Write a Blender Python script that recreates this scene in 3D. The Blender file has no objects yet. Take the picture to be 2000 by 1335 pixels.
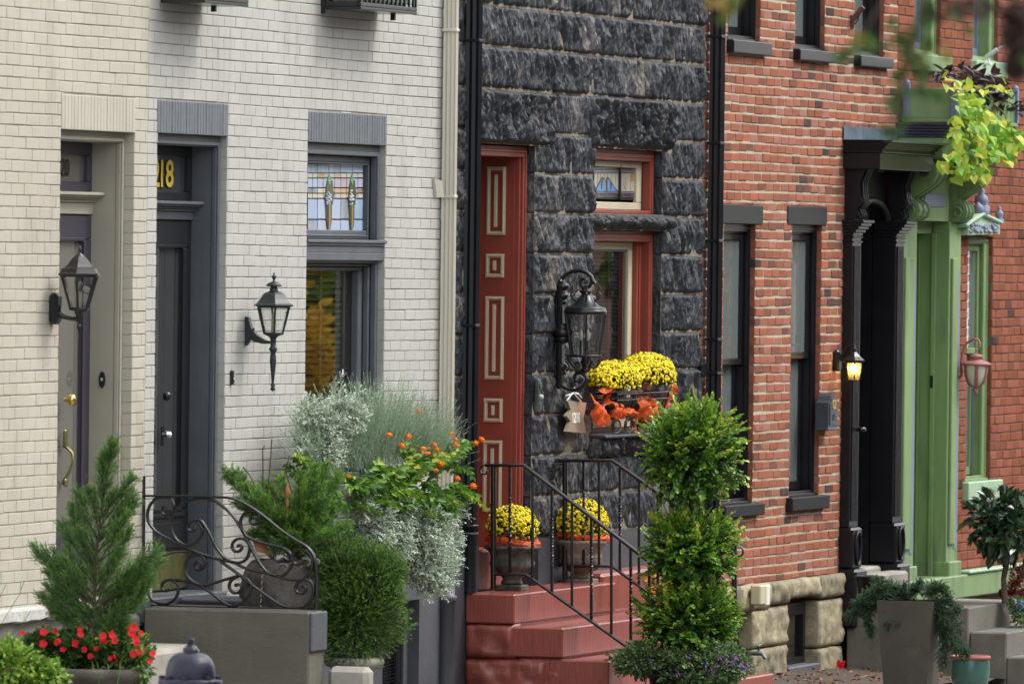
import bpy, math, random
import numpy as np
from mathutils import Vector, Matrix, noise
rnd = random.Random(7)
SC = bpy.context.scene
COL = SC.collection
# ------------------------------------------------------------------ camera
FPX = 16500.0                       # focal length in pixels of a 2000 px wide frame (about 297 mm)
TH = math.atan(5170 / FPX)          # angle between the view direction and the street
PIT = math.atan(174.0 / FPX)
ROLL = 0.0120
DIST = 58.3
fh = Vector((math.cos(TH), math.sin(TH), 0))
F = (fh * math.cos(PIT) + Vector((0, 0, -1)) * math.sin(PIT)).normalized()
R0 = F.cross(Vector((0, 0, 1))).normalized()
U0 = R0.cross(F).normalized()
# the camera is turned a touch counter-clockwise, so the scene leans clockwise
RT = (R0 * math.cos(ROLL) + U0 * math.sin(ROLL)).normalized()
UP = RT.cross(F).normalized()
CAMP = Vector((-DIST * math.cos(TH), -DIST * math.sin(TH), 3.0))
cam_d = bpy.data.cameras.new('camera')
cam_d.sensor_width = 36.0
cam_d.lens = FPX / 2000 * 36
cam_d.clip_start = 0.5
cam_d.clip_end = 2000
cam_d.dof.use_dof = True
cam_d.dof.focus_distance = 57.5
cam_d.dof.aperture_fstop = 7.0
cam = bpy.data.objects.new('camera', cam_d)
COL.objects.link(cam)
M = Matrix.Identity(4)
for i in range(3):
    M[i][0] = RT[i]; M[i][1] = UP[i]; M[i][2] = -F[i]; M[i][3] = CAMP[i]
cam.matrix_world = M
SC.camera = cam
# ------------------------------------------------------------------ light
SUN_EL, SUN_AZ = math.radians(52), math.radians(-62)    # azimuth measured from +x towards +y
sd = Vector((math.cos(SUN_EL) * math.cos(SUN_AZ), math.cos(SUN_EL) * math.sin(SUN_AZ), math.sin(SUN_EL)))
W = bpy.data.worlds.new('World'); SC.world = W; W.use_nodes = True
wn, wl = W.node_tree.nodes, W.node_tree.links
wn.clear()
sky = wn.new('ShaderNodeTexSky'); sky.sky_type = 'NISHITA'; sky.sun_disc = False
sky.sun_elevation = SUN_EL; sky.sun_rotation = math.pi / 2 - SUN_AZ
sky.air_density = 1.0; sky.dust_density = 4.0; sky.ozone_density = 0.6
hs = wn.new('ShaderNodeHueSaturation'); hs.inputs['Saturation'].default_value = 0.42
bg = wn.new('ShaderNodeBackground'); bg.inputs[1].default_value = 0.12
wo = wn.new('ShaderNodeOutputWorld')
ov = wn.new('ShaderNodeMix'); ov.data_type = 'RGBA'; ov.inputs[0].default_value = 0.5; ov.inputs[7].default_value = (9.0, 9.25, 9.6, 1)   # an even veil of cloud
wl.new(sky.outputs[0], hs.inputs['Color']); wl.new(hs.outputs[0], ov.inputs[6]); wl.new(ov.outputs[2], bg.inputs[0]); wl.new(bg.outputs[0], wo.inputs[0])
sl = bpy.data.lights.new('sun', 'SUN'); sl.energy = 0.75; sl.angle = math.radians(18); sl.color = (1.0, 0.97, 0.92)
so = bpy.data.objects.new('sun', sl); COL.objects.link(so)
so.rotation_euler = sd.to_track_quat('Z', 'Y').to_euler(); so.location = (0, -10, 30)
SC.view_settings.view_transform = 'Standard'; SC.view_settings.look = 'None'
SC.view_settings.gamma = 1.0; SC.view_settings.exposure = 1.5
SC.render.engine = 'CYCLES'
SC.cycles.use_denoising = True
SC.cycles.max_bounces = 7; SC.cycles.transparent_max_bounces = 24
SC.cycles.sample_clamp_indirect = 6.0
SC.cycles.caustics_reflective = False; SC.cycles.caustics_refractive = False
# ------------------------------------------------------------------ where a point seen in the photograph lies on a given plane
def ray(px, py):
    return (F * FPX + RT * (px - 1000.0) - UP * (py - 667.5)).normalized()
def U(px, py, y=0.0):
    d = ray(px, py); t = (y - CAMP.y) / d.y
    return CAMP + d * t
def UX(px, py, x):
    d = ray(px, py); t = (x - CAMP.x) / d.x
    return CAMP + d * t
def UZ(px, py, z):
    d = ray(px, py); t = (z - CAMP.z) / d.z
    return CAMP + d * t
def PJ(p):
    q = Vector(p) - CAMP; w = q.dot(F)
    return (1000 + FPX * q.dot(RT) / w, 667.5 - FPX * q.dot(UP) / w, FPX / w)
def XX(px, py=667, y=0.0): return U(px, py, y).x
def ZZ(px, py, y=0.0): return U(px, py, y).z
def gz(x): return -0.10 - 0.027 * x
# ------------------------------------------------------------------ mesh building
ORG = {}
def tagp(o, label=None, cat=None, group=None, kind=None):
    if label: o['label'] = label
    if cat: o['category'] = cat
    if group: o['group'] = group
    if kind: o['kind'] = kind
    return o
def thing(name, label, cat, loc, group=None):
    o = bpy.data.objects.new(name, None); COL.objects.link(o)
    o.empty_display_size = 0.1
    o.location = loc; ORG[o.name] = Vector(loc)
    return tagp(o, label, cat, group)
_sg = []
for sx in (0, 1):
    for sy in (0, 1):
        for sz in (0, 1):
            for a in range(3): _sg.append((sx, sy, sz, a))
_ix = {k: i for i, k in enumerate(_sg)}
def _cf():
    fs = []
    for a in range(3):
        b, c = (a + 1) % 3, (a + 2) % 3
        for s in (0, 1):
            q = []
            for (u, v) in ((0, 0), (1, 0), (1, 1), (0, 1)):
                k = [0, 0, 0]; k[a] = s; k[b] = u; k[c] = v
                q.append(_ix[(k[0], k[1], k[2], a)])
            fs.append(tuple(q) if s else tuple(q[::-1]))
        for (u, v) in ((0, 0), (1, 0), (1, 1), (0, 1)):     # edges along a
            k0 = [0, 0, 0]; k0[b] = u; k0[c] = v
            k1 = list(k0); k1[a] = 1
            q = (_ix[tuple(k0) + (b,)], _ix[tuple(k1) + (b,)], _ix[tuple(k1) + (c,)], _ix[tuple(k0) + (c,)])
            fs.append(q if (u == v) else q[::-1])
    for sx in (0, 1):
        for sy in (0, 1):
            for sz in (0, 1):
                q = tuple(_ix[(sx, sy, sz, a)] for a in range(3))
                fs.append(q if (sx + sy + sz) % 2 else q[::-1])
    return fs
_CF = _cf()
class MB:
    def __init__(s): s.v = []; s.f = []; s.t = []; s.m = []; s.sm = []
    def add(s, vs, fs, tint=0.5, mi=0, smooth=False):
        n = len(s.v); s.v.extend([tuple(v) for v in vs])
        for f in fs:
            s.f.append(tuple(i + n for i in f)); s.t.append(tint); s.m.append(mi); s.sm.append(smooth)
        return s
    def box(s, x0, x1, y0, y1, z0, z1, tint=0.5, mi=0, b=0.0):
        if x1 < x0: x0, x1 = x1, x0
        if y1 < y0: y0, y1 = y1, y0
        if z1 < z0: z0, z1 = z1, z0
        if b > 0:
            b = min(b, (x1 - x0) / 2.2, (y1 - y0) / 2.2, (z1 - z0) / 2.2)
            vs = []
            for (sx, sy, sz, a) in _sg:
                o = [x1 if sx else x0, y1 if sy else y0, z1 if sz else z0]
                g = [-1 if sx else 1, -1 if sy else 1, -1 if sz else 1]
                for k in range(3):
                    if k != a: o[k] += g[k] * b
                vs.append(o)
            return s.add(vs, _CF, tint, mi)
        vs = [(x, y, z) for x in (x0, x1) for y in (y0, y1) for z in (z0, z1)]
        fs = [(0, 1, 3, 2), (4, 6, 7, 5), (0, 4, 5, 1), (2, 3, 7, 6), (0, 2, 6, 4), (1, 5, 7, 3)]
        return s.add(vs, fs, tint, mi)
    def quad(s, a, b, c, d, tint=0.5, mi=0): return s.add([a, b, c, d], [(0, 1, 2, 3)], tint, mi)
    def tube(s, pts, r, n=8, tint=0.5, mi=0, cap=True, rect=None, ups=None, smooth=True, closed=False):
        """round tube of radius r (number or list) along pts; rect=(w,h): a flat bar, w along 'ups'"""
        P = [Vector(p) for p in pts]; k = len(P)
        vs = []
        prev = None
        for i in range(k):
            if closed: d = (P[(i + 1) % k] - P[i - 1]).normalized()
            else: d = (P[min(i + 1, k - 1)] - P[max(i - 1, 0)]).normalized()
            if ups is not None: u = Vector(ups); u = (u - d * u.dot(d)).normalized()
            else:
                if prev is None:
                    u = Vector((0, 0, 1)) if abs(d.z) < 0.9 else Vector((1, 0, 0))
                else: u = prev
                u = (u - d * u.dot(d)).normalized()
            prev = u
            w = d.cross(u)
            if rect:
                a, b = rect[0] / 2, rect[1] / 2
                c_ = min(a, b) * .62
                for (p, q) in ((-1, -1), (1, -1), (1, 1), (-1, 1)):
                    e1 = P[i] + u * (a - c_) * p + w * b * q; e2 = P[i] + u * a * p + w * (b - c_) * q
                    vs += [e2, e1] if p * q > 0 else [e1, e2]
            else:
                ri = r[i] if hasattr(r, '__len__') else r
                for j in range(n):
                    t = 2 * math.pi * j / n
                    vs.append(P[i] + (u * math.cos(t) + w * math.sin(t)) * ri)
        m = 8 if rect else n
        fs = []
        for i in range(k if closed else k - 1):
            i2 = (i + 1) % k
            for j in range(m):
                fs.append((i * m + j, i * m + (j + 1) % m, i2 * m + (j + 1) % m, i2 * m + j))
        s.add(vs, fs, tint, mi, smooth)
        if cap and not closed:
            s.add(vs[:m], [tuple(range(m))[::-1]], tint, mi); s.add(vs[-m:], [tuple(range(m))], tint, mi)
        return s
    def lathe(s, prof, c, n=16, tint=0.5, mi=0, smooth=True, rot=0.0, a=None, flute=None):
        """prof: (radius, height) pairs; c: centre; flute=(count, depth, i0, i1) ripples the rows i0..i1"""
        vs = []
        for i, (r, z) in enumerate(prof):
            for j in range(n):
                t = 2 * math.pi * j / n + rot; rr = r
                if flute and flute[2] <= i <= flute[3]: rr = r * (1 + flute[1] * math.cos(flute[0] * t))
                vs.append((c[0] + rr * math.cos(t), c[1] + rr * math.sin(t), c[2] + z))
        fs = []
        for i in range(len(prof) - 1):
            for j in range(n):
                fs.append((i * n + j, i * n + (j + 1) % n, (i + 1) * n + (j + 1) % n, (i + 1) * n + j))
        s.add(vs, fs, tint, mi, smooth)
        if prof[0][0] > 1e-4: s.add(vs[:n], [tuple(range(n))[::-1]], tint, mi)
        if prof[-1][0] > 1e-4: s.add(vs[-n:], [tuple(range(n))], tint, mi)
        return s
    def prism(s, poly, fn, d0, d1, tint=0.5, mi=0):
        """poly: 2D outline; fn(u, v, d) -> point"""
        n = len(poly)
        vs = [fn(u, v, d0) for u, v in poly] + [fn(u, v, d1) for u, v in poly]
        fs = [tuple(range(n)), tuple(range(n, 2 * n))[::-1]] + [(i, i + n, (i + 1) % n + n, (i + 1) % n) for i in range(n)]
        return s.add(vs, fs, tint, mi)
    def frame(s, x0, x1, z0, z1, w, y0, y1, b=0.004, tint=0.5, mi=0, sides='lrtb'):
        """a rectangular frame in the facade plane, members butted end to end"""
        wl_ = w if not hasattr(w, '__len__') else w[0]
        wt = w if not hasattr(w, '__len__') else w[1]
        wb = w if not hasattr(w, '__len__') else w[2]
        if 't' in sides: s.box(x0, x1, y0, y1, z1 - wt, z1, tint, mi, b)
        if 'b' in sides: s.box(x0, x1, y0, y1, z0, z0 + wb, tint, mi, b)
        za = z0 + (wb if 'b' in sides else 0) + .0004; zb = z1 - (wt if 't' in sides else 0) - .0004
        if 'l' in sides: s.box(x0, x0 + wl_, y0, y1, za, zb, tint, mi, b)
        if 'r' in sides: s.box(x1 - wl_, x1, y0, y1, za, zb, tint, mi, b)
        return s
    def mesh(s, name, mats, org=Vector((0, 0, 0))):
        me = bpy.data.meshes.new(name)
        V = np.array(s.v, dtype=np.float64).reshape(-1, 3) - np.array(org)
        me.from_pydata(V.tolist(), [], s.f)
        for m in (mats if isinstance(mats, (list, tuple)) else [mats]): me.materials.append(m)
        if len(s.f):
            at = me.attributes.new('tint', 'FLOAT', 'FACE'); at.data.foreach_set('value', np.array(s.t, dtype=np.float32))
            me.polygons.foreach_set('material_index', np.array(s.m, dtype=np.int32))
            me.polygons.foreach_set('use_smooth', np.array(s.sm, dtype=bool))
        me.update()
        return me
    def build(s, name, mats, parent=None, kind=None, label=None, cat=None, group=None):
        org = ORG.get(parent.name, Vector((0, 0, 0))) if parent else Vector((0, 0, 0))
        o = bpy.data.objects.new(name, s.mesh(name, mats, org)); COL.objects.link(o)
        if parent: o.parent = parent
        ORG[o.name] = org
        return tagp(o, label, cat, group, kind)
def bulk(name, V, Fc, tint, mats, parent=None, kind=None, label=None, cat=None, group=None, mi=None, smooth=False):
    """numpy mesh: V (n,3), Fc (m,k) faces of k corners, tint (m,)"""
    org = ORG.get(parent.name, Vector((0, 0, 0))) if parent else Vector((0, 0, 0))
    me = bpy.data.meshes.new(name)
    V = np.asarray(V, dtype=np.float32) - np.array(org, dtype=np.float32)
    n, m, k = len(V), len(Fc), Fc.shape[1]
    me.vertices.add(n); me.vertices.foreach_set('co', V.ravel())
    me.loops.add(m * k); me.loops.foreach_set('vertex_index', Fc.astype(np.int32).ravel())
    me.polygons.add(m); me.polygons.foreach_set('loop_start', np.arange(0, m * k, k, dtype=np.int32))
    if mi is not None: me.polygons.foreach_set('material_index', mi.astype(np.int32))
    if smooth: me.polygons.foreach_set('use_smooth', np.ones(m, dtype=bool))
    for mt in (mats if isinstance(mats, (list, tuple)) else [mats]): me.materials.append(mt)
    at = me.attributes.new('tint', 'FLOAT', 'FACE'); at.data.foreach_set('value', np.asarray(tint, dtype=np.float32))
    me.update(calc_edges=True); me.validate()
    o = bpy.data.objects.new(name, me); COL.objects.link(o)
    if parent: o.parent = parent
    ORG[o.name] = org
    return tagp(o, label, cat, group, kind)
def copy_tree(o, parent=None, label=None):
    c = o.copy(); COL.objects.link(c)
    if parent is not None: c.parent = parent
    if label: c['label'] = label
    for ch in list(o.children): copy_tree(ch, c)
    return c
# ------------------------------------------------------------------ materials
def nodes(name):
    m = bpy.data.materials.new(name); m.use_nodes = True
    nt = m.node_tree; nt.nodes.clear()
    out = nt.nodes.new('ShaderNodeOutputMaterial')
    return m, nt, out
def N(nt, t, **kw):
    n = nt.nodes.new(t)
    for k, v in kw.items():
        if k.startswith('i_'):
            key = k[2:]
            key = int(key) if key.isdigit() else key.replace('_', ' ')
            n.inputs[key].default_value = v
        else: setattr(n, k, v)
    return n
def c4(c): return (c[0], c[1], c[2], 1.0)
def pmat(name, col, rough=0.6, col2=None, ns=3.0, ndet=4.0, stretch=(1, 1, 1), bump=0.0, bs=40.0, bstretch=(1, 1, 1),
         tint=0.0, metal=0.0, spec=0.5, coat=0.0, ramp=None, lo=0.35, hi=0.65, rv=0.0, dirt=None, trans=0.0, bdist=0.01, drip=None):
    """a procedural surface: two colours mixed by noise, an optional ramp over the per-face tint, noise relief"""
    m, nt, out = nodes(name); L = nt.links
    bs_ = N(nt, 'ShaderNodeBsdfPrincipled')
    bs_.inputs['Roughness'].default_value = rough; bs_.inputs['Metallic'].default_value = metal
    bs_.inputs['Specular IOR Level'].default_value = spec
    if coat: bs_.inputs['Coat Weight'].default_value = coat; bs_.inputs['Coat Roughness'].default_value = 0.12
    geo = N(nt, 'ShaderNodeNewGeometry')
    mp = N(nt, 'ShaderNodeMapping'); mp.inputs['Scale'].default_value = stretch
    L.new(geo.outputs['Position'], mp.inputs[0])
    nz = N(nt, 'ShaderNodeTexNoise'); nz.inputs['Scale'].default_value = ns; nz.inputs['Detail'].default_value = ndet
    nz.inputs['Roughness'].default_value = 0.62
    L.new(mp.outputs[0], nz.inputs['Vector'])
    at = N(nt, 'ShaderNodeAttribute', attribute_name='tint')
    if ramp:
        cr = N(nt, 'ShaderNodeValToRGB'); el = cr.color_ramp.elements
        el[0].position = ramp[0][0]; el[0].color = c4(ramp[0][1]); el[1].position = ramp[1][0]; el[1].color = c4(ramp[1][1])
        for p, c in ramp[2:]:
            e = el.new(p); e.color = c4(c)
        L.new(at.outputs['Fac'], cr.inputs[0]); base = cr.outputs[0]
    else:
        rgb = N(nt, 'ShaderNodeRGB'); rgb.outputs[0].default_value = c4(col); base = rgb.outputs[0]
    if col2 is not None:
        mr = N(nt, 'ShaderNodeMapRange'); mr.inputs[1].default_value = lo; mr.inputs[2].default_value = hi
        L.new(nz.outputs['Fac'], mr.inputs[0])
        mx = N(nt, 'ShaderNodeMix', data_type='RGBA'); L.new(mr.outputs[0], mx.inputs[0]); L.new(base, mx.inputs[6])
        mx.inputs[7].default_value = c4(col2); base = mx.outputs[2]
    if dirt:          # (colour, scale, threshold): blotches of their own shape
        n2 = N(nt, 'ShaderNodeTexNoise'); n2.inputs['Scale'].default_value = dirt[1]; n2.inputs['Detail'].default_value = 6
        n2.inputs['Roughness'].default_value = 0.7
        L.new(mp.outputs[0], n2.inputs['Vector'])
        mr = N(nt, 'ShaderNodeMapRange'); mr.inputs[1].default_value = dirt[2]; mr.inputs[2].default_value = dirt[2] + 0.18
        L.new(n2.outputs['Fac'], mr.inputs[0])
        mx = N(nt, 'ShaderNodeMix', data_type='RGBA'); L.new(mr.outputs[0], mx.inputs[0]); L.new(base, mx.inputs[6])
        mx.inputs[7].default_value = c4(dirt[0]); base = mx.outputs[2]
    if drip:          # (colour, scale, threshold): runs that water left down the face
        m3 = N(nt, 'ShaderNodeMapping'); m3.inputs['Scale'].default_value = (1, 1, .09); L.new(geo.outputs['Position'], m3.inputs[0])
        n3 = N(nt, 'ShaderNodeTexNoise'); n3.inputs['Scale'].default_value = drip[1]; n3.inputs['Detail'].default_value = 5; n3.inputs['Roughness'].default_value = 0.7
        L.new(m3.outputs[0], n3.inputs['Vector'])
        n4 = N(nt, 'ShaderNodeTexNoise'); n4.inputs['Scale'].default_value = 1.1; n4.inputs['Detail'].default_value = 3; L.new(geo.outputs['Position'], n4.inputs['Vector'])
        mr = N(nt, 'ShaderNodeMapRange'); mr.inputs[1].default_value = drip[2]; mr.inputs[2].default_value = drip[2] + 0.22; L.new(n3.outputs['Fac'], mr.inputs[0])
        m4 = N(nt, 'ShaderNodeMapRange'); m4.inputs[1].default_value = .42; m4.inputs[2].default_value = .62; L.new(n4.outputs['Fac'], m4.inputs[0])
        mm = N(nt, 'ShaderNodeMath', operation='MULTIPLY'); L.new(mr.outputs[0], mm.inputs[0]); L.new(m4.outputs[0], mm.inputs[1])
        mx = N(nt, 'ShaderNodeMix', data_type='RGBA'); L.new(mm.outputs[0], mx.inputs[0]); L.new(base, mx.inputs[6])
        mx.inputs[7].default_value = c4(drip[0]); base = mx.outputs[2]
    if tint:
        ma = N(nt, 'ShaderNodeMath', operation='MULTIPLY_ADD'); ma.inputs[1].default_value = tint; ma.inputs[2].default_value = 1 - tint / 2
        L.new(at.outputs['Fac'], ma.inputs[0])
        vm = N(nt, 'ShaderNodeVectorMath', operation='SCALE'); L.new(base, vm.inputs[0]); L.new(ma.outputs[0], vm.inputs['Scale'])
        base = vm.outputs[0]
    L.new(base, bs_.inputs['Base Color'])
    if rv:
        mr = N(nt, 'ShaderNodeMapRange'); mr.inputs[3].default_value = max(0.03, rough - rv); mr.inputs[4].default_value = min(1, rough + rv)
        mr.inputs[1].default_value = 0.3; mr.inputs[2].default_value = 0.7
        L.new(nz.outputs['Fac'], mr.inputs[0]); L.new(mr.outputs[0], bs_.inputs['Roughness'])
    if bump:
        mp2 = N(nt, 'ShaderNodeMapping'); mp2.inputs['Scale'].default_value = bstretch
        L.new(geo.outputs['Position'], mp2.inputs[0])
        nb = N(nt, 'ShaderNodeTexNoise'); nb.inputs['Scale'].default_value = bs; nb.inputs['Detail'].default_value = 5
        nb.inputs['Roughness'].default_value = 0.65
        L.new(mp2.outputs[0], nb.inputs['Vector'])
        bp = N(nt, 'ShaderNodeBump'); bp.inputs['Strength'].default_value = bump; bp.inputs['Distance'].default_value = bdist
        L.new(nb.outputs['Fac'], bp.inputs['Height']); L.new(bp.outputs[0], bs_.inputs['Normal'])
    sh = bs_.outputs[0]
    if trans:
        tr = N(nt, 'ShaderNodeBsdfTranslucent'); L.new(base, tr.inputs[0])
        ms = N(nt, 'ShaderNodeMixShader'); ms.inputs[0].default_value = trans
        L.new(sh, ms.inputs[1]); L.new(tr.outputs[0], ms.inputs[2]); sh = ms.outputs[0]
    L.new(sh, out.inputs[0])
    return m
def glassmat(name, tintc=(1, 1, 1), rough=0.0, ior=1.5, refl=1.0, bump=0.0, bs=12.0, dif=None, bst=(1, 1, 1)):
    """a thin pane: clear (or stained) with a reflection that grows towards grazing angles"""
    m, nt, out = nodes(name); L = nt.links
    fr = N(nt, 'ShaderNodeFresnel'); fr.inputs[0].default_value = ior
    mu = N(nt, 'ShaderNodeMath', operation='MULTIPLY'); mu.inputs[1].default_value = 1.6 * refl; mu.use_clamp = True
    L.new(fr.outputs[0], mu.inputs[0])
    tr = N(nt, 'ShaderNodeBsdfTransparent'); tr.inputs[0].default_value = c4(tintc)
    gl = N(nt, 'ShaderNodeBsdfGlossy'); gl.inputs['Roughness'].default_value = rough
    ms = N(nt, 'ShaderNodeMixShader'); L.new(mu.outputs[0], ms.inputs[0])
    sh = tr.outputs[0]
    if dif:
        d = N(nt, 'ShaderNodeBsdfDiffuse'); d.inputs[0].default_value = c4(dif[0])
        m2 = N(nt, 'ShaderNodeMixShader'); m2.inputs[0].default_value = dif[1]
        L.new(sh, m2.inputs[1]); L.new(d.outputs[0], m2.inputs[2]); sh = m2.outputs[0]
    L.new(sh, ms.inputs[1]); L.new(gl.outputs[0], ms.inputs[2]); L.new(ms.outputs[0], out.inputs[0])
    if bump:
        geo = N(nt, 'ShaderNodeNewGeometry')
        mp = N(nt, 'ShaderNodeMapping'); mp.inputs['Scale'].default_value = bst
        L.new(geo.outputs['Position'], mp.inputs[0])
        nb = N(nt, 'ShaderNodeTexNoise'); nb.inputs['Scale'].default_value = bs; nb.inputs['Detail'].default_value = 2
        L.new(mp.outputs[0], nb.inputs['Vector'])
        bp = N(nt, 'ShaderNodeBump'); bp.inputs['Strength'].default_value = bump; bp.inputs['Distance'].default_value = 0.01
        L.new(nb.outputs['Fac'], bp.inputs['Height']); L.new(bp.outputs[0], gl.inputs['Normal']); L.new(bp.outputs[0], fr.inputs['Normal'])
    return m
# ------------------------------------------------------------------ shared materials
m_cream = pmat('cream_paint', (.435, .412, .345), .6, (.39, .368, .30), 2.2, stretch=(1, 1, .45), tint=.10, bump=.25, bs=90, dirt=((.33, .305, .24), 5.0, .60), spec=.2, drip=((.27, .245, .19), 5.0, .50))
m_cream2 = pmat('pale_cream_paint', (.42, .417, .388), .6, (.38, .375, .342), 2.0, stretch=(1, 1, .45), tint=.10, bump=.25, bs=90, dirt=((.33, .32, .28), 4.0, .60), spec=.2, drip=((.27, .26, .225), 5.0, .50))
m_joint1 = pmat('stained_paint_joint', (.27, .235, .20), .9, (.34, .31, .255), 9.0)
m_joint2 = pmat('dirty_paint_joint', (.26, .23, .205), .9, (.33, .30, .265), 9.0)
RED = [(0.0, (.045, .038, .036)), (0.10, (.09, .055, .048)), (.16, (.15, .070, .050)), (.35, (.245, .088, .055)),
       (.58, (.30, .108, .064)), (.74, (.295, .122, .085)), (.84, (.31, .145, .115)), (.90, (.35, .12, .066)), (1.0, (.41, .145, .075))]
m_red = pmat('red_brick', (.3, .1, .06), .85, (.22, .095, .07), 14.0, ramp=RED, bump=.5, bs=120, lo=.5, hi=.85, spec=.08)
RED2 = [(0.0, (.05, .03, .028)), (.12, (.13, .05, .035)), (.35, (.19, .062, .034)), (.62, (.24, .078, .042)), (.86, (.27, .095, .062)), (1.0, (.31, .10, .048))]
m_red2 = pmat('orange_red_brick', (.3, .1, .06), .85, (.18, .06, .04), 12.0, ramp=RED2, bump=.5, bs=120, lo=.5, hi=.85, spec=.08)
m_mortar = pmat('cream_mortar', (.46, .42, .31), .95, (.36, .32, .23), 8.0, bump=.6, bs=160)
m_mortar2 = pmat('grey_mortar', (.17, .15, .12), .95, (.11, .095, .08), 8.0, bump=.6, bs=160)
m_stone = None
m_slate = pmat('slate_grey_paint', (.092, .102, .115), .42, (.075, .084, .095), 6, bump=.2, bs=60, spec=.4, tint=.12, drip=((.11, .12, .13), 9.0, .50))
m_slate_l = pmat('slate_grey_brick_paint', (.125, .138, .150), .5, (.10, .112, .125), 12, bump=.25, bs=80, spec=.5, tint=.25)
m_char = pmat('charcoal_paint', (.013, .014, .017), .35, (.010, .011, .013), 5, bump=.06, bs=60, spec=.3)
m_purple = pmat('dark_plum_paint', (.040, .036, .055), .38, (.035, .032, .046), 5, bump=.05, bs=50)
m_beige = pmat('beige_trim_paint', (.34, .32, .26), .45, (.31, .29, .235), 3, bump=.06, bs=50, spec=.4)
m_barn = pmat('brick_red_paint', (.24, .052, .032), .45, (.205, .044, .029), 5, bump=.15, bs=50, bstretch=(1, 1, .2), spec=.4)
m_ivory = pmat('ivory_paint', (.52, .47, .34), .4, (.47, .42, .30), 6, bump=.1, bs=70)
m_black = pmat('black_gloss_paint', (.007, .007, .009), .3, (.010, .010, .012), 6, bump=.12, bs=70, spec=.28)
m_iron = pmat('black_iron', (.008, .008, .009), .22, (.012, .011, .011), 20, bump=.15, bs=150, spec=.5)
m_green = pmat('sage_green_paint', (.20, .30, .135), .5, (.165, .255, .11), 5, stretch=(1, 1, .25), bump=.2, bs=60, bstretch=(1, 1, .15), spec=.3, dirt=((.12, .17, .085), 4.0, .60), drip=((.10, .15, .07), 9.0, .48))
m_green2 = pmat('leaf_green_door_paint', (.15, .225, .035), .45, (.13, .195, .03), 3, bump=.05, bs=50, spec=.3)
m_mint = pmat('pale_green_paint', (.33, .47, .31), .55, (.26, .40, .25), 6, bump=.15, bs=60)
m_blue = pmat('blue_grey_paint', (.15, .19, .30), .45, (.13, .165, .26), 5, bump=.05, bs=60)
m_navy = pmat('navy_paint', (.022, .022, .048), .4, (.018, .018, .036), 5, bump=.05, bs=60)
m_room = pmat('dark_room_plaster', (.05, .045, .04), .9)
m_lead = pmat('lead_came', (.035, .033, .03), .45, metal=.6)
m_brass = pmat('polished_brass', (.75, .52, .16), .22, metal=1.0, bump=.1, bs=60)
m_brass2 = pmat('tarnished_brass', (.30, .25, .10), .35, (.13, .16, .06), 9, metal=.75, bump=.2, bs=60)
m_steel = pmat('bright_metal', (.6, .6, .6), .2, metal=1.0)
m_glass = glassmat('window_glass', (.82, .86, .84), refl=1.0)
m_glass_old = glassmat('wavy_window_glass', (.80, .84, .82), refl=1.05, bump=.03, bs=2.2)
m_conc = pmat('weathered_concrete', (.155, .145, .12), .85, (.11, .10, .08), 3, bump=.5, bs=50, dirt=((.075, .07, .055), 2.5, .6))
m_concl = pmat('pale_concrete', (.33, .31, .27), .85, (.25, .235, .20), 5, bump=.5, bs=60, dirt=((.16, .15, .125), 5, .62))
m_olive = pmat('olive_grey_cement', (.105, .10, .078), .75, (.085, .08, .062), 2.0, stretch=(1, 1, 3), bump=.35, bs=25, bstretch=(1, 1, 2.5), dirt=((.06, .056, .042), 2.2, .6), drip=((.15, .145, .12), 6.0, .52))
m_greyf = pmat('grey_floor_paint', (.12, .125, .135), .35, (.09, .093, .10), 4, bump=.2, bs=50)
m_base = pmat('grey_foundation_paint', (.095, .098, .112), .55, (.075, .078, .09), 5, bump=.4, bs=30)
m_blackbase = pmat('black_base_course_paint', (.05, .053, .062), .4, (.035, .037, .045), 6, bump=.5, bs=30)
m_stoop = pmat('red_stoop_paint', (.265, .068, .050), .28, (.215, .056, .042), 3, bump=.5, bs=40, bstretch=(1, 1, .16), spec=.5, dirt=((.12, .045, .036), 5, .58), drip=((.33, .12, .10), 12.0, .5))
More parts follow.
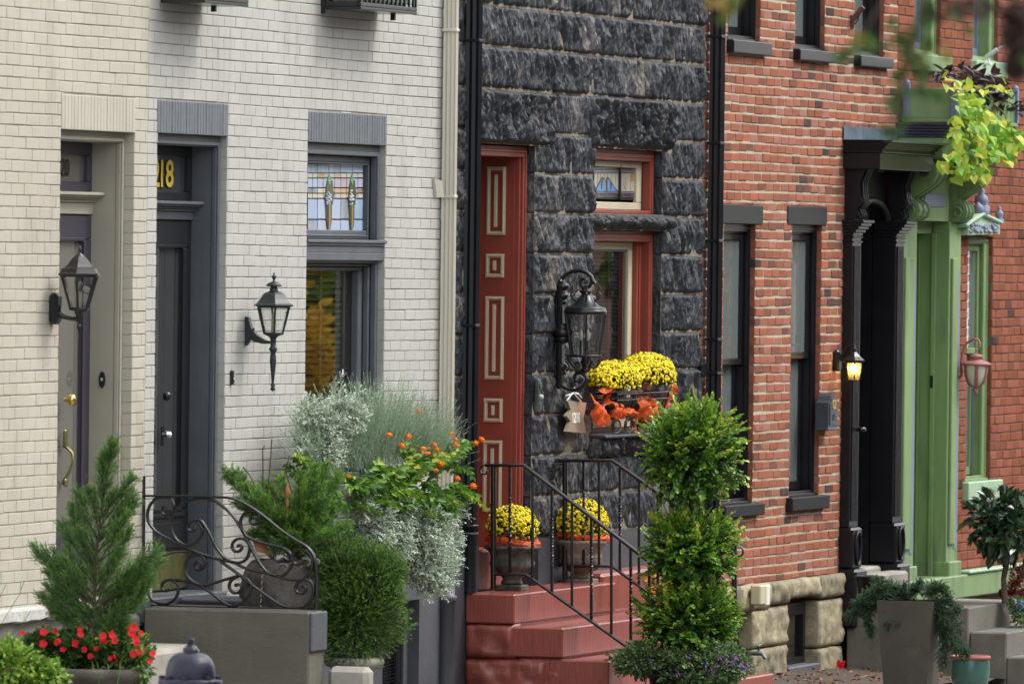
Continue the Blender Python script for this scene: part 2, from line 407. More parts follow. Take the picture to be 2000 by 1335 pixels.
# ------------------------------------------------------------------ walls
def subtract(r, ops, mn=.010):
    out = [r]
    for (a0, a1, c0, c1) in ops:
        nx = []
        for (x0, x1, z0, z1) in out:
            if a1 <= x0 or a0 >= x1 or c1 <= z0 or c0 >= z1: nx.append((x0, x1, z0, z1)); continue
            if a0 > x0: nx.append((x0, a0, z0, z1))
            if a1 < x1: nx.append((a1, x1, z0, z1))
            xa, xb = max(x0, a0), min(x1, a1)
            if c0 > z0: nx.append((xa, xb, z0, c0))
            if c1 < z1: nx.append((xa, xb, c1, z1))
        out = nx
    return [q for q in out if q[1] - q[0] > mn and q[3] - q[2] > mn]
def in_view(x0, x1, z0, z1, y=0.0):
    a, b = PJ((x0, y, z0)), PJ((x1, y, z1))
    return a[0] < 1995 and b[0] > 5 and a[1] > 5 and b[1] < 1330
def brick_shape(mb, w, h, d, bev, jit, r, tint=.5):
    """one brick about its front face's lower left corner: face, chamfers and sides; front at y = 0"""
    j = lambda s=1.0: (r.random() - .5) * jit * s
    fr = [(bev + j(), -.0 + j(.5), bev + j()), (w - bev + j(), j(.5), bev + j()), (w - bev + j(), j(.5), h - bev + j()), (bev + j(), j(.5), h - bev + j())]
    md = [(j(.6), bev, j(.6)), (w + j(.6), bev, j(.6)), (w + j(.6), bev, h + j(.6)), (j(.6), bev, h + j(.6))]
    bk = [(p[0], d, p[2]) for p in md]
    vs = fr + md + bk
    fs = [(0, 1, 2, 3)] + [(i + 4, (i + 1) % 4 + 4, (i + 1) % 4, i) for i in range(4)] + [(i + 8, (i + 1) % 4 + 8, (i + 1) % 4 + 4, i + 4) for i in range(4)]
    return vs, fs
def brick_wall(parent, x0, x1, z0, z1, L, H, zp, gx, gz_, ops, mat, seed, bev=.003, jit=.002, dep=.10, dj=.0015, header=.0, xph=0.0,
               slope=0.0, n_ind=300, tfn=None, half=0.5, wav=.0022):
    r = random.Random(seed)
    tfn = tfn or (lambda q: q.random())
    rects = []
    k0 = int(math.floor((z0 - zp) / H)) - 1; k1 = int(math.ceil((z1 - zp) / H)) + 1
    for k in range(k0, k1):
        x = x0 - L * (1 + (half if k % 2 else 0)) + xph + (r.random() - .5) * .02
        while x < x1:
            l = L
            if header and r.random() < header: l = L * .5
            l *= 1 + (r.random() - .5) * .035
            a, b = max(x, x0), min(x + l, x1)
            if b - a > .02:
                xc = (a + b) / 2
                dz = -slope * (xc - x0) + wav * math.sin(xc * 2.1 + k * .55) + (r.random() - .5) * .0015
                zb = zp + k * H + dz
                ta, tb = max(zb + gz_ / 2, z0), min(zb + H - gz_ / 2, z1)
                if tb - ta > .012:
                    g = gx * (.55 + .9 * r.random())
                    for q in subtract((a + g / 2, b - g / 2, ta, tb), ops):
                        rects.append((q, abs(q[1] - q[0] - (L - gx)) < .012 and abs(q[3] - q[2] - (H - gz_)) < .002, r.random()))
            x += l
    seen = [q for q in rects if in_view(*q[0])]
    whole = [q for q in seen if q[1]]
    whole.sort(key=lambda q: q[0][0] - 2.0 * q[2])          # the nearest of them, with a ragged far edge
    ind = set(id(q) for q in whole[:n_ind])
    var = []
    for i in range(24):
        v, f = brick_shape(None, L - gx, H - gz_, dep, bev, jit, r)
        me = bpy.data.meshes.new('brick'); me.from_pydata(v, [], f); me.materials.append(mat)
        at = me.attributes.new('tint', 'FLOAT', 'FACE'); at.data.foreach_set('value', np.full(len(f), tfn(r), dtype=np.float32))
        var.append(me)
    org = ORG[parent.name]
    rest = MB()
    for q in rects:
        (a, b, c, d), wh, _ = q
        y = (r.random() - .5) * dj * 2
        if id(q) in ind:
            o = bpy.data.objects.new('brick', r.choice(var)); COL.objects.link(o); o.parent = parent
            o.location = Vector((a, y, c)) - org
            o.scale = ((b - a) / (L - gx), 1, (d - c) / (H - gz_))
            o.rotation_euler = (0, (r.random() - .5) * .012, 0)
            ORG[o.name] = org
        else:
            v, f = brick_shape(None, b - a, d - c, dep, bev, jit, r)
            rest.add([(a + p[0], y + p[1], c + p[2]) for p in v], f, tfn(r))
    rest.build('brickwork', mat, parent, kind='stuff')
def shell(parent, x0, x1, z0, z1, ops, mat, y=.007, dep=.30, name='mortar', cheek=None):
    """the wall behind the face: front sheets round the openings and the cheeks of each opening"""
    mb = MB()
    xs = sorted(set([x0, x1] + [v for o in ops for v in o[:2] if x0 < v < x1]))
    for i in range(len(xs) - 1):
        xa, xb = xs[i], xs[i + 1]
        for (a, b, c, d) in subtract((xa, xb, z0, z1), ops):
            mb.quad((a, y, c), (b, y, c), (b, y, d), (a, y, d))
    for (a, b, c, d) in ops:
        e = .004
        mb.quad((a - e, y, c), (a - e, y, d), (a - e, dep, d), (a - e, dep, c), mi=1)
        mb.quad((b + e, y, d), (b + e, y, c), (b + e, dep, c), (b + e, dep, d), mi=1)
        mb.quad((a - e, y, d + e), (b + e, y, d + e), (b + e, dep, d + e), (a - e, dep, d + e))
        mb.quad((a - e, y, c - e), (a - e, dep, c - e), (b + e, dep, c - e), (b + e, y, c - e))
    return mb.build(name, [mat, cheek or mat], parent)
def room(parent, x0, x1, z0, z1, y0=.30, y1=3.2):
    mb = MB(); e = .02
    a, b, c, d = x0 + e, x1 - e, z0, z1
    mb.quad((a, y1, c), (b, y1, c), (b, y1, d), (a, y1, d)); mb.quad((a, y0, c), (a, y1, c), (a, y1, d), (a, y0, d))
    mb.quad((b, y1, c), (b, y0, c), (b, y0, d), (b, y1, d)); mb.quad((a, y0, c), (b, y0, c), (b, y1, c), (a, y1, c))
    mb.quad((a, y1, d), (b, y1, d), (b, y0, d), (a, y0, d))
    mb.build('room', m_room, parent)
def upper(parent, x0, x1, z0, mat, z1=7.6):
    MB().box(x0 + .003, x1 - .003, .004, .30, z0, z1).box(x0 + .003, x1 - .003, .30, 3.4, z1 - .2, z1 - .001).build('upper_wall', mat, parent)
def soldier_lintel(parent, x0, x1, z0, z1, mat, mmat, pitch=.0565, name='lintel', y=-.004):
    lb = MB().box(x0 + .001, x1 - .001, .004, .09, z0 + .001, z1 - .001).build(name, mmat, parent)
    n = int(round((x1 - x0) / pitch)); w = (x1 - x0) / n
    var = []; r = random.Random(int(x0 * 100))
    for i in range(6):
        v, f = brick_shape(None, w - .004, z1 - z0, .09, .004, .0015, r)
        me = bpy.data.meshes.new('brick'); me.from_pydata(v, [], f); me.materials.append(mat)
        at = me.attributes.new('tint', 'FLOAT', 'FACE'); at.data.foreach_set('value', np.full(len(f), .25 + .5 * r.random(), dtype=np.float32))
        var.append(me)
    org = ORG[parent.name]
    for i in range(n):
        o = bpy.data.objects.new('brick', r.choice(var)); COL.objects.link(o); o.parent = lb
        o.location = Vector((x0 + i * w + .002, y + (r.random() - .5) * .003, z0)) - org
        ORG[o.name] = org
    return lb
ZT = 5.9       # brick faces are laid up to here; above them the wall goes on out of sight
# ---------------- the two cream houses
xA1 = XX(286, 500)                  # where the paint changes between the two houses
zpA = ZZ(0, 11.25)
# opening of the near door
dA = dict(l=XX(118.5, 300), r=XX(262.5, 300), t=ZZ(190, 256), b=ZZ(105, 1178))
linA = (XX(119.5, 220), XX(264, 220), ZZ(190, 256), ZZ(190, 188))
hA = thing('row_house', 'cream painted brick house with a plum framed glass door, leftmost of the row', 'house', (-11.5, 0, gz(-11.5)))
opA = [(dA['l'], dA['r'], dA['b'], dA['t'])]
zbA = ZZ(0, 1206)
brick_wall(hA, -13.0, xA1, zbA, ZT, .2155, .0682, zpA, .0035, .0048, opA + [linA], m_cream, 11, tfn=lambda q: .5 + .5 * (q.random() - .5) * (2 if q.random() < .15 else 1), xph=.03)
shell(hA, -13.0, xA1, zbA, ZT, opA, m_joint1, y=.006, cheek=m_cream)
soldier_lintel(hA, *linA, m_cream, m_joint1)
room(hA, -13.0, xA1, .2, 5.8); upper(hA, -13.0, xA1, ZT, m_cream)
# ---------------- second cream house
xB1 = XX(872, 600)
dB = dict(l=XX(305, 500), r=XX(443, 400), t=ZZ(375, 263), b=ZZ(380, 1158))
linB = (XX(307, 230), XX(445.5, 230), ZZ(375, 263), ZZ(375, 199.5))
wB = dict(l=XX(600, 400), r=XX(753, 400), t=ZZ(678, 281), b=ZZ(670, 962))
linBw = (XX(602, 250), XX(755, 250), ZZ(678, 281), ZZ(678, 222))
hB = thing('row_house', 'pale cream painted brick house with slate grey door surround and stained glass transom window', 'house', (xA1, 0, gz(xA1)))
opB = [(dB['l'], dB['r'], dB['b'], dB['t']), (wB['l'], wB['r'], wB['b'], wB['t'])]
zbB = ZZ(800, 1128)
zpB = ZZ(300, 61.6)
cel = (XX(735, 1250), XX(806, 1250), ZZ(780, 1420), ZZ(780, 1172))       # cellar window
brick_wall(hB, xA1, xB1, zbB, ZT, .2105, .0675, zpB, .0035, .0048, opB + [linB, linBw], m_cream2, 12, tfn=lambda q: .5 + .5 * (q.random() - .5) * (2 if q.random() < .15 else 1), slope=.003)
shell(hB, xA1, xB1, zbB, ZT, opB, m_joint2, y=.006, cheek=m_cream2)
soldier_lintel(hB, *linB, m_slate_l, m_slate, pitch=.052)
soldier_lintel(hB, *linBw, m_slate_l, m_slate, pitch=.052)
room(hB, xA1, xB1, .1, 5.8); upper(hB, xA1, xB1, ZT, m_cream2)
# painted foundation of the second house, proud of the brick, with the cellar opening
fb = MB()
for (a, b, c, d) in subtract((XX(600, 1250), xB1 - .02, gz(xB1) - .4, zbB), [(cel[0], cel[1], cel[2], cel[3])]):
    fb.box(a, b, -.045, .3, c, d, b=.0)
fb.build('foundation', m_base, hB)
fr_ = MB().frame(cel[0], cel[1], cel[2], cel[3], .09, .03, .09, mi=0)
cw = fr_.build('cellar_window', m_base, hB)
gm = MB()
for i in range(9):
    t = i / 8
    gm.tube([(cel[0] + .09 + t * (cel[1] - cel[0] - .18), .05, cel[2]), (cel[0] + .09 + t * (cel[1] - cel[0] - .18), .05, cel[3] - .09)], .003, 4)
for i in range(34):
    z = cel[2] + i / 34 * (cel[3] - .09 - cel[2]); gm.tube([(cel[0] + .09, .052, z), (cel[1] - .09, .052, z + .03)], .0025, 4)
gm.build('mesh_grille', m_iron, cw)
MB().quad((cel[0], .12, cel[2]), (cel[1], .12, cel[2]), (cel[1], .12, cel[3]), (cel[0], .12, cel[3])).build('pane', m_char, cw)
MB().box(-13.0, dA['l'] + .02, -.05, .3, gz(-13) - .4, zbA, b=.01).build('foundation', pmat('rough_grey_foundation', (.16, .15, .13), .9, (.10, .095, .085), 4, bump=.8, bs=30), hA)
# light rough ledge on top of the near foundation
lg = MB()
rr = random.Random(3)
pts = []
nn = 60
for i in range(nn + 1):
    x = -10.6 + (dA['l'] + .02 + 10.6) * i / nn
    pts.append((x, noise.noise(Vector((x * 3, 0, 0))) * .02, noise.noise(Vector((x * 5, 3, 0))) * .018))
for i in range(nn):
    x, dy, dz = pts[i]; X, DY, DZ = pts[i + 1]
    lg.add([(x, -.085 + dy, zbA + .035), (X, -.085 + DY, zbA + .035), (X, .0, zbA + .05), (x, .0, zbA + .05),
            (x, -.09 + dy, zbA - .02 + dz), (X, -.09 + DY, zbA - .02 + DZ), (x, -.05, zbA - .03 + dz), (X, -.05, zbA - .03 + DZ)],
           [(0, 1, 2, 3), (4, 5, 1, 0), (6, 7, 5, 4)])
lg.build('ledge', pmat('rough_white_cement', (.50, .49, .46), .9, (.34, .33, .30), 20, bump=.9, bs=60), hA)
# ---------------- red brick house and the green trimmed one
xC1 = XX(1366, 600); xD1 = XX(1748, 600)
def wop(l, r, yt, yb, pxm, ym):
    return (XX(l, ym), XX(r, ym), ZZ(pxm, yb), ZZ(pxm, yt))
wD = [wop(1413, 1475, 437, 984, 1444, 600), wop(1546, 1604, 439, 968, 1575, 600)]
wDu = [wop(1422, 1486, -190, 80, 1454, 40), wop(1554, 1612, -190, 98, 1583, 50), wop(1670, 1727, -190, 110, 1698, 60)]
linD = [wop(1408, 1489, 400, 437, 1449, 415), wop(1538, 1614, 403, 439, 1576, 418)]
silD = [wop(1404, 1481, 984, 1008, 1442, 1000), wop(1535, 1608, 968, 995, 1571, 980)]
silDu = [wop(1420, 1495, 80, 106, 1454, 95), wop(1550, 1621, 98, 120, 1583, 108), wop(1669, 1733, 110, 132, 1698, 120)]
zbD = ZZ(1636, 1118)
pD = (XX(1660, 700), XX(1741, 700), ZZ(1690, 1112), ZZ(1690, 322))       # door recess of the black portal
hD = thing('row_house', 'red brick house with pale mortar, black window trim and sandstone base', 'house', (xC1, 0, gz(xC1)))
r_t = lambda q: (q.random() * .13 if q.random() < .028 else (.13 + q.random() * .18 if q.random() < .16 else .34 + .50 * q.random() ** 1.0 + (.12 if q.random() < .12 else 0)))
allD = wD + wDu + linD + silD + silDu + [pD]
brick_wall(hD, xC1, xD1, zbD, ZT, .2155, .0731, ZZ(1410, 123.6), .0085, .0125, allD, m_red, 21, bev=.006, jit=.009, dj=.003, header=.02, tfn=r_t, xph=.05, wav=.003)
shell(hD, xC1, xD1, zbD, ZT, wD + wDu + [pD], m_mortar, y=.0055, cheek=m_red)
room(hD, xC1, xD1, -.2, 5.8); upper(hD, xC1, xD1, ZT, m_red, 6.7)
xE1 = 24.0
wE = [wop(1889, 1937, 462, 938, 1913, 700)]
wEu = [wop(1786, 1838, -190, 108, 1812, 50), wop(1901, 1950, -190, 120, 1925, 60), wop(2060, 2120, -190, 150, 2090, 60)]
silE = [wop(1880, 1947, 938, 975, 1913, 950)]
silEu = [wop(1783, 1848, 108, 140, 1812, 120), wop(1896, 1958, 120, 150, 1925, 130)]
pE = (XX(1768, 700), XX(1862, 700), ZZ(1810, 1138), ZZ(1815, 420))
zbE = ZZ(1870, 1120)
hE = thing('row_house', 'orange red brick house with sage green trim, rightmost of the row', 'house', (xD1, 0, gz(xD1)))
r_t2 = lambda q: (q.random() * .12 if q.random() < .03 else .30 + .62 * q.random())
allE = wE + wEu + silE + silEu + [pE]
brick_wall(hE, xD1, xE1, zbE, ZT, .2155, .0745, ZZ(1880, 500), .006, .009, allE, m_red2, 22, bev=.0045, jit=.004, dj=.003, header=.02, tfn=r_t2)
shell(hE, xD1, xE1, zbE - .6, ZT, wE + wEu + [pE], m_mortar2, y=.0085)
room(hE, xD1, xE1, -.4, 5.8); upper(hE, xD1, xE1, ZT, m_red2, 6.6)
MB().box(xD1, xE1, .02, .3, gz(24) - .5, zbE).build('foundation', m_conc, hE)
# ---------------- the dark stone house
m_stone = None
def stone_material():
    m, nt, out = nodes('dark_rockfaced_stone'); L = nt.links
    geo = N(nt, 'ShaderNodeNewGeometry'); at = N(nt, 'ShaderNodeAttribute', attribute_name='tint')
    bs_ = N(nt, 'ShaderNodeBsdfPrincipled'); bs_.inputs['Specular IOR Level'].default_value = .45
    n1 = N(nt, 'ShaderNodeTexNoise'); n1.inputs['Scale'].default_value = 3.2; n1.inputs['Detail'].default_value = 5; n1.inputs['Roughness'].default_value = .65
    L.new(geo.outputs['Position'], n1.inputs['Vector'])
    mp = N(nt, 'ShaderNodeMapping'); mp.inputs['Rotation'].default_value = (0, .35, 0); mp.inputs['Scale'].default_value = (9, 9, 2.6)
    L.new(geo.outputs['Position'], mp.inputs[0])
    n2 = N(nt, 'ShaderNodeTexNoise'); n2.inputs['Scale'].default_value = 3.0; n2.inputs['Detail'].default_value = 6; n2.inputs['Roughness'].default_value = .72; n2.inputs['Distortion'].default_value = 1.1
    L.new(mp.outputs[0], n2.inputs['Vector'])
    ad = N(nt, 'ShaderNodeMath', operation='MULTIPLY_ADD'); ad.inputs[1].default_value = .55; L.new(n2.outputs['Fac'], ad.inputs[0]); L.new(n1.outputs['Fac'], ad.inputs[2])
    a2 = N(nt, 'ShaderNodeMath', operation='MULTIPLY_ADD'); a2.inputs[1].default_value = .17; L.new(at.outputs['Fac'], a2.inputs[0]); L.new(ad.outputs[0], a2.inputs[2])
    cr = N(nt, 'ShaderNodeValToRGB'); e = cr.color_ramp.elements
    e[0].position = .66; e[0].color = (.012, .014, .019, 1); e[1].position = 1.16; e[1].color = (.14, .125, .11, 1)
    q = e.new(.84); q.color = (.024, .028, .036, 1); q = e.new(.99); q.color = (.045, .048, .055, 1)
    mr = N(nt, 'ShaderNodeMapRange'); mr.inputs[1].default_value = 0; mr.inputs[2].default_value = 1.2; L.new(a2.outputs[0], mr.inputs[0])
    e2 = [x.position for x in e]
    L.new(mr.outputs[0], cr.inputs[0])
    for x in e: x.position = x.position / 1.2
    # scrapes along the ridges where the paler stone shows
    n3 = N(nt, 'ShaderNodeTexNoise'); n3.inputs['Scale'].default_value = 7.0; n3.inputs['Detail'].default_value = 3
    mp3 = N(nt, 'ShaderNodeMapping'); mp3.inputs['Rotation'].default_value = (0, .5, 0); mp3.inputs['Scale'].default_value = (6, 6, 1.6)
    L.new(geo.outputs['Position'], mp3.inputs[0]); L.new(mp3.outputs[0], n3.inputs['Vector'])
    m3 = N(nt, 'ShaderNodeMapRange'); m3.inputs[1].default_value = .60; m3.inputs[2].default_value = .70; m3.inputs[4].default_value = .30; L.new(n3.outputs['Fac'], m3.inputs[0])
    mx = N(nt, 'ShaderNodeMix', data_type='RGBA'); L.new(m3.outputs[0], mx.inputs[0]); L.new(cr.outputs[0], mx.inputs[6]); mx.inputs[7].default_value = (.17, .135, .105, 1)
    L.new(mx.outputs[2], bs_.inputs['Base Color'])
    rg = N(nt, 'ShaderNodeMapRange'); rg.inputs[3].default_value = .28; rg.inputs[4].default_value = .62; L.new(n1.outputs['Fac'], rg.inputs[0]); L.new(rg.outputs[0], bs_.inputs['Roughness'])
    vo = N(nt, 'ShaderNodeTexVoronoi', feature='F1'); vo.inputs['Scale'].default_value = 5.0
    mv = N(nt, 'ShaderNodeMapping'); mv.inputs['Rotation'].default_value = (0, .5, 0); mv.inputs['Scale'].default_value = (7, 5, 2.6)
    vm = N(nt, 'ShaderNodeVectorMath', operation='ADD'); sc_ = N(nt, 'ShaderNodeVectorMath', operation='SCALE'); sc_.inputs['Scale'].default_value = .12
    L.new(n1.outputs['Color'], sc_.inputs[0]); L.new(geo.outputs['Position'], vm.inputs[0]); L.new(sc_.outputs[0], vm.inputs[1]); L.new(vm.outputs[0], mv.inputs[0]); L.new(mv.outputs[0], vo.inputs['Vector'])
    hh = N(nt, 'ShaderNodeMath', operation='MULTIPLY_ADD'); hh.inputs[1].default_value = .9; L.new(vo.outputs['Distance'], hh.inputs[0]); L.new(n2.outputs['Fac'], hh.inputs[2])
    bp = N(nt, 'ShaderNodeBump'); bp.inputs['Strength'].default_value = .8; bp.inputs['Distance'].default_value = .028
    L.new(hh.outputs[0], bp.inputs['Height']); L.new(bp.outputs[0], bs_.inputs['Normal'])
    L.new(bs_.outputs[0], out.inputs[0])
    return m
m_stone = stone_material()
m_smort = pmat('sandy_mortar', (.26, .21, .14), .95, (.17, .14, .10), 18, bump=.8, bs=120)
hC = thing('row_house', 'dark rock faced stone house with brick red paneled doorway, third from the left', 'house', (xB1, 0, gz(xB1)))
def stone(x0, x1, z0, z1, parent, seed, bulge=.045, name='stone', sub=.0115, tilt=None, round_=False, label=None):
    """one rock-faced block: a gridded face that swells out from drafted edges, furrowed by the chisel"""
    nx = max(4, int((x1 - x0) / sub)); nz = max(4, int((z1 - z0) / sub))
    r = random.Random(seed); off = Vector((r.random() * 50, r.random() * 50, r.random() * 50))
    sl_ = .5 + r.random() * .9 if tilt is None else tilt
    ph = r.random() * 6; tp = (r.random() - .5) * .5; top = .3 + .5 * r.random()
    V = np.zeros(((nx + 1) * (nz + 1), 3)); idx = 0
    for j in range(nz + 1):
        v = j / nz
        for i in range(nx + 1):
            u = i / nx
            x = x0 + (x1 - x0) * u; z = z0 + (z1 - z0) * v
            ed = min(1, min(u * (x1 - x0), (1 - u) * (x1 - x0)) / .016) ** .45 * min(1, min(v, 1 - v) * (z1 - z0) / .022) ** .45
            if round_: b = bulge * math.sin(math.pi * v) ** .6 * (min(1, min(u, 1 - u) * (x1 - x0) / .04) ** .5)
            else: b = bulge * ed * (.75 + tp * (u - .5) + .35 * math.sin(math.pi * v * top + .4))
            p = Vector((x * 1.0 + z * sl_ * .45, 0, z))
            n1 = noise.noise(Vector((p.x * 9, 1.3, z * 3.2)) + off)
            n2 = noise.noise(Vector((p.x * 20 + 1.5 * n1, 7.7, z * 5.5)) + off)
            n3 = noise.noise(Vector((x * 42, 3.3, z * 26)) + off)
            n0 = noise.noise(Vector((x * 3.2, 9.1, z * 4.5)) + off)
            fur = -abs(n1) * .075 - abs(n2) * .034 + n3 * .012 + n0 * .03 + .016
            V[idx] = (x, -.004 - b - fur * ed * (bulge / .045), z); idx += 1
    Fc = []
    w = nx + 1
    for j in range(nz):
        for i in range(nx): a = j * w + i; Fc.append((a, a + 1, a + 1 + w, a + w))
    # sides going back into the wall
    loop = [i for i in range(nx + 1)] + [j * w + nx for j in range(1, nz + 1)] + [nz * w + i for i in range(nx - 1, -1, -1)] + [j * w for j in range(nz - 1, 0, -1)]
    n = len(V); bk = V[loop].copy(); bk[:, 1] = .06
    V = np.vstack([V, bk])
    for i in range(len(loop)):
        a, b = loop[i], loop[(i + 1) % len(loop)]
        Fc.append((a, n + i, n + (i + 1) % len(loop), b))
    t = r.random() ** 1.6
    if r.random() < .05: t = 1.1
    return bulk(name, V, np.array(Fc), np.full(len(Fc), t), m_stone, parent, smooth=False, label=label)
dC = dict(l=XX(923, 500), r=XX(1041, 400), t=ZZ(1000, 283), b=ZZ(1000, 1150))
wC1 = dict(l=XX(1155, 350), r=XX(1291, 350), t=ZZ(1222, 292), b=ZZ(1222, 418))
wC2 = dict(l=XX(1153, 600), r=XX(1288, 600), t=ZZ(1222, 450), b=ZZ(1222, 845))
opC = [(dC['l'], dC['r'], dC['b'], dC['t']), (wC1['l'], wC1['r'], wC1['b'], wC1['t']), (wC2['l'], wC2['r'], wC2['b'], wC2['t'])]
zC = [ZZ(1070, y) for y in (1120, 1047, 968, 888, 809.7, 729, 652, 573.6, 495, 416, 339, 261)]      # bed joints
zC += [ZZ(1128, y) for y in (185, 105, 27, -51, -129, -207)]
r = random.Random(5)
lintC = [(dC['l'] - .22, XX(1061, 230), dC['t'] + .006, ZZ(1000, 178)), (XX(1147, 230), XX(1306, 230), wC1['t'] + .006, ZZ(1222, 192))]
barC = (XX(1150, 432), XX(1300, 432), wC2['t'] + .004, wC1['b'] - .004)
sillC = (XX(1142, 860), XX(1276, 860), ZZ(1208, 889), ZZ(1208, 846))
solid = opC + lintC + [barC, sillC]
sd_ = 100
for k in range(len(zC) - 1):
    z0, z1 = zC[k], zC[k + 1]
    if k < 1: continue                 # the smooth painted base course
    x = xB1 + .005
    while x < xC1 - .02:
        l = .32 + .42 * r.random()
        if xC1 - (x + l) < .22: l = xC1 - x - .004
        g = .007
        for q in subtract((x + .001, x + l - .0015, z0 + g / 2, z1 - g / 2), solid, .03):
            if PJ((q[0], 0, q[2]))[0] > 860 and q[3] - q[2] > .035:
                sd_ += 1
                stone(*q, hC, sd_, bulge=.022 + .020 * r.random())
        x += l
for i, q in enumerate(lintC): stone(*q, hC, 50 + i, bulge=.075, name='lintel')
stone(*barC, hC, 61, bulge=.085, name='mullion_stone', round_=True)
stone(*sillC, hC, 62, bulge=.11, name='sill', round_=False)
MB().box(sillC[0], sillC[1], -.16, .1, sillC[3] - .02, sillC[3] + .004, b=.008).build('sill_top', m_blackbase, hC)
shell(hC, xB1, xC1, zC[1], ZT, opC, m_smort, y=-.009, cheek=m_stone, dep=.30)
room(hC, xB1, xC1, .1, 5.8); upper(hC, xB1, xC1, ZT, m_stone, 7.0)
bb = MB()
for (a, b, c, d) in subtract((xB1, xC1, gz(xC1) - .4, zC[1]), opC): bb.box(a, b, -.07, .3, c, d - .001, b=.0)
bb.build('base_course', m_blackbase, hC)
# dark stone cheeks of the doorway and windows
# ------------------------------------------------------------------ doors and windows
def pane(x0, x1, z0, z1, y, mat=None, parent=None, name='pane'):
    return MB().quad((x0, y, z0), (x1, y, z0), (x1, y, z1), (x0, y, z1)).build(name, mat or m_glass, parent)
def text_mesh(txt, size, name, mat, parent, loc, rot=(math.pi / 2, 0, 0), ext=.003, sx=1.0, bold=0.0, font=None, label=None):
    cu = bpy.data.curves.new(name, 'FONT'); cu.body = txt; cu.size = size; cu.extrude = ext; cu.align_x = 'LEFT'; cu.offset = bold
    cu.resolution_u = 3
    t = bpy.data.objects.new('tmp', cu); COL.objects.link(t)
    dg = bpy.context.evaluated_depsgraph_get(); dg.update()
    me = bpy.data.meshes.new_from_object(t.evaluated_get(dg)); bpy.data.objects.remove(t)
    me.name = name; me.materials.clear(); me.materials.append(mat)
    MT = Matrix.Translation(Vector(loc) - ORG.get(parent.name, Vector((0, 0, 0)))) @ Matrix.Rotation(rot[2], 4, 'Z') @ Matrix.Rotation(rot[1], 4, 'Y') @ Matrix.Rotation(rot[0], 4, 'X') @ Matrix.Diagonal((sx, 1, 1, 1))
    me.transform(MT)
    o = bpy.data.objects.new(name, me); COL.objects.link(o); o.parent = parent; ORG[o.name] = ORG.get(parent.name, Vector((0, 0, 0)))
    if label: o['label'] = label
    return o
# ---- near door: beige surround, plum leaf with one tall light
def deep_door(h, d, cas, m_trim, m_leaf, yb, yj, yd, ztr0, ztr1, zleaf, gl, label, jw=.0):
    """cas: casing width; yb brick reveal, yj front of the casing's inner step, yd plane of the leaf"""
    L, R, T, B = d['l'], d['r'], d['t'], d['b']
    sur = MB()
    sur.frame(L, R, B, T, cas, yb, yb + .032, b=.005, sides='lrt')
    sur.frame(L + cas * .55, R - cas * .55, B, T - cas * .55, cas * .35, yb - .012, yb, b=.004, sides='lrt')
    # panelled cheeks
    i0, i1, it = L + cas, R - cas, T - cas
    sur.box(i1 - .001, i1 + .02, yb + .0325, yd + .03, B, it); sur.box(i0 - .02, i0 + .001, yb + .0325, yd + .03, B, it)
    sur.box(i0, i1, yb + .0325, yd + .03, it, it + .02)
    s = sur.build('door_surround', m_trim, h)
    # transom bar with its little cornice
    tb = MB()
    steps = [(.085, .0, .020), (.070, .020, .032), (.045, .032, .046), (.028, .046, .062), (.012, .062, ztr1 - zleaf)]
    top = ztr1
    for (pr, a, b) in steps: tb.box(i0 + .001, i1 - .001, yd - pr, yd + .02, top - b, top - a - .0005, b=.003)
    tb.build('transom_bar', m_trim, s)
    return i0, i1, it
yA, yAd = .065, .245
i0, i1, it = deep_door(hA, dA, .062, m_beige, m_purple, yA, yA + .03, yAd, 0, ZZ(160, 375, yAd), ZZ(150, 418, yAd), None, '')
zl = ZZ(150, 418, yAd); zt = ZZ(160, 375, yAd)
tr = MB().frame(i0 + .002, i1 - .002, zt + .002, it - .002, (.075, .075, .06), yAd, yAd + .045, b=.006)
trw = tr.build('transom_window', m_purple, hA)
pane(i0 + .07, i1 - .07, zt + .05, it - .07, yAd + .028, glassmat('curtained_transom_glass', (.6, .6, .55), refl=1.1, dif=((.22, .21, .18), .6)), trw)
text_mesh('1220', .15, 'house_number', m_char, trw, (XX(141, 331, yAd + .02) - .335, yAd + .0225, ZZ(128, 344, yAd + .02)), ext=.001)
lf = MB().frame(i0 + .002, i1 - .002, dA['b'] + .03, zl - .003, (.14, .15, .42), yAd, yAd + .045, b=.008)
lf.frame(i0 + .125, i1 - .125, dA['b'] + .435, zl - .14, .022, yAd - .008, yAd + .002, b=.005)
door = lf.build('door', m_purple, hA)
pane(i0 + .13, i1 - .13, dA['b'] + .44, zl - .14, yAd + .025, glassmat('door_glass', (.7, .72, .68), refl=1.2, dif=((.30, .29, .25), .5)), door)
hx = i0 + .075
kb = MB().lathe([(.012, 0), (.012, .02), (.033, .035), (.038, .05), (.03, .066), (.0, .072)], (0, 0, 0), 14)
kb.v = [(XX(126, 780, yAd) + v[0] * .9, yAd - v[2], ZZ(126, 780, yAd) + v[1]) for v in kb.v]; kb.build('handle', m_brass, door)
lk = MB()
lk.box(XX(125, 845, yAd) - .02, XX(125, 845, yAd) + .02, yAd - .02, yAd, ZZ(125, 872, yAd), ZZ(125, 838, yAd), b=.008)
hp = [(123, 870), (131, 874), (141, 884), (143, 900), (136, 920), (127, 934), (122, 945)]
lk.tube([Vector((XX(125, 900, yAd), 0, 0)) * 0 + UX(px, py, XX(127, 900, yAd)) for px, py in hp], .009, 8)
lk.box(XX(125, 945, yAd) - .018, XX(125, 945, yAd) + .018, yAd - .02, yAd, ZZ(125, 950, yAd), ZZ(125, 934, yAd), b=.008)
lk.build('lock_handle', m_brass2, door)
xj = i1 - .002
bl = MB(); c0 = UX(200, 741, xj)
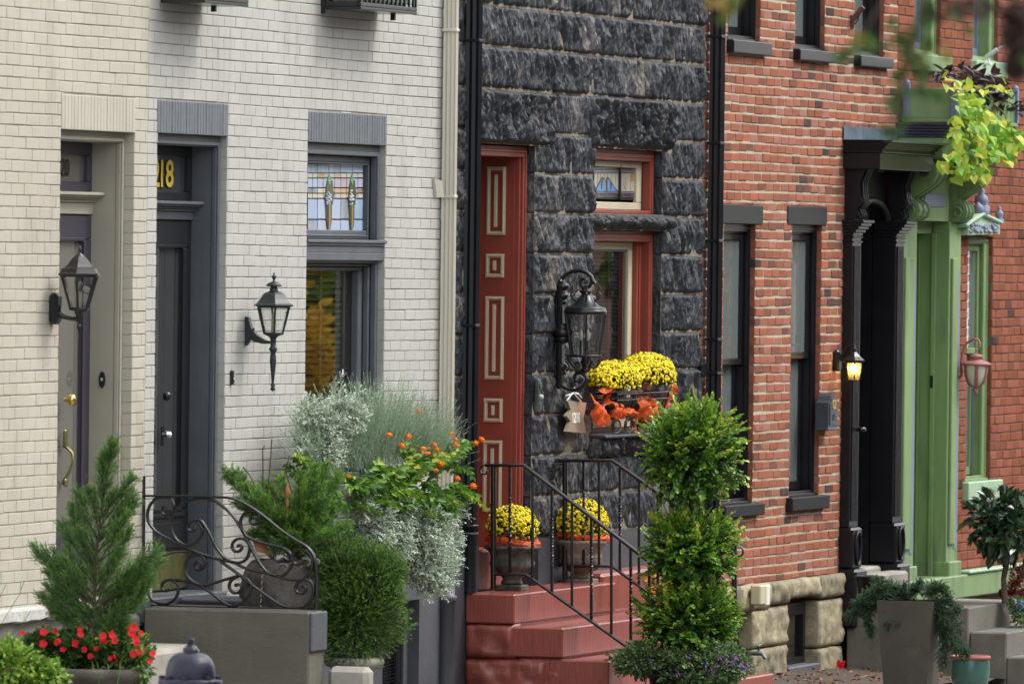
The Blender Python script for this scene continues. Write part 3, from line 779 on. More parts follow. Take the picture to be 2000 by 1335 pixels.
bl.prism([(math.cos(t) * .02, math.sin(t) * .05) for t in np.linspace(0, 2 * math.pi, 14, endpoint=False)], lambda u, v, d: (xj - d, c0.y + u, c0.z + v), .0, .010)
db = bl.build('doorbell', m_char, hA)
MB().prism([(math.cos(t) * .008, math.sin(t) * .010) for t in np.linspace(0, 2 * math.pi, 10, endpoint=False)], lambda u, v, d: (xj - d, c0.y + u, c0.z + v + .002), .010, .016).build('button', m_mint, db)
# ---- second door: slate surround, black leaf
yB, yBd = .048, .205
i0, i1, it = deep_door(hB, dB, .068, m_slate, m_char, yB, yB + .03, yBd, 0, ZZ(350, 393, yBd), ZZ(345, 429, yBd), None, '')
zl = ZZ(345, 429, yBd); zt = ZZ(350, 393, yBd)
tr = MB().frame(i0 + .002, i1 - .002, zt + .002, it - .002, (.07, .06, .055), yBd, yBd + .045, b=.006)
trw = tr.build('transom_window', m_char, hB)
pane(i0 + .065, i1 - .065, zt + .05, it - .055, yBd + .028, glassmat('smoky_glass', (.35, .38, .4), refl=1.2, dif=((.085, .095, .105), .5)), trw)  # the grey diffuse share stands in for reflection on the pane
m_gold = pmat('gold_leaf_number', (.72, .50, .06), .35, metal=.2)
yn = yBd + .018
xn = XX(311, 340, yn)
for (ch, px, w_) in (('2', 297.5, 1.2), ('1', 309, 1.15), ('8', 323, 1.35)):
    xx_ = XX(px, 362, yn); zz_ = ZZ(px, 364, yn)
    text_mesh(ch, .235, 'house_number', m_gold, trw, (xx_, yn, zz_), ext=.0015, sx=w_ * .95, bold=.003)
    text_mesh(ch, .235, 'number_shadow', m_black, trw, (xx_ + .012, yn + .0035, zz_ - .008), ext=.0008, sx=w_ * .95, bold=.003)
lf = MB().frame(i0 + .002, i1 - .002, dB['b'] + .01, zl - .003, (.16, .17, .50), yBd, yBd + .045, b=.008)
lf.frame(i0 + .145, i1 - .145, dB['b'] + .50, zl - .155, .02, yBd - .008, yBd + .002, b=.005)
lf.box(i0 + .10, i1 - .10, yBd - .010, yBd - .0005, dB['b'] + .46, dB['b'] + .485, b=.004)
lf.box(i0 + .16, i1 - .16, yBd - .008, yBd - .0005, dB['b'] + .27, dB['b'] + .43, b=.006)
door = lf.build('door', m_char, hB)
pane(i0 + .15, i1 - .15, dB['b'] + .51, zl - .155, yBd + .025, glassmat('dark_door_glass', (.55, .58, .56), refl=1.1, dif=((.10, .11, .11), .35)), door)
MB().box(i0 + .03, i1 - .03, yBd - .004, yBd - .0006, dB['b'] + .02, dB['b'] + .25, b=.001).build('kick_plate', m_brass2, door)
hw = MB(); cx = XX(317, 775, yBd)
hw.lathe([(.0, -.03), (.022, -.022), (.026, 0), (.022, .02), (.0, .03)], (cx, yBd - .03, ZZ(317, 773, yBd)), 10)
hw.build('lock', m_iron, door)
MB().box(cx - .022, cx + .022, yBd - .008, yBd, ZZ(317, 870, yBd), ZZ(317, 830, yBd), b=.003).build('lock_plate', m_iron, door)
kn = MB(); q = UX(329, 848, cx + .01)
kn.tube([(cx, yBd, q.z), (cx, q.y + .02, q.z)], .008, 8); kn.lathe([(0, -.026), (.018, -.018), (.026, 0), (.018, .018), (0, .026)], (cx, q.y, q.z), 8, smooth=False)
kn.build('handle', m_steel, door)
c0 = U(451, 737)
b_ = MB().box(c0.x - .018, c0.x + .018, -.018, .002, c0.z - .045, c0.z + .045, b=.004)
db = b_.build('doorbell', m_iron, hB)
MB().box(c0.x - .008, c0.x + .008, -.024, -.0185, c0.z - .03, c0.z - .005, b=.003).build('button', m_steel, db)
# ---- the slate framed window with stained glass above
xl, xr, zt, zb = wB['l'], wB['r'], wB['t'], wB['b']
bz1, bz0 = ZZ(676, 468), ZZ(676, 505)
w = MB()
w.frame(xl, xr, bz1 + .002, zt, .075, .045, .085, b=.006, sides='lrt')
w.frame(xl + .045, xr - .045, bz1 + .002, zt - .045, .028, .03, .046, b=.004, sides='lrt')
w.frame(xl, xr, zb, bz0 - .002, (.05, .028, .05), .045, .085, b=.006, sides='lrtb')
w.frame(xl + .05, xr - .05, zb + .05, bz0 - .031, (.03, .018, .03), .0855, .125, b=.006, sides='lrt')
for (y0, a, b) in ((-.012, 0, .022), (.002, .0222, .04), (.014, .0402, .085), (.008, .0852, .135)):
    w.box(xl - (.0 if y0 > 0 else .0), xr + (.012 if a == 0 else 0), y0, .10, bz1 - b, bz1 - a, b=.004)
win = w.build('window', m_slate, hB)
s1 = MB().frame(xl + .076, xr - .076, bz1 + .003, zt - .076, (.045, .045, .06), .086, .125, b=.006)
s1.frame(xl + .078, xr - .12, bz1 + .02, zt - .12, .012, .078, .086, b=.003)
sash = s1.build('sash', m_slate, win)
gx0, gx1 = xl + .12, xr - .125
y_g = .112
def gp(px, py, y=y_g): p = U(px, py, y); return p
# stained glass: pieces of coloured glass between leads, as they stand in the picture
SG = [(0, (.20, .30, .42)), (.1, (.30, .42, .60)), (.2, (.40, .50, .66)), (.3, (.44, .38, .52)), (.4, (.50, .30, .07)), (.5, (.62, .55, .40)),
      (.6, (.20, .42, .26)), (.7, (.10, .13, .07)), (.8, (.24, .28, .30)), (.9, (.28, .13, .07)), (1.0, (.62, .66, .66))]
m_sg = pmat('stained_glass', (1, 1, 1), .12, (.45, .50, .62), 7, stretch=(1, 1, .35), ramp=SG, bump=.12, bs=30, spec=.8, lo=.38, hi=.72)  # the pale blue noise colour paints a sky reflection over the glass
gt, gb = 311, 456
xs6 = [601, 620, 642.3, 665.5, 688.3, 709.5]
sgr = [(311, 319.5, [8] * 5), (320.5, 337.5, [0, .05, .0, .12, .16]), (338.5, 347, [.5, .42, .45, .5, .52]), (348.5, 366, [.22, .26, .32, .32, .28]),
       (367.5, 377, [.78, .5, .42, .42, .9]), (378, 387, [.5, .52, .5, .46, .5]), (388.5, 427.5, [.12, .2, .16, .8, .08]), (429.5, 452, [.8, .22, .2, .18, .1])]
xsm = []
for i in range(5):
    xa, xb = xs6[i], xs6[i + 1]
    xsm.append((xa, (xa + xb) / 2)); xsm.append(((xa + xb) / 2, xb))
rr = random.Random(9)
for (ya, yb, cols) in sgr:
    for k in range(10):
        if ya in (311, 320.5) or (ya in (388.5, 429.5) and k % 2 == 1):
            if k % 2: continue
            xa, xb = xs6[k // 2], xs6[k // 2 + 1]
        else: xa, xb = xsm[k]
        if ya in (388.5, 429.5) and k % 2 == 0: xa, xb = xs6[k // 2], xs6[k // 2 + 1]
        t = cols[k // 2]
        t = .8 if t == 8 else min(1, max(0, t + (rr.random() - .5) * .03))
        ta = MB()
        wd = .5
        A, B_, C_, D_ = gp(xa + wd, ya + wd * (1 if 0 else .6)), gp(xb - wd, ya + .6), gp(xb - wd, yb - .6), gp(xa + wd, yb - .6)
        z_t = (A.z + B_.z) / 2; z_b = (C_.z + D_.z) / 2
        xa_, xb_ = (A.x + D_.x) / 2, (B_.x + C_.x) / 2
        ta.add([(xa_, y_g, z_b), (xb_, y_g, z_b), (xb_, y_g, z_t), (xa_, y_g, z_t)], [(0, 1, 2, 3)], t)
        ta.build('glass_piece', m_sg, sash)
ld = MB()
zT, zB = gp(655, 308).z, gp(655, 457).z
ld.box(gx0 - .06, gx1 + .02, y_g + .003, y_g + .012, zB - .01, zT + .01)
ld.build('lead_came', m_lead, sash)
m_sgd = pmat('dark_glass_motif', (1, 1, 1), .25, ramp=[(0, (.1, .1, .08)), (.45, (.30, .20, .09)), (.6, (.13, .30, .18)), (.7, (.085, .095, .045)), (1, (.3, .3, .3))], bump=.2, bs=60)
def ell(mb, pts, y, t): mb.prism(pts, lambda u, v, d: (lambda p: (p.x, d, p.z))(U(u, v, y)), y, y - .008, t)
for cx, s in ((641.5, 1.0), (686, .86)):
    fl = MB(); w1 = 7.5 * s
    ell(fl, [(cx, 341), (cx + 3 * s, 352), (cx + 1, 362), (cx - 3 * s, 354)], y_g - .002, .6)
    ell(fl, [(cx - 3 * s, 352), (cx + 6 * s, 352), (cx + w1, 372), (cx + w1 + 2, 378), (cx + 6 * s, 400), (cx + 2, 403), (cx - 4, 403), (cx - w1, 388), (cx - w1 + 2, 366)], y_g - .001, .7)
    ell(fl, [(cx - 6 * s, 402), (cx + 5 * s, 402), (cx + 4 * s, 435), (cx + 1, 451), (cx - 2, 451), (cx - 5 * s, 436)], y_g - .001, .72)
    ell(fl, [(cx - 1, 395), (cx + 1.5, 395), (cx + 1, 450), (cx - 1, 450)], y_g - .0095, .45)
    fl.build('flower_motif', m_sgd, sash)
for cx, s in ((641.5, 1.0), (686, .86)):
    bd = MB()
    for k in range(26):
        a = rr.random() * 6.28; rad = rr.random() ** .5
        p = U(cx + math.cos(a) * rad * 5 * s, 387 + math.sin(a) * rad * 16, y_g - .012)
        bd.lathe([(0, -.008), (.008, -.004), (.008, .004), (0, .008)], p, 5, tint=.8 if rr.random() < .6 else .3)
    bd.build('glass_beads', m_sg, sash, kind='stuff')
# lower sash, set further back, with a blind behind
s2 = MB().frame(xl + .081, xr - .081, zb + .051, bz0 - .05, (.085, .03, .07), .126, .185, b=.007)
sash = s2.build('sash', m_slate, win)
pane(xl + .12, xr - .16, zb + .1, bz0 - .078, .170, m_glass_old, sash)
m_blind = pmat('blind_slat', (.36, .30, .15), .6, (.28, .23, .12), 5)
def blind(parent, x0, x1, z0, z1, y, n, mat, tapes=2, w=.045):
    mb = MB()
    for i in range(n):
        z = z0 + (z1 - z0) * i / n
        mb.add([(x0, y - w / 2, z - .012), (x1, y - w / 2, z - .012), (x1, y + w / 2, z + .012), (x0, y + w / 2, z + .012)], [(0, 1, 2, 3)])
    for i in range(tapes):
        x = x0 + (x1 - x0) * (i + .5 + (.1 if i else 0)) / tapes
        mb.box(x - .02, x + .02, y - w / 2 - .004, y - w / 2 - .002, z0, z1)
    return mb.build('blind', mat, parent)
blind(win, xl + .1, xr - .09, zb + .1, bz0 - .06, .215, 34, m_blind, 3, .05)
# ---- the stone house's windows
def red_window(h, d, name='window'):
    xl, xr, zt, zb = d['l'], d['r'], d['t'], d['b']
    w = MB().frame(xl, xr, zb, zt, (.085, .08, .03), .055, .12, b=.005)
    w.frame(xl + .03, xr - .03, zb + .01, zt - .025, .03, .048, .056, b=.004, sides='lrt')
    return w.build(name, m_barn, h)
xl, xr, zt, zb = wC1['l'], wC1['r'], wC1['t'], wC1['b']
win = red_window(hC, wC1, 'transom_window')
sash = MB().frame(xl + .05, xr - .086, zb + .031, zt - .081, (.13, .045, .055), .121, .15, b=.005).build('sash', m_ivory, win)
g0, g1, gz0, gz1 = U(1159, 350, .14).x, U(1243.5, 350, .14).x, ZZ(1200, 387, .14), ZZ(1200, 325.5, .14)
SG2 = [(0, (.46, .46, .42)), (.2, (.50, .46, .34)), (.4, (.38, .25, .10)), (.6, (.10, .27, .55)), (.8, (.06, .055, .065)), (1.0, (.24, .21, .27))]
m_sg2 = pmat('leaded_glass', (1, 1, 1), .15, (.5, .5, .5), 9, ramp=SG2, bump=.15, bs=60, spec=.8, lo=.6, hi=.9)
gmb = MB(); yy = .140
gmb.box(g0 - .02, g1 + .01, yy + .002, yy + .008, gz0 - .01, gz1 + .01, .8)
gmb.build('lead_came', m_lead, sash)
def PG(pts, t, yo=0.0, nm='glass_piece', mat=None):
    mb = MB(); mb.prism(pts, lambda u, v, d: (lambda p: (p.x, d, p.z))(U(u, v, yy)), yy - yo, yy - yo - .003, t)
    return mb.build(nm, mat or m_sg2, sash)
cols = [1159.5, 1166, 1173, 1180, 1186, 1194, 1201, 1207.5]
for i in range(len(cols) - 1): PG([(cols[i] + .5, 339), (cols[i + 1] - .4, 339), (cols[i + 1] - .4, 373.5), (cols[i] + .5, 373.5)], (.0, .22, .05, .2, .0, .1, .02)[i])
for a, b, t in ((1210, 1217, .1), (1217.5, 1222, .0), (1222.5, 1230, .03), (1230.5, 1237, .25), (1237.5, 1242.5, .05)):
    PG([(a, 339), (b, 339), (b, 373.5), (a, 373.5)], t)
for (a, b) in ((1159.5, 1207.5), (1210, 1242.5)):
    for (ya, yb, t) in ((327, 330.5, .8), (332, 337.5, .95), (375, 378, .95), (380, 386, .8)): PG([(a, ya), (b, ya), (b, yb), (a, yb)], t)
PG([(1160, 373), (1163, 368), (1168, 358), (1172, 348), (1176, 345), (1179, 348), (1180, 373)], .8, .003)
PG([(1182, 373), (1182, 352), (1185, 345), (1190, 349), (1195, 358), (1200, 367), (1206, 373)], .8, .003)
for pts in ([(1162, 374), (1167, 362), (1170, 356), (1173, 374)], [(1173, 374), (1175, 356), (1178, 350), (1179, 374)], [(1184, 374), (1184, 350), (1188, 353), (1190, 374)], [(1191, 374), (1194, 360), (1202, 374)]):
    PG(pts, .6, .006)
PG([(1217, 361), (1220, 345), (1224, 361), (1221, 373)], .28, .003)
PG([(1231, 340), (1238, 340), (1238, 354), (1231, 354)], .4, .003)
MB().box(U(1208, 350, yy).x - .012, U(1208, 350, yy).x + .012, yy - .02, yy - .004, gz0 - .01, gz1 + .01).build('mullion', m_lead, sash)
xl, xr, zt, zb = wC2['l'], wC2['r'], wC2['t'], wC2['b']
win = red_window(hC, wC2)
w2 = MB().box(xr - .20, xr - .081, .115, .16, zb + .03, zt - .081, b=.004).box(xr - .165, xr - .145, .105, .115, zb + .03, zt - .081, b=.004).build('jamb_liner', m_barn, win)
sash = MB().frame(xl + .06, xr - .201, zb + .031, zt - .082, (.10, .055, .07), .15, .185, b=.005).build('sash', m_ivory, win)
MB().frame(xl + .15, xr - .255, zb + .10, zt - .135, .018, .158, .166, b=.003, sides='rt').build('inner_rim', m_slate, sash)
pane(xl + .14, xr - .25, zb + .09, zt - .13, .172, m_glass_old, sash)
blind(win, xl + .1, xr - .28, zb + .1, zt - .1, .24, 44, pmat('grey_blind_slat', (.14, .13, .10), .6), 2, .03)
cu = MB()
for i in range(14):
    x = xr - .55 + .018 * i; cu.quad((x, .33 + .02 * (i % 2), zb), (x + .018, .33 + .02 * ((i + 1) % 2), zb), (x + .018, .33 + .02 * ((i + 1) % 2), zt), (x, .33 + .02 * (i % 2), zt))
cu.build('curtain', pmat('rust_curtain', (.20, .055, .035), .8), win)
# ---- the panelled red doorway
L, R, T, B = dC['l'], dC['r'], dC['t'], dC['b']
xo = XX(1029.5, 400, .04)                                    # outer edge of the red frame
yf = .045
s = MB()
s.frame(L + .1, xo, B, T - .006, .075, yf, yf + .055, b=.005, sides='lrt')
s.frame(L + .13, xo - .028, B, T - .03, .02, yf - .010, yf, b=.004, sides='lrt')
s.box(xo - .095, xo - .0755, yf + .0205, yf + .10, B, T - .08, b=.004)
s.box(L + .18, xo - .08, yf + .056, .60, T - .078, T - .02)
sur = s.build('door_surround', m_barn, hC)
xj = UX(975, 600, xo - .10).x                                # plane of the panelled cheek
pl = MB().box(xj, xj + .03, yf + .056, .62, B, T - .07, b=.002)
cheek = pl.build('panelled_reveal', m_barn, sur)
MB().box(L - .2, xj + .05, .60, .66, B, T, b=.002).build('door', m_barn, hC)
for (xa, ya, xb, yb) in ((951, 325.5, 988, 459), (949, 495.5, 985, 542), (947.3, 578.5, 984.5, 741), (945.3, 777.5, 982, 824), (943.5, 859.5, 980.5, 999)):
    mb = MB(); ym_ = (ya + yb) / 2; xm_ = (xa + xb) / 2
    p0 = UX(xa, ym_, xj); p1 = UX(xb, ym_, xj); zt_ = UX(xm_, ya, xj).z; zb_ = UX(xm_, yb, xj).z
    y1_, y0_ = p0.y, p1.y            # left of the picture is deeper in
    wv = .026
    for k, (dd, ww, ins) in enumerate(((.014, .012, 0), (.022, .010, .0085), (.010, .009, .018))):
        a0, a1, c0, c1 = y0_ + ins, y1_ - ins, zb_ + ins, zt_ - ins
        mb.box(xj - dd, xj - .0005, a0, a0 + ww, c0, c1, b=.002); mb.box(xj - dd, xj - .0005, a1 - ww, a1, c0, c1, b=.002)
        mb.box(xj - dd + .0004, xj - .0005, a0 + ww, a1 - ww, c1 - ww, c1, b=.002); mb.box(xj - dd + .0004, xj - .0005, a0 + ww, a1 - ww, c0, c0 + ww, b=.002)
    mb.build('panel_moulding', m_ivory, cheek)
    dy = (y1_ - y0_); cy = (y0_ + y1_) / 2 + .002
    hz = (zt_ - zb_)
    ins = .055 if hz > .3 else .048
    MB().box(xj - .016, xj - .0005, cy - .013, cy + .013, zb_ + ins, zt_ - ins, b=.004).build('panel_strip', m_ivory, cheek)
# the raised red threshold
th = MB()
zt_ = ZZ(975, 1072, -.02)
th.box(L - .02, XX(1006, 1100, -.02), -.005, .62, ZZ(970, 1150), zt_, b=.012)
th.build('threshold', m_stoop, hC)
# ---- black framed sash windows of the red house
m_milk = glassmat('curtained_window_glass', (.5, .56, .56), refl=1.2, dif=((.31, .37, .36), .52), bump=.02, bs=1.5, bst=(1, 1, .4))
m_curt = pmat('pale_curtain', (.62, .66, .64), .9, (.50, .52, .50), 3, stretch=(1, 1, .3))
def sash_window(h, d, m_fr, m_sash, zmid=None, fw=.05, sill=None, m_sill=None, glass=None, name='window', lintel=None, m_lin=None, blue=None, lbl=None):
    xl, xr, zt, zb = d
    xl, xr, zb, zt = d[0], d[1], d[2], d[3]
    w = MB().frame(xl, xr, zb, zt, (fw, .06, .04), .045, .075, b=.005)
    w.frame(xl + .02, xr - .02, zb + .02, zt - .02, .02, .035, .046, b=.004, sides='lrt')
    w.box(xl, xr, .02, .20, zb, zb + .018, b=.003)
    w.box(xr - fw, xr - fw + .012, .0755, .20, zb + .04, zt - .06); w.box(xl + fw - .012, xl + fw, .0755, .20, zb + .04, zt - .06)
    w.box(xl + fw, xr - fw, .0755, .20, zt - .072, zt - .06)
    win = w.build(name, m_fr, h, label=lbl)
    zm = zmid if zmid is not None else (zb + zt) / 2
    a, b = xl + fw, xr - fw
    if zm < zt:
        s1 = MB().frame(a, b, zm, zt - .073, (.05, .05, .05), .085, .12, b=.005).build('sash', m_sash, win)
        pane(a + .045, b - .045, zm + .045, zt - .115, .105, glass, s1)
    if zm > zb + .1:
        s2 = MB().frame(a, b, zb + .041, zm + .045, (.05, .05, .07), .135, .17, b=.005).build('sash', m_sash, win)
        pane(a + .045, b - .045, zb + .1, zm, .153, glass, s2)
        if blue:
            MB().box(b - .02, b + .0, .122, .134, zb + .05, zm, b=.003).build('stop_bead', blue, win)
    cu_ = MB(); n_ = 16
    for i in range(n_):
        u0, u1 = a + (b - a) * i / n_, a + (b - a) * (i + 1) / n_
        cu_.quad((u0, .22 + .03 * (i % 2), zb), (u1, .22 + .03 * ((i + 1) % 2), zb), (u1, .22 + .03 * ((i + 1) % 2), zt), (u0, .22 + .03 * (i % 2), zt))
    cu_.build('curtain', m_curt, win)
    if sill:
        MB().box(sill[0], sill[1], -.055, .06, sill[2], sill[3] - .001, b=.008).build('sill', m_sill, win)
    if lintel:
        MB().box(lintel[0], lintel[1], -.008, .06, lintel[2], lintel[3], b=.004).build('lintel', m_lin, win)
    return win
for i, d in enumerate(wD):
    zc = ZZ((1444, 1570)[i], (712, 700)[i], .1)
    sash_window(hD, d, m_black, m_black, zc, sill=silD[i], m_sill=pmat('charcoal_sill_paint', (.013, .013, .015), .6, bump=.3, bs=60, spec=.2), glass=m_milk, lintel=linD[i], m_lin=pmat('weathered_black_lintel', (.009, .009, .009), .6, (.06, .06, .055), 5, stretch=(1, 1, 8), bump=.3, bs=60, lo=.66, hi=.78))
for i, d in enumerate(wDu):
    sash_window(hD, d, m_black, m_black, d[3] - .2, sill=silDu[i], m_sill=m_black, glass=m_milk)
for i, d in enumerate(wE):
    sash_window(hE, d, m_green, m_green, ZZ(1910, 690, .1), fw=.13, sill=silE[i], m_sill=m_mint, glass=m_milk, blue=m_blue)
for i, d in enumerate(wEu):
    sash_window(hE, d, m_green, m_blue, d[3] - .2, fw=.13, sill=silEu[i] if i < 2 else None, m_sill=m_green if i == 0 else m_mint, glass=m_milk)
# little carved pediment over the green window
pd = MB()
def FP(px, py, y): return U(px, py, y)
yp = -.10
out_ = [(1890, 459), (1953, 457), (1953, 436), (1921, 419), (1892, 441)]
def pv(u, v, d): p = U(u, v, yp); return (p.x, d, p.z)
pd.prism(out_, pv, .0, yp)
pb = pd.build('window_pediment', m_mint, hE)
tr = MB()
for (a, b) in (((1887, 441), (1921, 418)), ((1921, 418), (1957, 435))):
    A, B_ = U(*a, yp - .02), U(*b, yp - .02); A.y = B_.y = -.06; tr.tube([A, B_], 0, rect=(.03, .14), ups=(0, 0, 1))
tr.build('pediment_rim', m_mint, pb)
rr = random.Random(4)
cv = MB()
for k in range(60):
    u = 1895 + rr.random() * 54; v = 437 + rr.random() * 16
    if v < 424 + abs(u - 1921) * .55: continue
    p = U(u, v, yp - .01); cv.lathe([(0, -.02), (.013, -.01), (.016, .003), (0, .018)], p, 6, tint=rr.random())
cv.build('carved_leaves', pmat('grey_blue_carving', (.32, .36, .44), .5, (.20, .24, .34), 9), pb)
m_bv = pmat('blue_grey_ornament', (.19, .22, .33), .5)
for px, py, s_ in ((1888, 438, 1.0), (1956, 434, .9), (1921, 418, 1.5)):
    f_ = MB(); p = U(px, py, yp); k = .042 * s_
    f_.lathe([(k, 0), (k * 1.1, k * .5), (k * .6, k), (k * .95, k * 1.6), (k * .8, k * 2.3), (k * .35, k * 2.7), (k * .5, k * 3.1), (0, k * 3.7)], (p.x, yp + .02, p.z), 10)
    if s_ > 1.2:
        for sx in (-1, 1): f_.lathe([(0, -k), (k * .7, -k * .5), (k * .8, k * .3), (0, k)], (p.x + sx * k * 1.6, yp + .02, p.z + k * .6), 8)
    f_.build('finial', m_bv, pb)
# ---- sandstone base of the red house, cellar windows between
m_sand = pmat('yellow_sandstone', (.32, .28, .18), .9, (.17, .145, .09), 6, bump=.8, bs=26, dirt=((.10, .095, .08), 6, .56), tint=.45)
sdn = random.Random(8)
def sandblock(x0, x1, z0, z1, y0, seed, name='stone', b=.05):
    nx, nz = max(5, int((x1 - x0) / .028)), max(4, int((z1 - z0) / .028)); V = []; Fc = []
    off = Vector((seed * 3.1, seed * 1.7, 0))
    for j in range(nz + 1):
        for i in range(nx + 1):
            u, v = i / nx, j / nz
            x = x0 + (x1 - x0) * u; z = z0 + (z1 - z0) * v
            e = min(1, min(u, 1 - u) * (x1 - x0) / .03) ** .4 * min(1, min(v, 1 - v) * (z1 - z0) / .03) ** .4
            n_ = noise.noise(Vector((x * 5, 0, z * 5)) + off) * .016 + noise.noise(Vector((x * 14, 0, z * 14)) + off) * .014 - abs(noise.noise(Vector((x * 9, 4, z * 11)) + off)) * .03
            V.append((x + .01 * noise.noise(Vector((z * 6, seed, 0))), y0 - b * e + n_ * e, z + .012 * noise.noise(Vector((x * 4, seed, 2)))))
    w = nx + 1
    for j in range(nz):
        for i in range(nx): a = j * w + i; Fc.append((a, a + 1, a + 1 + w, a + w))
    loop = [i for i in range(nx + 1)] + [j * w + nx for j in range(1, nz + 1)] + [nz * w + i for i in range(nx - 1, -1, -1)] + [j * w for j in range(nz - 1, 0, -1)]
    V = np.array(V); n = len(V); bk = V[loop].copy(); bk[:, 1] = .22; V = np.vstack([V, bk])
    for i in range(len(loop)): Fc.append((loop[i], n + i, n + (i + 1) % len(loop), loop[(i + 1) % len(loop)]))
    return bulk(name, V, np.array(Fc), np.full(len(Fc), sdn.random()), m_sand, hD, smooth=False)
zs0 = ZZ(1560, 1172)
xb_ = [xC1, XX(1432, 1160), XX(1492, 1160), XX(1530, 1160), XX(1590, 1150), XX(1637, 1150)]
for i in range(5): sandblock(xb_[i] + .006, xb_[i + 1] - .006, zs0 + (.03 if i == 3 else 0) - (.02 if i == 1 else 0), zbD - .004, -.05, 10 + i, b=.014)
zg = gz(6.5) - .1
cw1 = (XX(1398, 1250), XX(1459, 1250)); cw2 = (XX(1530, 1230), XX(1588, 1230))
for i, (a, b) in enumerate(((cw1[1], cw2[0]), (cw2[1], XX(1637, 1240)))):
    zz = [zg, ZZ(1495, 1262) if i == 0 else ZZ(1610, 1262), zs0 - .012]
    for k in range(2): sandblock(a + .01, b - .012, zz[k] + .006, zz[k + 1] - .006, -.03, 20 + 2 * i + k, b=.012)
for i, (a, b) in enumerate((cw1, cw2)):
    z0c, z1c = ZZ(1558, 1297) if i else ZZ(1430, 1330), zs0 - .02
    c_ = MB().frame(a + .01, b - .01, z0c, z1c, (.06, .10, .05), .06, .11, b=.005)
    cwn = c_.build('cellar_window', m_black, hD)
    pane(a + .05, b - .05, z0c + .04, z1c - .1, .095, m_glass, cwn)
    MB().box(a - .02, b + .02, -.06, .12, z0c - .10, z0c - .002, b=.01).build('sill', m_base, cwn)
MB().box(xC1, xD1, .13, .3, zg - .2, zbD - .01).build('foundation', m_mortar2, hD)
# ---- black portal of the red house
def scroll(cx, cy, r0, r1, a0, a1, n=22):
    """spiral in a plane: radius r0 at angle a0 to r1 at a1"""
    return [(cx + (r0 + (r1 - r0) * i / n) * math.cos(a0 + (a1 - a0) * i / n), cy + (r0 + (r1 - r0) * i / n) * math.sin(a0 + (a1 - a0) * i / n)) for i in range(n + 1)]
por = MB()
xa = XX(1644, 700); xe = XX(1746, 700)
pw = .27
xp = [(xa, xa + pw), (xe - pw, xe)]
zb_p = gz(9) + .42
zc_t = ZZ(1668, 450, -.07); 
zp1 = ZZ(1655, 1112, -.10); zp2 = ZZ(1656, 1031, -.1)
portal = None
for i, (a, b) in enumerate(xp):
    por.box(a, b, -.075, .12, zp2, zc_t, b=.006)                                  # shaft
    for k in range(5): por.box(a + .045 + k * .040, a + .063 + k * .040, -.085, -.0755, zp2 + .05, zc_t - .12, b=.003)
    por.box(a - .012, b + .012, -.11, .12, zp1, zp2 - .001, b=.018)               # pedestal
    por.box(a - .035, b + .035, -.15, .12, zb_p, zp1 - .001, b=.02)               # base block
    for q_, (o_, z_) in enumerate(((.008, zc_t - .095), (.008, zc_t - .06))): por.box(a - .004, b + .006, -.08 - o_, .1, z_, z_ + .014, b=.004)
    for k in range(5): por.box(a - .01 - .006 * k, b + .01 + .006 * k, -.085 - .022 * k, .1, zc_t - .04 + k * .025, zc_t - .04 + (k + 1) * .025 - .0006, b=.004)
    # oval on the pedestal
    zc = (zp1 + zp2) / 2; xc = (a + b) / 2
    ov = [(xc + .075 * math.cos(t), -.118, zc + .13 * math.sin(t)) for t in np.linspace(0, 2 * math.pi, 20, endpoint=False)]
    por.tube(ov, .012, 5, closed=True)
    # console bracket above the capital: side outline in the y-z plane
    ztop = ZZ(1730, 331, -.30) - .001
    z0 = zc_t + .09
    Hh = ztop - z0
    prof = [(.0, z0), (-.09, z0), (-.12, z0 + .03), (-.10, z0 + .08), (-.125, z0 + .10), (-.15, z0 + .13), (-.13, z0 + .17), (-.12, z0 + .28), (-.16, z0 + .38),
            (-.18, z0 + .43), (-.17, z0 + .46), (-.20, z0 + .48), (-.19, z0 + .51), (-.21, z0 + .53), (-.21, z0 + .58), (-.25, ztop - .02), (-.25, ztop), (.0, ztop)]
    por.prism(prof, lambda u, v, d: (d, u, v), a + .03, b - .03)
    for k in range(3):
        x_ = a + .06 + k * .06
        por.tube([(x_ + .015, u - .008, v) for (u, v) in prof[1:-2]], .012, 5)
    for k in range(2): 
        for m_ in range(3): por.lathe([(0, -.012), (.014, -.006), (.014, .008), (0, .014)], (a + .09 + k * .07, -.222, z0 + .47 + m_ * .038), 6)
# jambs and door deep inside
por.box(xp[0][1] - .04, xp[0][1], .12, .55, zb_p, ztop); por.box(xp[1][0], xp[1][0] + .04, .12, .55, zb_p, ztop)
por.box(xp[0][1], xp[1][0], .5, .55, zb_p + .2, ztop)
portal = por.build('door_portal', m_black, hD)
# arched head
ar = MB(); xc = (xp[0][1] + xp[1][0]) / 2; rw = (xp[1][0] - xp[0][1]) / 2
za = ZZ(1700, 438, .05)
arc = [(xc + rw * math.cos(t), za + .19 * math.sin(t)) for t in np.linspace(0, math.pi, 18)]
head = [(xp[1][0], za), ] + arc[1:-1] + [(xp[0][1], za), (xp[0][1], ztop), (xp[1][0], ztop)]
ar.prism(head, lambda u, v, d: (u, d, v), .02, .12)
ar.tube([(u, -.005, v) for u, v in arc], 0, rect=(.06, .05), ups=(0, 1, 0))
ar.build('arched_head', m_char, portal)
MB().box(xp[0][1] + .04, xp[1][0] - .04, .135, .16, za - .0, za + .2, b=.004).build('fanlight', m_slate, portal)
MB().frame(xp[0][1] + .041, xp[1][0] - .041, zb_p + .25, za - .002, (.12, .12, .3), .44, .49, b=.01).build('door', pmat('soft_black_door_paint', (.017, .018, .022), .35, bump=.1, bs=30), hD)
ent = MB()
yc = -.30
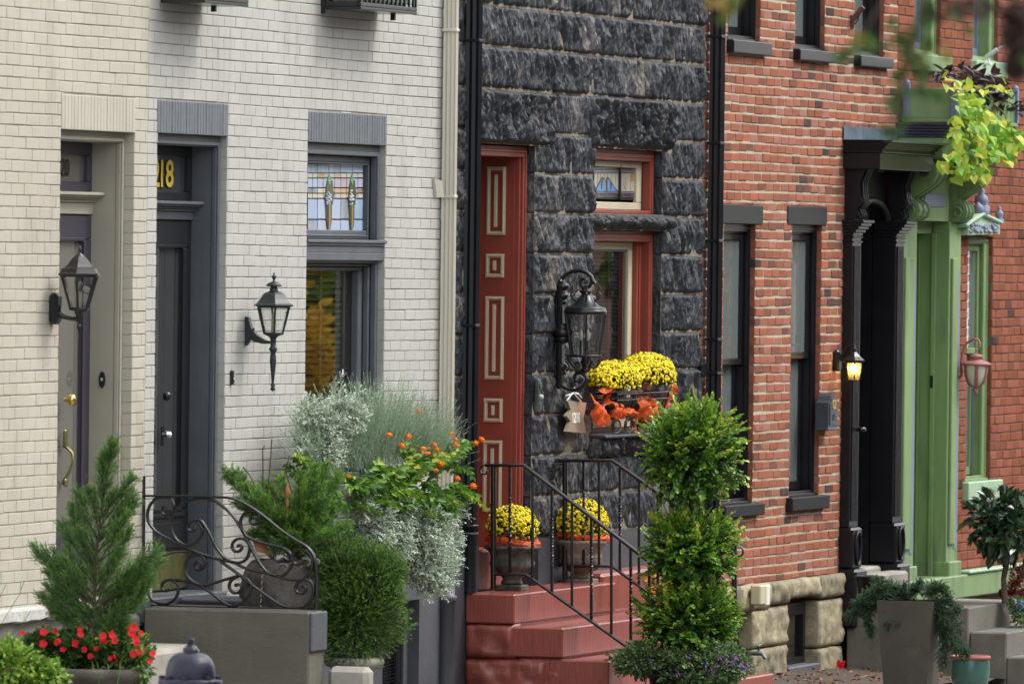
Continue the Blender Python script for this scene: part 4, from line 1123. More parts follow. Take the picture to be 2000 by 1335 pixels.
ze0 = ZZ(1730, 331, yc); ze1 = ZZ(1730, 299, yc)
xA_, xB_ = xa - .03, xe + .02
ent.box(xA_, xB_, -.30, .0, ze0, ze1, b=.004)
ent.box(xA_ - .01, xB_ + .01, -.32, .0, ze1 + .0005, ze1 + .02, b=.004)
nst = 6
for k in range(nst):
    t = k / (nst - 1)
    o_ = .01 + .10 * (t ** .8)
    ent.box(xA_ - o_ * .15, xB_ + o_ * .5, -.31 - o_ * .7, .0, ze1 + .021 + k * .013, ze1 + .021 + (k + 1) * .013 - .0005, b=.002)
entb = ent.build('entablature', m_black, portal)
fz = ze1 + .021 + nst * .013
m_flash = pmat('grey_blue_sheet_metal', (.20, .25, .32), .35, (.12, .16, .22), 7, bump=.4, bs=14, metal=.5, dirt=((.42, .45, .50), 9, .66))
fl_ = MB()
rr = random.Random(2)
n_ = 16
tops = [fz + .10 + rr.random() * .02 for _ in range(n_ + 1)]
for i in range(n_):
    x0_ = xA_ - .03 + (xB_ - xA_ - .02) * i / n_; x1_ = xA_ - .03 + (xB_ - xA_ - .02) * (i + 1) / n_
    y0_ = -.012 - .010 * (i % 2); y1_ = -.012 - .010 * ((i + 1) % 2)
    fl_.quad((x0_, y0_, fz), (x1_, y1_, fz), (x1_, y1_, tops[i + 1]), (x0_, y0_, tops[i]))
fl_.add([(xA_ - .04, -.415, fz + .002), (xB_ + .12, -.415, fz + .002), (xB_ + .07, -.01, fz + .003), (xA_ - .04, -.01, fz + .003), (xA_ - .04, -.403, fz - .014), (xB_ + .07, -.403, fz - .014)], [(0, 1, 2, 3), (4, 5, 1, 0)])
fl_.build('flashing', m_flash, portal)
MB().lathe([(0, -.02), (.03, -.015), (.034, 0), (.03, .015), (0, .02)], U(1683, 838, -.13), 10).tube([U(1683, 838, -.13), (U(1683, 838, -.13).x, -.07, U(1683, 838, -.13).z)], .012, 6).build('door_knocker', m_iron, portal)
MB().box(xp[0][1] + .04, xp[1][0] - .04, .0, .5, zb_p + .05, ZZ(1690, 1104, .1), b=.02).build('threshold', m_concl, hD)
# ---- green portal
gp_ = MB()
zg0 = ZZ(1810, 1140, -.08)
L0, L1 = XX(1757, 700, -.04), XX(1786, 700, -.04)
R0_, R1_ = XX(1850, 700, -.04), XX(1872, 700, -.04)
ztg = ZZ(1815, 432, -.04)
for (a, b) in ((L0, L1), (R0_, R1_)):
    gp_.box(a, b, -.05, .10, zg0, ztg, b=.006)
    gp_.box(a + .04, b - .17, -.075, -.0505, zg0 + .30, ztg - .30, b=.006)
    gp_.box(a - .01, b + .01, -.085, .1, zg0 - .01, zg0 + .16, b=.01)
green = gp_.build('door_portal', m_green, hE)
for (a, b) in ((L0, L1), (R0_, R1_)):
    x_ = b - .095; w_ = .10
    zt0, zt1 = zg0 + .26, ZZ(1780, 545, -.05)
    pts = [(x_ - w_ / 2, zt0), (x_ + w_ / 2, zt0), (x_ + w_ / 2, zt1)] + [(x_ + w_ / 2 * math.cos(t), zt1 + w_ * math.sin(t)) for t in (1.0, 2.1)] + [(x_ - w_ / 2, zt1)]
    MB().prism(pts, lambda u, v, d: (u, d, v), -.0505, -.056).build('inlay_strip', m_blue, green)
rec = MB()
yg = .33
rec.box(R0_ - .0, R0_ + .03, .10, yg, zg0, ztg); rec.box(L1 - .03, L1, .10, yg, zg0, ztg); rec.box(L1, R0_, .10, yg, ztg - .10, ztg - .0, b=.004)
rec.box(R0_ - .03, R0_, .06, .10, zg0, ztg - .1, b=.005); rec.box(R0_ - .02, R0_, .2, .215, zg0, ztg - .1, b=.004)
rec.build('door_surround', m_green, green)
MB().box(L1 - .2, R0_, yg, yg + .05, zg0, ztg).build('door', m_green2, hE)
q = U(1831, 745, .05); xk = R0_ - .031
MB().box(xk - .008, xk, .07, .095, q.z - .05, q.z + .05, b=.003).build('doorbell', m_iron, green)
ztc = ZZ(1830, 308, -.3)
for (a, b) in ((L0 + .05, L1 - .05), (R0_ + .05, R1_ - .05)):
    con = MB(); z0 = ztg
    Hc = ztc - ztg
    prof = [(0, z0), (-.09, z0), (-.15, z0 + .07 * Hc), (-.165, z0 + .16 * Hc), (-.15, z0 + .26 * Hc), (-.11, z0 + .31 * Hc), (-.09, z0 + .36 * Hc), (-.13, z0 + .42 * Hc), (-.19, z0 + .50 * Hc), (-.26, z0 + .60 * Hc), (-.30, z0 + .72 * Hc), (-.30, z0 + .84 * Hc), (-.26, z0 + .94 * Hc), (-.19, ztc), (0, ztc)]
    con.prism(prof, lambda u, v, d: (d, u, v), a, b)
    for (cy, cz, r0, sg) in ((-.20, z0 + .78 * Hc, .075, 1), (-.095, z0 + .15 * Hc, .045, -1)):
        pts = scroll(cy, cz, r0, .012, 1.2, 1.2 + 7.5, 26)
        con.tube([(a - .006, u, v) for u, v in pts], .010, 5)
    for k in range(3): con.tube([(a + .03 + k * (b - a - .06) / 2, u - .006, v) for u, v in prof[1:-2]], .012, 5)
    con.build('console', m_green, green)
MB().box(L1 - .02, R0_ + .02, -.035, .1, ztg + .001, ztc, b=.004).build('frieze_panel', m_green, green)
MB().box(XX(1808, 390, -.05), XX(1847, 390, -.05), -.045, -.0355, ZZ(1828, 404, -.05), ZZ(1828, 378, -.05), b=.004).build('frieze_inlay', m_blue, green)
eg = MB()
ye = -.38
ze0 = ztc + .001; ze1 = ZZ(1830, 268, ye)
eg.box(L0 - .02, R1_ + .02, ye, .0, ze0, ze1, b=.006)
eg.build('entablature', m_green, green)
nv = MB()
for k in range(5): nv.box(L0 - .03 - k * .008, R1_ + .02 + k * .01, ye - .01 - k * .014, .0, ze1 + .001 + k * .024, ze1 + (k + 1) * .024, b=.004)
nv.build('cornice', m_navy, green)
zcn = ze1 + 5 * .024
MB().box(XX(1752, 1130), 24, -.10, .02, ZZ(1870, 1165), ZZ(1870, 1120) - .0, b=.01).build('water_table', m_green, hE)
MB().box(XX(1868, 1130), 24, -.12, -.0, ZZ(1870, 1120) + .001, ZZ(1870, 1120) + .03, b=.01).build('water_table_cap', m_mint, hE)
# ------------------------------------------------------------------ ground, street, the far side of the street
m_soil = pmat('leafy_soil', (.075, .055, .040), .95, (.045, .035, .026), 8, bump=.9, bs=25, dirt=((.13, .075, .04), 14, .6))
m_walk = pmat('pavement_concrete', (.22, .205, .18), .9, (.15, .14, .12), 3, bump=.3, bs=40)
m_road = pmat('asphalt', (.05, .05, .05), .9, (.065, .063, .06), 6, bump=.5, bs=60)
def sheet(name, mat, y0, y1, dz, x0=-90, x1=160, n=50, kind='structure'):
    mb = MB(); vs = []
    for i in range(n + 1):
        x = x0 + (x1 - x0) * i / n; z = -0.10 - .027 * max(-70, min(x, 60)) + dz
        vs += [(x, y0, z), (x, y1, z)]
    mb.add(vs, [(2 * i, 2 * i + 2, 2 * i + 3, 2 * i + 1) for i in range(n)])
    return mb.build(name, mat, kind=kind)
sheet('ground', m_soil, -120, 60, -.16)
sheet('road', m_road, -14.0, -4.2, -.012)
sheet('pavement', m_walk, -4.0, .2, .0)
sheet('far_pavement', m_walk, -24.0, -14.0, .0)
k_ = MB()
for i in range(50):
    xa_ = -90 + 5 * i; xb2 = xa_ + 4.98
    za = -0.10 - .027 * max(-70, min(xa_, 60)); zb3 = -0.10 - .027 * max(-70, min(xb2, 60))
    k_.add([(xa_, -4.2, za - .15), (xb2, -4.2, zb3 - .15), (xb2, -4.2, zb3 + .004), (xa_, -4.2, za + .004), (xa_, -4.0, za - .15), (xb2, -4.0, zb3 - .15), (xb2, -4.0, zb3 + .004), (xa_, -4.0, za + .004)],
           [(0, 1, 2, 3), (3, 2, 6, 7), (4, 7, 6, 5), (0, 3, 7, 4), (1, 5, 6, 2)])
k_.build('kerb', m_conc, kind='structure')
# soil bed at the foot of the red house
sb = MB(); nx, ny = 40, 12; vs = []
for i in range(nx + 1):
    for j in range(ny + 1):
        x = xC1 - .5 + 9.5 * i / nx; y = -1.35 + 1.37 * j / ny
        vs.append((x, y, gz(x) + .045 + .03 * noise.noise(Vector((x * 3, y * 3, 0))) + .05 * (j / ny)))
sb.add(vs, [(i * (ny + 1) + j, (i + 1) * (ny + 1) + j, (i + 1) * (ny + 1) + j + 1, i * (ny + 1) + j + 1) for i in range(nx) for j in range(ny)], smooth=True)
sb.build('planting_bed', m_soil, kind='structure')
# houses across the street, only in reflections; set close and tall to block low skylight
m_far = [pmat('far_facade_paint', tuple(v * .45 for v in c), .8, tuple(v * .35 for v in c), 1.5) for c in ((.36, .12, .08), (.48, .44, .36), (.30, .32, .34), (.42, .22, .14))]
for i, x in enumerate((-22, -14, -6, 2, 10, 18, 26, 34, 42, 50, 58, 66, 74, 82)):
    h_ = 10.0 + (i * 37 % 5) * .5
    t = thing('terraced_house', ('brick', 'cream', 'grey', 'tan')[i % 4] + ' terraced house opposite, ' + ('first second third fourth fifth sixth seventh eighth ninth tenth eleventh twelfth thirteenth fourteenth').split()[i] + ' from the camera end, seen only reflected', 'house', (x, -20.5, gz(x)), 'houses across the street')
    b = MB().box(x, x + 7.6, -27, -20.5, gz(x) - .3, h_); w_ = b.build('wall', m_far[i % 4], t)
    for fz_ in (1.0, 4.2):
        for k in range(3): MB().box(x + .9 + 2.3 * k, x + 2.1 + 2.3 * k, -20.48, -20.44, gz(x) + fz_, gz(x) + fz_ + 1.9, b=.02).build('window', m_char, t)
    MB().box(x - .1, x + 7.7, -20.7, -20.4, h_, h_ + .35, b=.05).build('cornice', m_ivory, t)
# ------------------------------------------------------------------ stoops
# second cream house: cement cheek, painted landing, first tread
xs = UZ(283, 1187, 0).x * 0 + U(281, 1186, -.06).x
zt_ = U(281, 1186, -.06).z
q = UX(604, 1190, xs)
st = thing('stoop', 'olive grey cement stoop with scrolled iron rail before the slate door', 'stoop', (xs, 0, gz(xs)))
yo = q.y
xw = xs + .27
MB().box(xs, xw, yo, -.06, gz(xs) - .35, zt_ - .001, b=.01).build('cheek_wall', m_olive, st)
MB().box(xs + .004, xw + .014, yo - .022, yo - .0005, zt_ - .24, zt_ - .003, b=.008).build('coping', m_base, st)
MB().box(xw + .0125, xs + .98, yo + .22, -.06, gz(xs) - .35, zt_ - .0 + .0, b=.012).build('landing', m_greyf, st)
MB().box(xs + .6, xs + .85, yo + .25, -.07, zt_ + .0005, zt_ + .05, b=.02).build('mat', m_greyf, st)
MB().box(xs + .05, xs + 1.52, -.06, .26, zt_ - .1, dB['b'] + .004, b=.01).build('door_sill', m_slate, st)
q2 = U(722, 1306, yo - .30)
zt2 = UX(650, 1303, xs + .3).z
p2 = UX(720, 1303, xs + .3)
MB().box(xs + .28, xs + .42, p2.y, yo - .021, gz(xs) - .35, p2.z, b=.03).build('step', m_concl, st)
MB().box(xs + .28, xs + .42, p2.y - .32, p2.y - .001, gz(xs) - .35, p2.z - .19, b=.03).build('step', m_concl, st)
# near house: pale worn step
q = UX(358, 1266, xs - .35)
st = thing('stoop', 'pale worn concrete step of the near house, behind the hydrant', 'stoop', (xs - 1.2, 0, gz(xs - 1.2)))
MB().box(xs - 1.5, xs - .02, q.y, -.052, gz(xs) - .3, UX(300, 1257, xs - .2).z, b=.035).build('step', m_concl, st)
MB().box(xs - 1.35, xs - .02, q.y + .45, -.051, gz(xs) - .1, UX(300, 1200, xs - .2).z, b=.03).build('step', m_olive, st)
# stone house: red painted steps
sx0 = XX(889, 1200); zL = ZZ(950, 1155, -.25)
cor = UX(1005, 1160, sx0); D1 = cor.y
sx1 = U(1203, 1141, D1).x
st = thing('stoop', 'glossy brick red painted stone steps in front of the dark stone house', 'stoop', (sx0, 0, gz(sx0)))
rise = .222
c2 = UX(1100, 1226, sx0 + .02); c3 = UX(1191, 1290, sx0 + .04)
zs = [cor.z, c2.z, c3.z, c3.z - .2]
ys = [D1, c2.y, c3.y, c3.y - .34]
EX = [0, .35, .6, .8]
for k in range(4):
    xe_ = sx1 + (0 if k == 0 else .55)
    bt = zs[k] - .20 if k < 3 else zs[k] - .5
    MB().box(sx0 + .012 * k, xe_, ys[k], (-.072 if k == 0 else ys[k - 1] + .10), bt, zs[k], b=.009).build('landing' if k == 0 else 'step', m_stoop, st)
def rough_block(x, y0, y1, z0, z1, parent, seed, mat, name='stone', ax='x', b=.04):
    """rock-faced side block: ax='x' faces the camera side (-x)"""
    nu, nv = max(5, int((y1 - y0) / .022)), max(5, int((z1 - z0) / .022)); V = []; Fc = []
    off = Vector((seed * 2.7, seed, 0))
    for j in range(nv + 1):
        for i in range(nu + 1):
            u, v = i / nu, j / nv
            y = y1 + (y0 - y1) * u; z = z0 + (z1 - z0) * v
            e = min(1, min(u, 1 - u) * (y1 - y0) / .03) ** .5 * min(1, min(v, 1 - v) * (z1 - z0) / .03) ** .5
            n_ = noise.noise(Vector((y * 6, z * 8, 0)) + off) * .04 + abs(noise.noise(Vector((y * 12, z * 16, 5)) + off)) * .03
            V.append((x - (b + n_) * e, y, z))
    w = nu + 1
    for j in range(nv):
        for i in range(nu): a = j * w + i; Fc.append((a, a + 1, a + 1 + w, a + w))
    loop = [i for i in range(nu + 1)] + [j * w + nu for j in range(1, nv + 1)] + [nv * w + i for i in range(nu - 1, -1, -1)] + [j * w for j in range(nv - 1, 0, -1)]
    V = np.array(V); n = len(V); bk = V[loop].copy(); bk[:, 0] = x + .12; V = np.vstack([V, bk])
    for i in range(len(loop)): Fc.append((loop[i], n + i, n + (i + 1) % len(loop), loop[(i + 1) % len(loop)]))
    return bulk(name, V, np.array(Fc), np.full(len(Fc), .5), mat, parent, smooth=True)
zg_ = gz(sx0) - .3
MB().box(sx0 + .06, sx1 + .5, D1 + .02, -.072, zg_, zs[0] - .201).build('core', m_stoop, st)
rough_block(sx0 + .035, D1 + .005, -.06, zs[0] - .20 - .235, zs[0] - .203, st, 3, m_stoop)
rough_block(sx0 + .035, ys[1] + .12, -.06, zs[0] - .20 - .235 - .25, zs[0] - .20 - .239, st, 4, m_stoop)
rough_block(sx0 + .045, ys[1] + .02, D1 - .01, zs[2] - .26, zs[1] - .203, st, 5, m_stoop, b=.02)
MB().box(sx0 + .08, sx1 + .5, ys[1] + .03, D1 + .019, zg_, zs[1] - .201).box(sx0 + .1, sx1 + .5, ys[2] + .03, ys[1] + .029, zg_, zs[2] - .201).build('core', m_stoop, st)
# low red brick kerb wall beyond the landing
MB().box(sx1 + .01, XX(1262, 1120), D1 + .1, -.072, gz(sx1) - .2, ZZ(1230, 1110, -.2), b=.02).build('side_wall', m_stoop, st)
# red house: grey cement side of its steps, under the black portal
xq = XX(1640, 1250); q = UX(1712, 1200, xq)
st = thing('stoop', 'grey cement block of steps under the black portal', 'stoop', (xq, 0, gz(xq)))
zq = U(1650, 1184, -.15).z
MB().box(xq - .02, xq + 1.35, -1.05, -.06, gz(xq) - .4, zq, b=.01).build('landing', m_conc, st)
for k in range(2): MB().box(xq - .0 + .02, xq + 1.3, -1.05 - .3 * (k + 1), -1.051 - .3 * k, gz(xq) - .4, zq - .19 * (k + 1), b=.012).build('step', m_conc, st)
MB().box(xp[0][1] + .02, xp[1][0] - .02, -.22, -.061, zq + .001, ZZ(1700, 1122, -.2), b=.02).build('step', m_concl, st)
# green house: concrete steps with a raised box
st = thing('stoop', 'weathered concrete steps with raised planting box, right of the tapered planter', 'stoop', (12.2, 0, gz(12.2)))
def px_box(name, x, pL, pR, yb_, dep, zlow, mat, b=.015, tint=.5):
    """a block whose left face corner shows at pL=(px,py) in plane x, deep 'dep' along the street"""
    a = UX(pL[0], pL[1], x)
    return MB().box(x, x + dep, a.y, a.y + yb_, zlow, a.z, b=b).build(name, mat, st), a
XS = U(1905, 1180, -1.0).x
m_steps = pmat('stained_concrete_steps', (.25, .235, .195), .88, (.17, .16, .135), 4, bump=.5, bs=50, dirt=((.085, .08, .065), 3.5, .57))
a = UX(1902, 1195, XS)
z1_ = a.z
MB().box(XS, XS + 2.6, a.y, -.11, gz(XS) - .4, z1_ - .0, b=.02).build('planting_box', m_steps, st)
MB().box(XS + .3, XS + 2.0, a.y + .1, -.2, z1_ + .001, z1_ + .006).build('bed_soil', m_soil, st)
z2_ = z1_ - .26; z3_ = z2_ - .24; z4_ = z3_ - .22
MB().box(XS - .35, XS + .45, a.y - .06, -.3, gz(XS) - .4, z2_ - .02, b=.02).build('step', m_steps, st)
MB().box(XS + .55, XS + 3.4, a.y - .35, a.y - .001, gz(XS) - .4, z2_, b=.02).build('step', m_steps, st)
MB().box(XS - .2, XS + 3.2, a.y - .75, a.y - .351, gz(XS) - .4, z3_, b=.02).build('step', m_steps, st)
MB().box(XS - .2, XS + 3.2, a.y - 1.15, a.y - .751, gz(XS) - .4, z4_, b=.02).build('step', m_steps, st)
# ------------------------------------------------------------------ downspouts
def downspout(name, label, pxL, pxR, ptop, pbot, mat, y1=-.02, dep=.09, flutes=3, boot=None, straps=()):
    xm_ = XX((pxL + pxR) / 2, (ptop + pbot) / 2, y1 - dep / 2)
    sc = PJ((xm_, y1 - dep, 2))[2]
    wv = (pxR - pxL) / sc              # seen size: mostly the projecting side
    # the pipe's square section turned to the street: visible width = dep * cos + w * sin
    w_ = max(.05, (pxR - pxL - dep * sc * .955) / (sc * .3))
    zt0 = 6.5; zb0 = U(pxL, pbot, y1 - dep).z
    o = thing(name, label, 'downspout', (xm_, y1, zb0))
    mb = MB(); x0, x1 = xm_ - w_ / 2, xm_ + w_ / 2
    n = 4 * flutes
    sec = []
    def side(ax, ay, bx, by, nxv, nyv):
        for i in range(n):
            t = i / n; r_ = .006 * math.cos(2 * math.pi * t * flutes) - .006
            sec.append((ax + (bx - ax) * t + nxv * r_, ay + (by - ay) * t + nyv * r_))
    side(x0, y1, x0, y1 - dep, -1, 0); side(x0, y1 - dep, x1, y1 - dep, 0, -1); side(x1, y1 - dep, x1, y1, 1, 0)
    sec.append((x1, y1))
    vs = [(a_, b_, zb0) for a_, b_ in sec] + [(a_, b_, zt0) for a_, b_ in sec]; m = len(sec)
    mb.add(vs, [(i, (i + 1) % m, (i + 1) % m + m, i + m) for i in range(m)], smooth=False)
    mb.build('pipe', mat, o)
    for py in straps:
        z = ZZ((pxL + pxR) / 2, py, y1); MB().box(x0 - .006, x1 + .006, y1 - dep - .006, y1 + .012, z - .010, z + .010, b=.003).build('strap', mat, o)
    return o, xm_, w_, zb0
m_alum = pmat('cream_downspout_paint', (.58, .55, .46), .3, (.52, .49, .41), 3, stretch=(1, 1, .15), spec=.5)
o, xm_, w_, zb0 = downspout('downspout', 'cream fluted downspout between the pale brick and dark stone houses', 861, 890, 0, 1066, m_alum, y1=-.015, dep=.088, straps=(384, 60))
m_cast = pmat('grey_cast_iron_paint', (.085, .088, .098), .45, (.07, .072, .08), 8, bump=.6, bs=30)
cb = MB(); cx_ = xm_; cy_ = -.075; zc_ = ZZ(872, 1162, -.07)
zb1 = gz(xm_) - .1
cb.lathe([(.058, 0), (.058, zc_ - .04 - zb1), (.068, zc_ - .035 - zb1), (.068, zc_ + .0 - zb1), (.055, zc_ + .005 - zb1), (.055, zb0 + .03 - zb1), (.064, zb0 + .035 - zb1), (.064, zb0 + .09 - zb1), (.05, zb0 + .10 - zb1)], (cx_, cy_, zb1), 16)
cb.build('cast_iron_boot', m_cast, o)
kb = MB(); A = U(851, 348, -.02); kb.add([(A.x - .02, -.02, A.z), (A.x + .05, -.05, A.z - .02), (A.x + .09, -.05, A.z - .13), (A.x + .03, -.02, A.z - .125), (A.x - .02, .0, A.z), (A.x + .03, .0, A.z - .125)], [(0, 3, 2, 1), (0, 1, 4), (0, 4, 5, 3)])
kb.build('bracket_plate', m_alum, o)
m_blk = pmat('black_downspout_paint', (.008, .009, .011), .32, (.012, .013, .016), 4, bump=.05, bs=30, spec=.28)
o, xm_, w_, zb0 = downspout('downspout', 'black downspout left of the red paneled doorway', 905, 937, 0, 1040, m_blk, y1=-.035, dep=.090, straps=(80, 635), flutes=2)
bt = MB(); zt0 = zs[0] + .002
hb = zb0 - zt0
bt.lathe([(.052, 0), (.052, hb - .10), (.060, hb - .09), (.060, hb + .03), (.064, hb + .03), (.064, hb + .045), (.050, hb + .05)], (xm_ + .01, -.085, zt0), 16)
bt.lathe([(.0565, 0), (.0565, .006)], (xm_ + .01, -.085, zt0 + hb - .03), 16)
bt.build('cast_iron_boot', m_blk, o)
MB().lathe([(.063, 0), (.063, .012)], (xm_ + .01, -.085, zt0 + hb - .015), 16).build('ring', m_cast, o)
o, xm_, w_, zb0 = downspout('downspout', 'black fluted downspout between the stone house and the red brick house', 1379, 1410, 0, 1330, m_blk, y1=-.03, dep=.088, straps=(72, 280, 470, 662, 728), flutes=2)
A = U(1366, 722, -.01); MB().box(A.x - .06, A.x + .06, -.05, 0, A.z - .05, A.z + .05, b=.006).tube([(A.x, -.03, A.z + .03), (A.x - .35, -.06, A.z + .035)], .004, 5).build('cable_clip', m_blk, o)
# ------------------------------------------------------------------ window cages at the top of the picture
def cage(label, pA, pB, yo_, nsl, full):
    """wall-mounted iron cage: its floor shows from pA (wall, left) and pB (outer, right)"""
    z = ZZ(pA[0], pA[1])
    x0 = XX(pA[0], pA[1]); 
    q_ = UX(pB[0], pB[1], x0); yo__ = q_.y if yo_ is None else yo_
    t = thing('window_cage', label, 'window cage', (x0, 0, z), 'iron window cages')
    return t, x0, z, yo__
x0 = XX(627, 14); z0 = ZZ(627, 18)
yc_ = UX(705, 20, x0).y
x1 = U(815, 22, yc_).x
t = thing('window_cage', 'black slatted iron window cage jutting from the pale brick, the fuller of the two', 'window cage', (x0, 0, z0), 'iron window cages')
g_ = MB().box(x0, x1, yc_, -.01, z0, z0 + .02, b=.004).frame(x0, x1, z0 + .0205, z0 + .55, .025, yc_, yc_ + .025, b=.004)
g_.box(x0, x0 + .02, yc_ + .026, -.01, z0 + .0205, z0 + .05); g_.box(x0, x0 + .02, yc_ + .026, -.01, z0 + .5, z0 + .53)
g_.box(x1 - .02, x1, yc_ + .026, -.01, z0 + .0205, z0 + .05); g_.box(x1 - .02, x1, yc_ + .026, -.01, z0 + .5, z0 + .53)
g_.box(x0 - .01, x0 + .02, -.03, .0, z0 - .03, z0 + .58, b=.004)
g_.box(x0 + .78 * (x1 - x0), x0 + .80 * (x1 - x0), -.20, -.17, z0 - .045, z0 - .0005)
g_.build('cage_frame', m_iron, t)
for i in range(13):
    x = x0 + .05 + (x1 - x0 - .1) * i / 12; MB().box(x - .018, x + .008, yc_ + .003, yc_ + .018, z0 + .046, z0 + .524, b=.003).build('slat', m_iron, t)
MB().box(x0 + .03, x1 - .03, yc_ + .05, -.05, z0 + .05, z0 + .45, b=.02).build('inner_box', pmat('grey_unit_casing', (.30, .32, .34), .5), t)
x0 = XX(310, 0); z0 = ZZ(330, 2, -.2); x1 = XX(432, 0, -.12)
t = thing('window_cage', 'black window cage at the very top above the slate door, only its underside in view', 'window cage', (x0, 0, z0), 'iron window cages')
g_ = MB().box(x0, x1, -.30, -.01, z0, z0 + .02, b=.004).frame(x0, x1, z0 + .0205, z0 + .55, .025, -.30, -.275, b=.004)
g_.box(x0 + .8 * (x1 - x0), x0 + .83 * (x1 - x0), -.14, -.11, z0 - .035, z0 - .0005); g_.build('cage_frame', m_iron, t)
MB().box(x0 + .03, x1 - .03, -.27, -.02, z0 + .0208, z0 + .45, b=.02).build('inner_box', m_char, t)
# ------------------------------------------------------------------ lanterns
m_clear = glassmat('lantern_glass', (.96, .97, .96), refl=.9)
m_seed = glassmat('hammered_lantern_glass', (.95, .96, .95), refl=1.3, bump=.6, bs=60)
m_bulb = glassmat('bulb_glass', (.96, .96, .96), refl=1.4)
m_lampb = pmat('black_lantern_paint', (.009, .010, .010), .28, (.014, .015, .015), 12, bump=.1, bs=100, spec=.4)
m_lampg = pmat('dark_green_grey_lantern_paint', (.016, .020, .021), .42, (.022, .027, .028), 12, bump=.12, bs=100, spec=.4)
def lathe_px(mb, prof, cx, cz, s, x, y, n=16, **k):
    """prof in picture pixels: (half width, y pixel) about (cx, cz); s pixels per metre"""
    mb.lathe([(w / s, (cz - v) / s) for w, v in prof], (x, y, 0), n, **k)
def lantern_frame(t, x, y, z0, z1, r0, r1, n, mat, gm, rot, bar=.010, inset=.9):
    """six or so glass sides between bars, from radius r0 at z0 (bottom) to r1 at z1"""
    fb_ = MB()
    for j in range(n):
        a = 2 * math.pi * j / n + rot
        p0 = (x + r0 * math.cos(a), y + r0 * math.sin(a), z0); p1 = (x + r1 * math.cos(a), y + r1 * math.sin(a), z1)
        fb_.tube([p0, p1], 0, rect=(bar, bar), ups=(math.cos(a), math.sin(a), 0))
    for rr_, zz in ((r0, z0), (r1, z1)):
        pts = [(x + rr_ * math.cos(2 * math.pi * j / n + rot), y + rr_ * math.sin(2 * math.pi * j / n + rot), zz) for j in range(n)]
        fb_.tube(pts, 0, rect=(bar * 1.2, bar * 1.2), closed=True, ups=(0, 0, 1))
    fb_.build('lantern_bars', mat, t)
    for j in range(n):
        a, b = 2 * math.pi * j / n + rot, 2 * math.pi * (j + 1) / n + rot
        k = inset
        A = (x + r0 * k * math.cos(a), y + r0 * k * math.sin(a), z0); B_ = (x + r0 * k * math.cos(b), y + r0 * k * math.sin(b), z0)
        C_ = (x + r1 * k * math.cos(b), y + r1 * k * math.sin(b), z1); D_ = (x + r1 * k * math.cos(a), y + r1 * k * math.sin(a), z1)
        MB().quad(A, B_, C_, D_).build('glass_pane', gm, t)
def zpx(cx, py, x, y):       # height at which a pixel row crosses the vertical through (x, y)
    p0, p1 = PJ((x, y, 1)), PJ((x, y, 3)); return 1 + 2 * (py - p0[1]) / (p1[1] - p0[1])
def bulb(t, x, y, z, r_, mat=None, hgt=.05):
    b_ = MB().lathe([(.012, 0), (.014, .02), (r_ * .7, .035), (r_, .035 + r_), (r_ * .7, .035 + 1.75 * r_), (0, .035 + 2 * r_)], (x, y, z + hgt), 12)
    b_.build('bulb', mat or m_bulb, t)
    MB().lathe([(.014, 0), (.014, hgt + .015), (0, hgt + .02)], (x, y, z), 10).build('socket', m_ivory, t)
# ---- lantern of the near house
xw_ = XX(100, 600, -.0); y_ = -UX(155, 560, xw_).y * -1
x_ = xw_; Z = lambda py: zpx(155, py, x_, y_); s = PJ((x_, y_, 3))[2]
t = thing('wall_lantern', 'black tapered six sided wall lantern beside the near plum door', 'lantern', (x_, 0, Z(650)), None)
mb = MB()
prof = [(0, 479), (2, 482), (4.2, 489), (3, 493), (3.5, 495), (9, 499), (9.5, 501), (13, 504)]
mb.lathe([(w / s, Z(v)) for w, v in prof][::-1], (x_, y_, 0), 12)
rt = math.radians(12)
mb.lathe([(44.5 / s, Z(537.5)), (44.5 / s, Z(534)), (41 / s, Z(532)), (36 / s, Z(524)), (30 / s, Z(521.5)), (24 / s, Z(515)), (17 / s, Z(506)), (11 / s, Z(500))], (x_, y_, 0), 6, smooth=False, rot=rt)
mb.build('lantern_roof', m_lampb, t)
lantern_frame(t, x_, y_, Z(603), Z(538), 18 / s, 38 / s, 6, m_lampb, m_clear, rt, bar=.014)
mb = MB().lathe([(17 / s, Z(606)), (19 / s, Z(603))], (x_, y_, 0), 6, rot=rt)
mb.lathe([(w / s, Z(v)) for w, v in [(0, 649), (2.5, 645), (4.5, 638), (3.5, 634), (2, 632), (5, 629), (5, 622), (6, 618), (7, 612), (13, 606)]], (x_, y_, 0), 12)
mb.build('lantern_base', m_lampb, t)
mb = MB()
ws = UX(100, 600, x_)
mb.box(x_ - .05, x_ + .05, -.055, .002, Z(634), Z(572), b=.02)
arm = [(112, 607), (117, 614), (126, 619), (138, 622), (152, 623)]
pts = [UX(px, py, x_) for px, py in arm]; mb.tube([(x_, -.03, pts[0].z + .02)] + pts, [.035, .028, .018, .014, .012, .012], 10)
mb.build('wall_bracket', m_lampb, t)
bulb(t, x_, y_, Z(603), .033, hgt=.085)
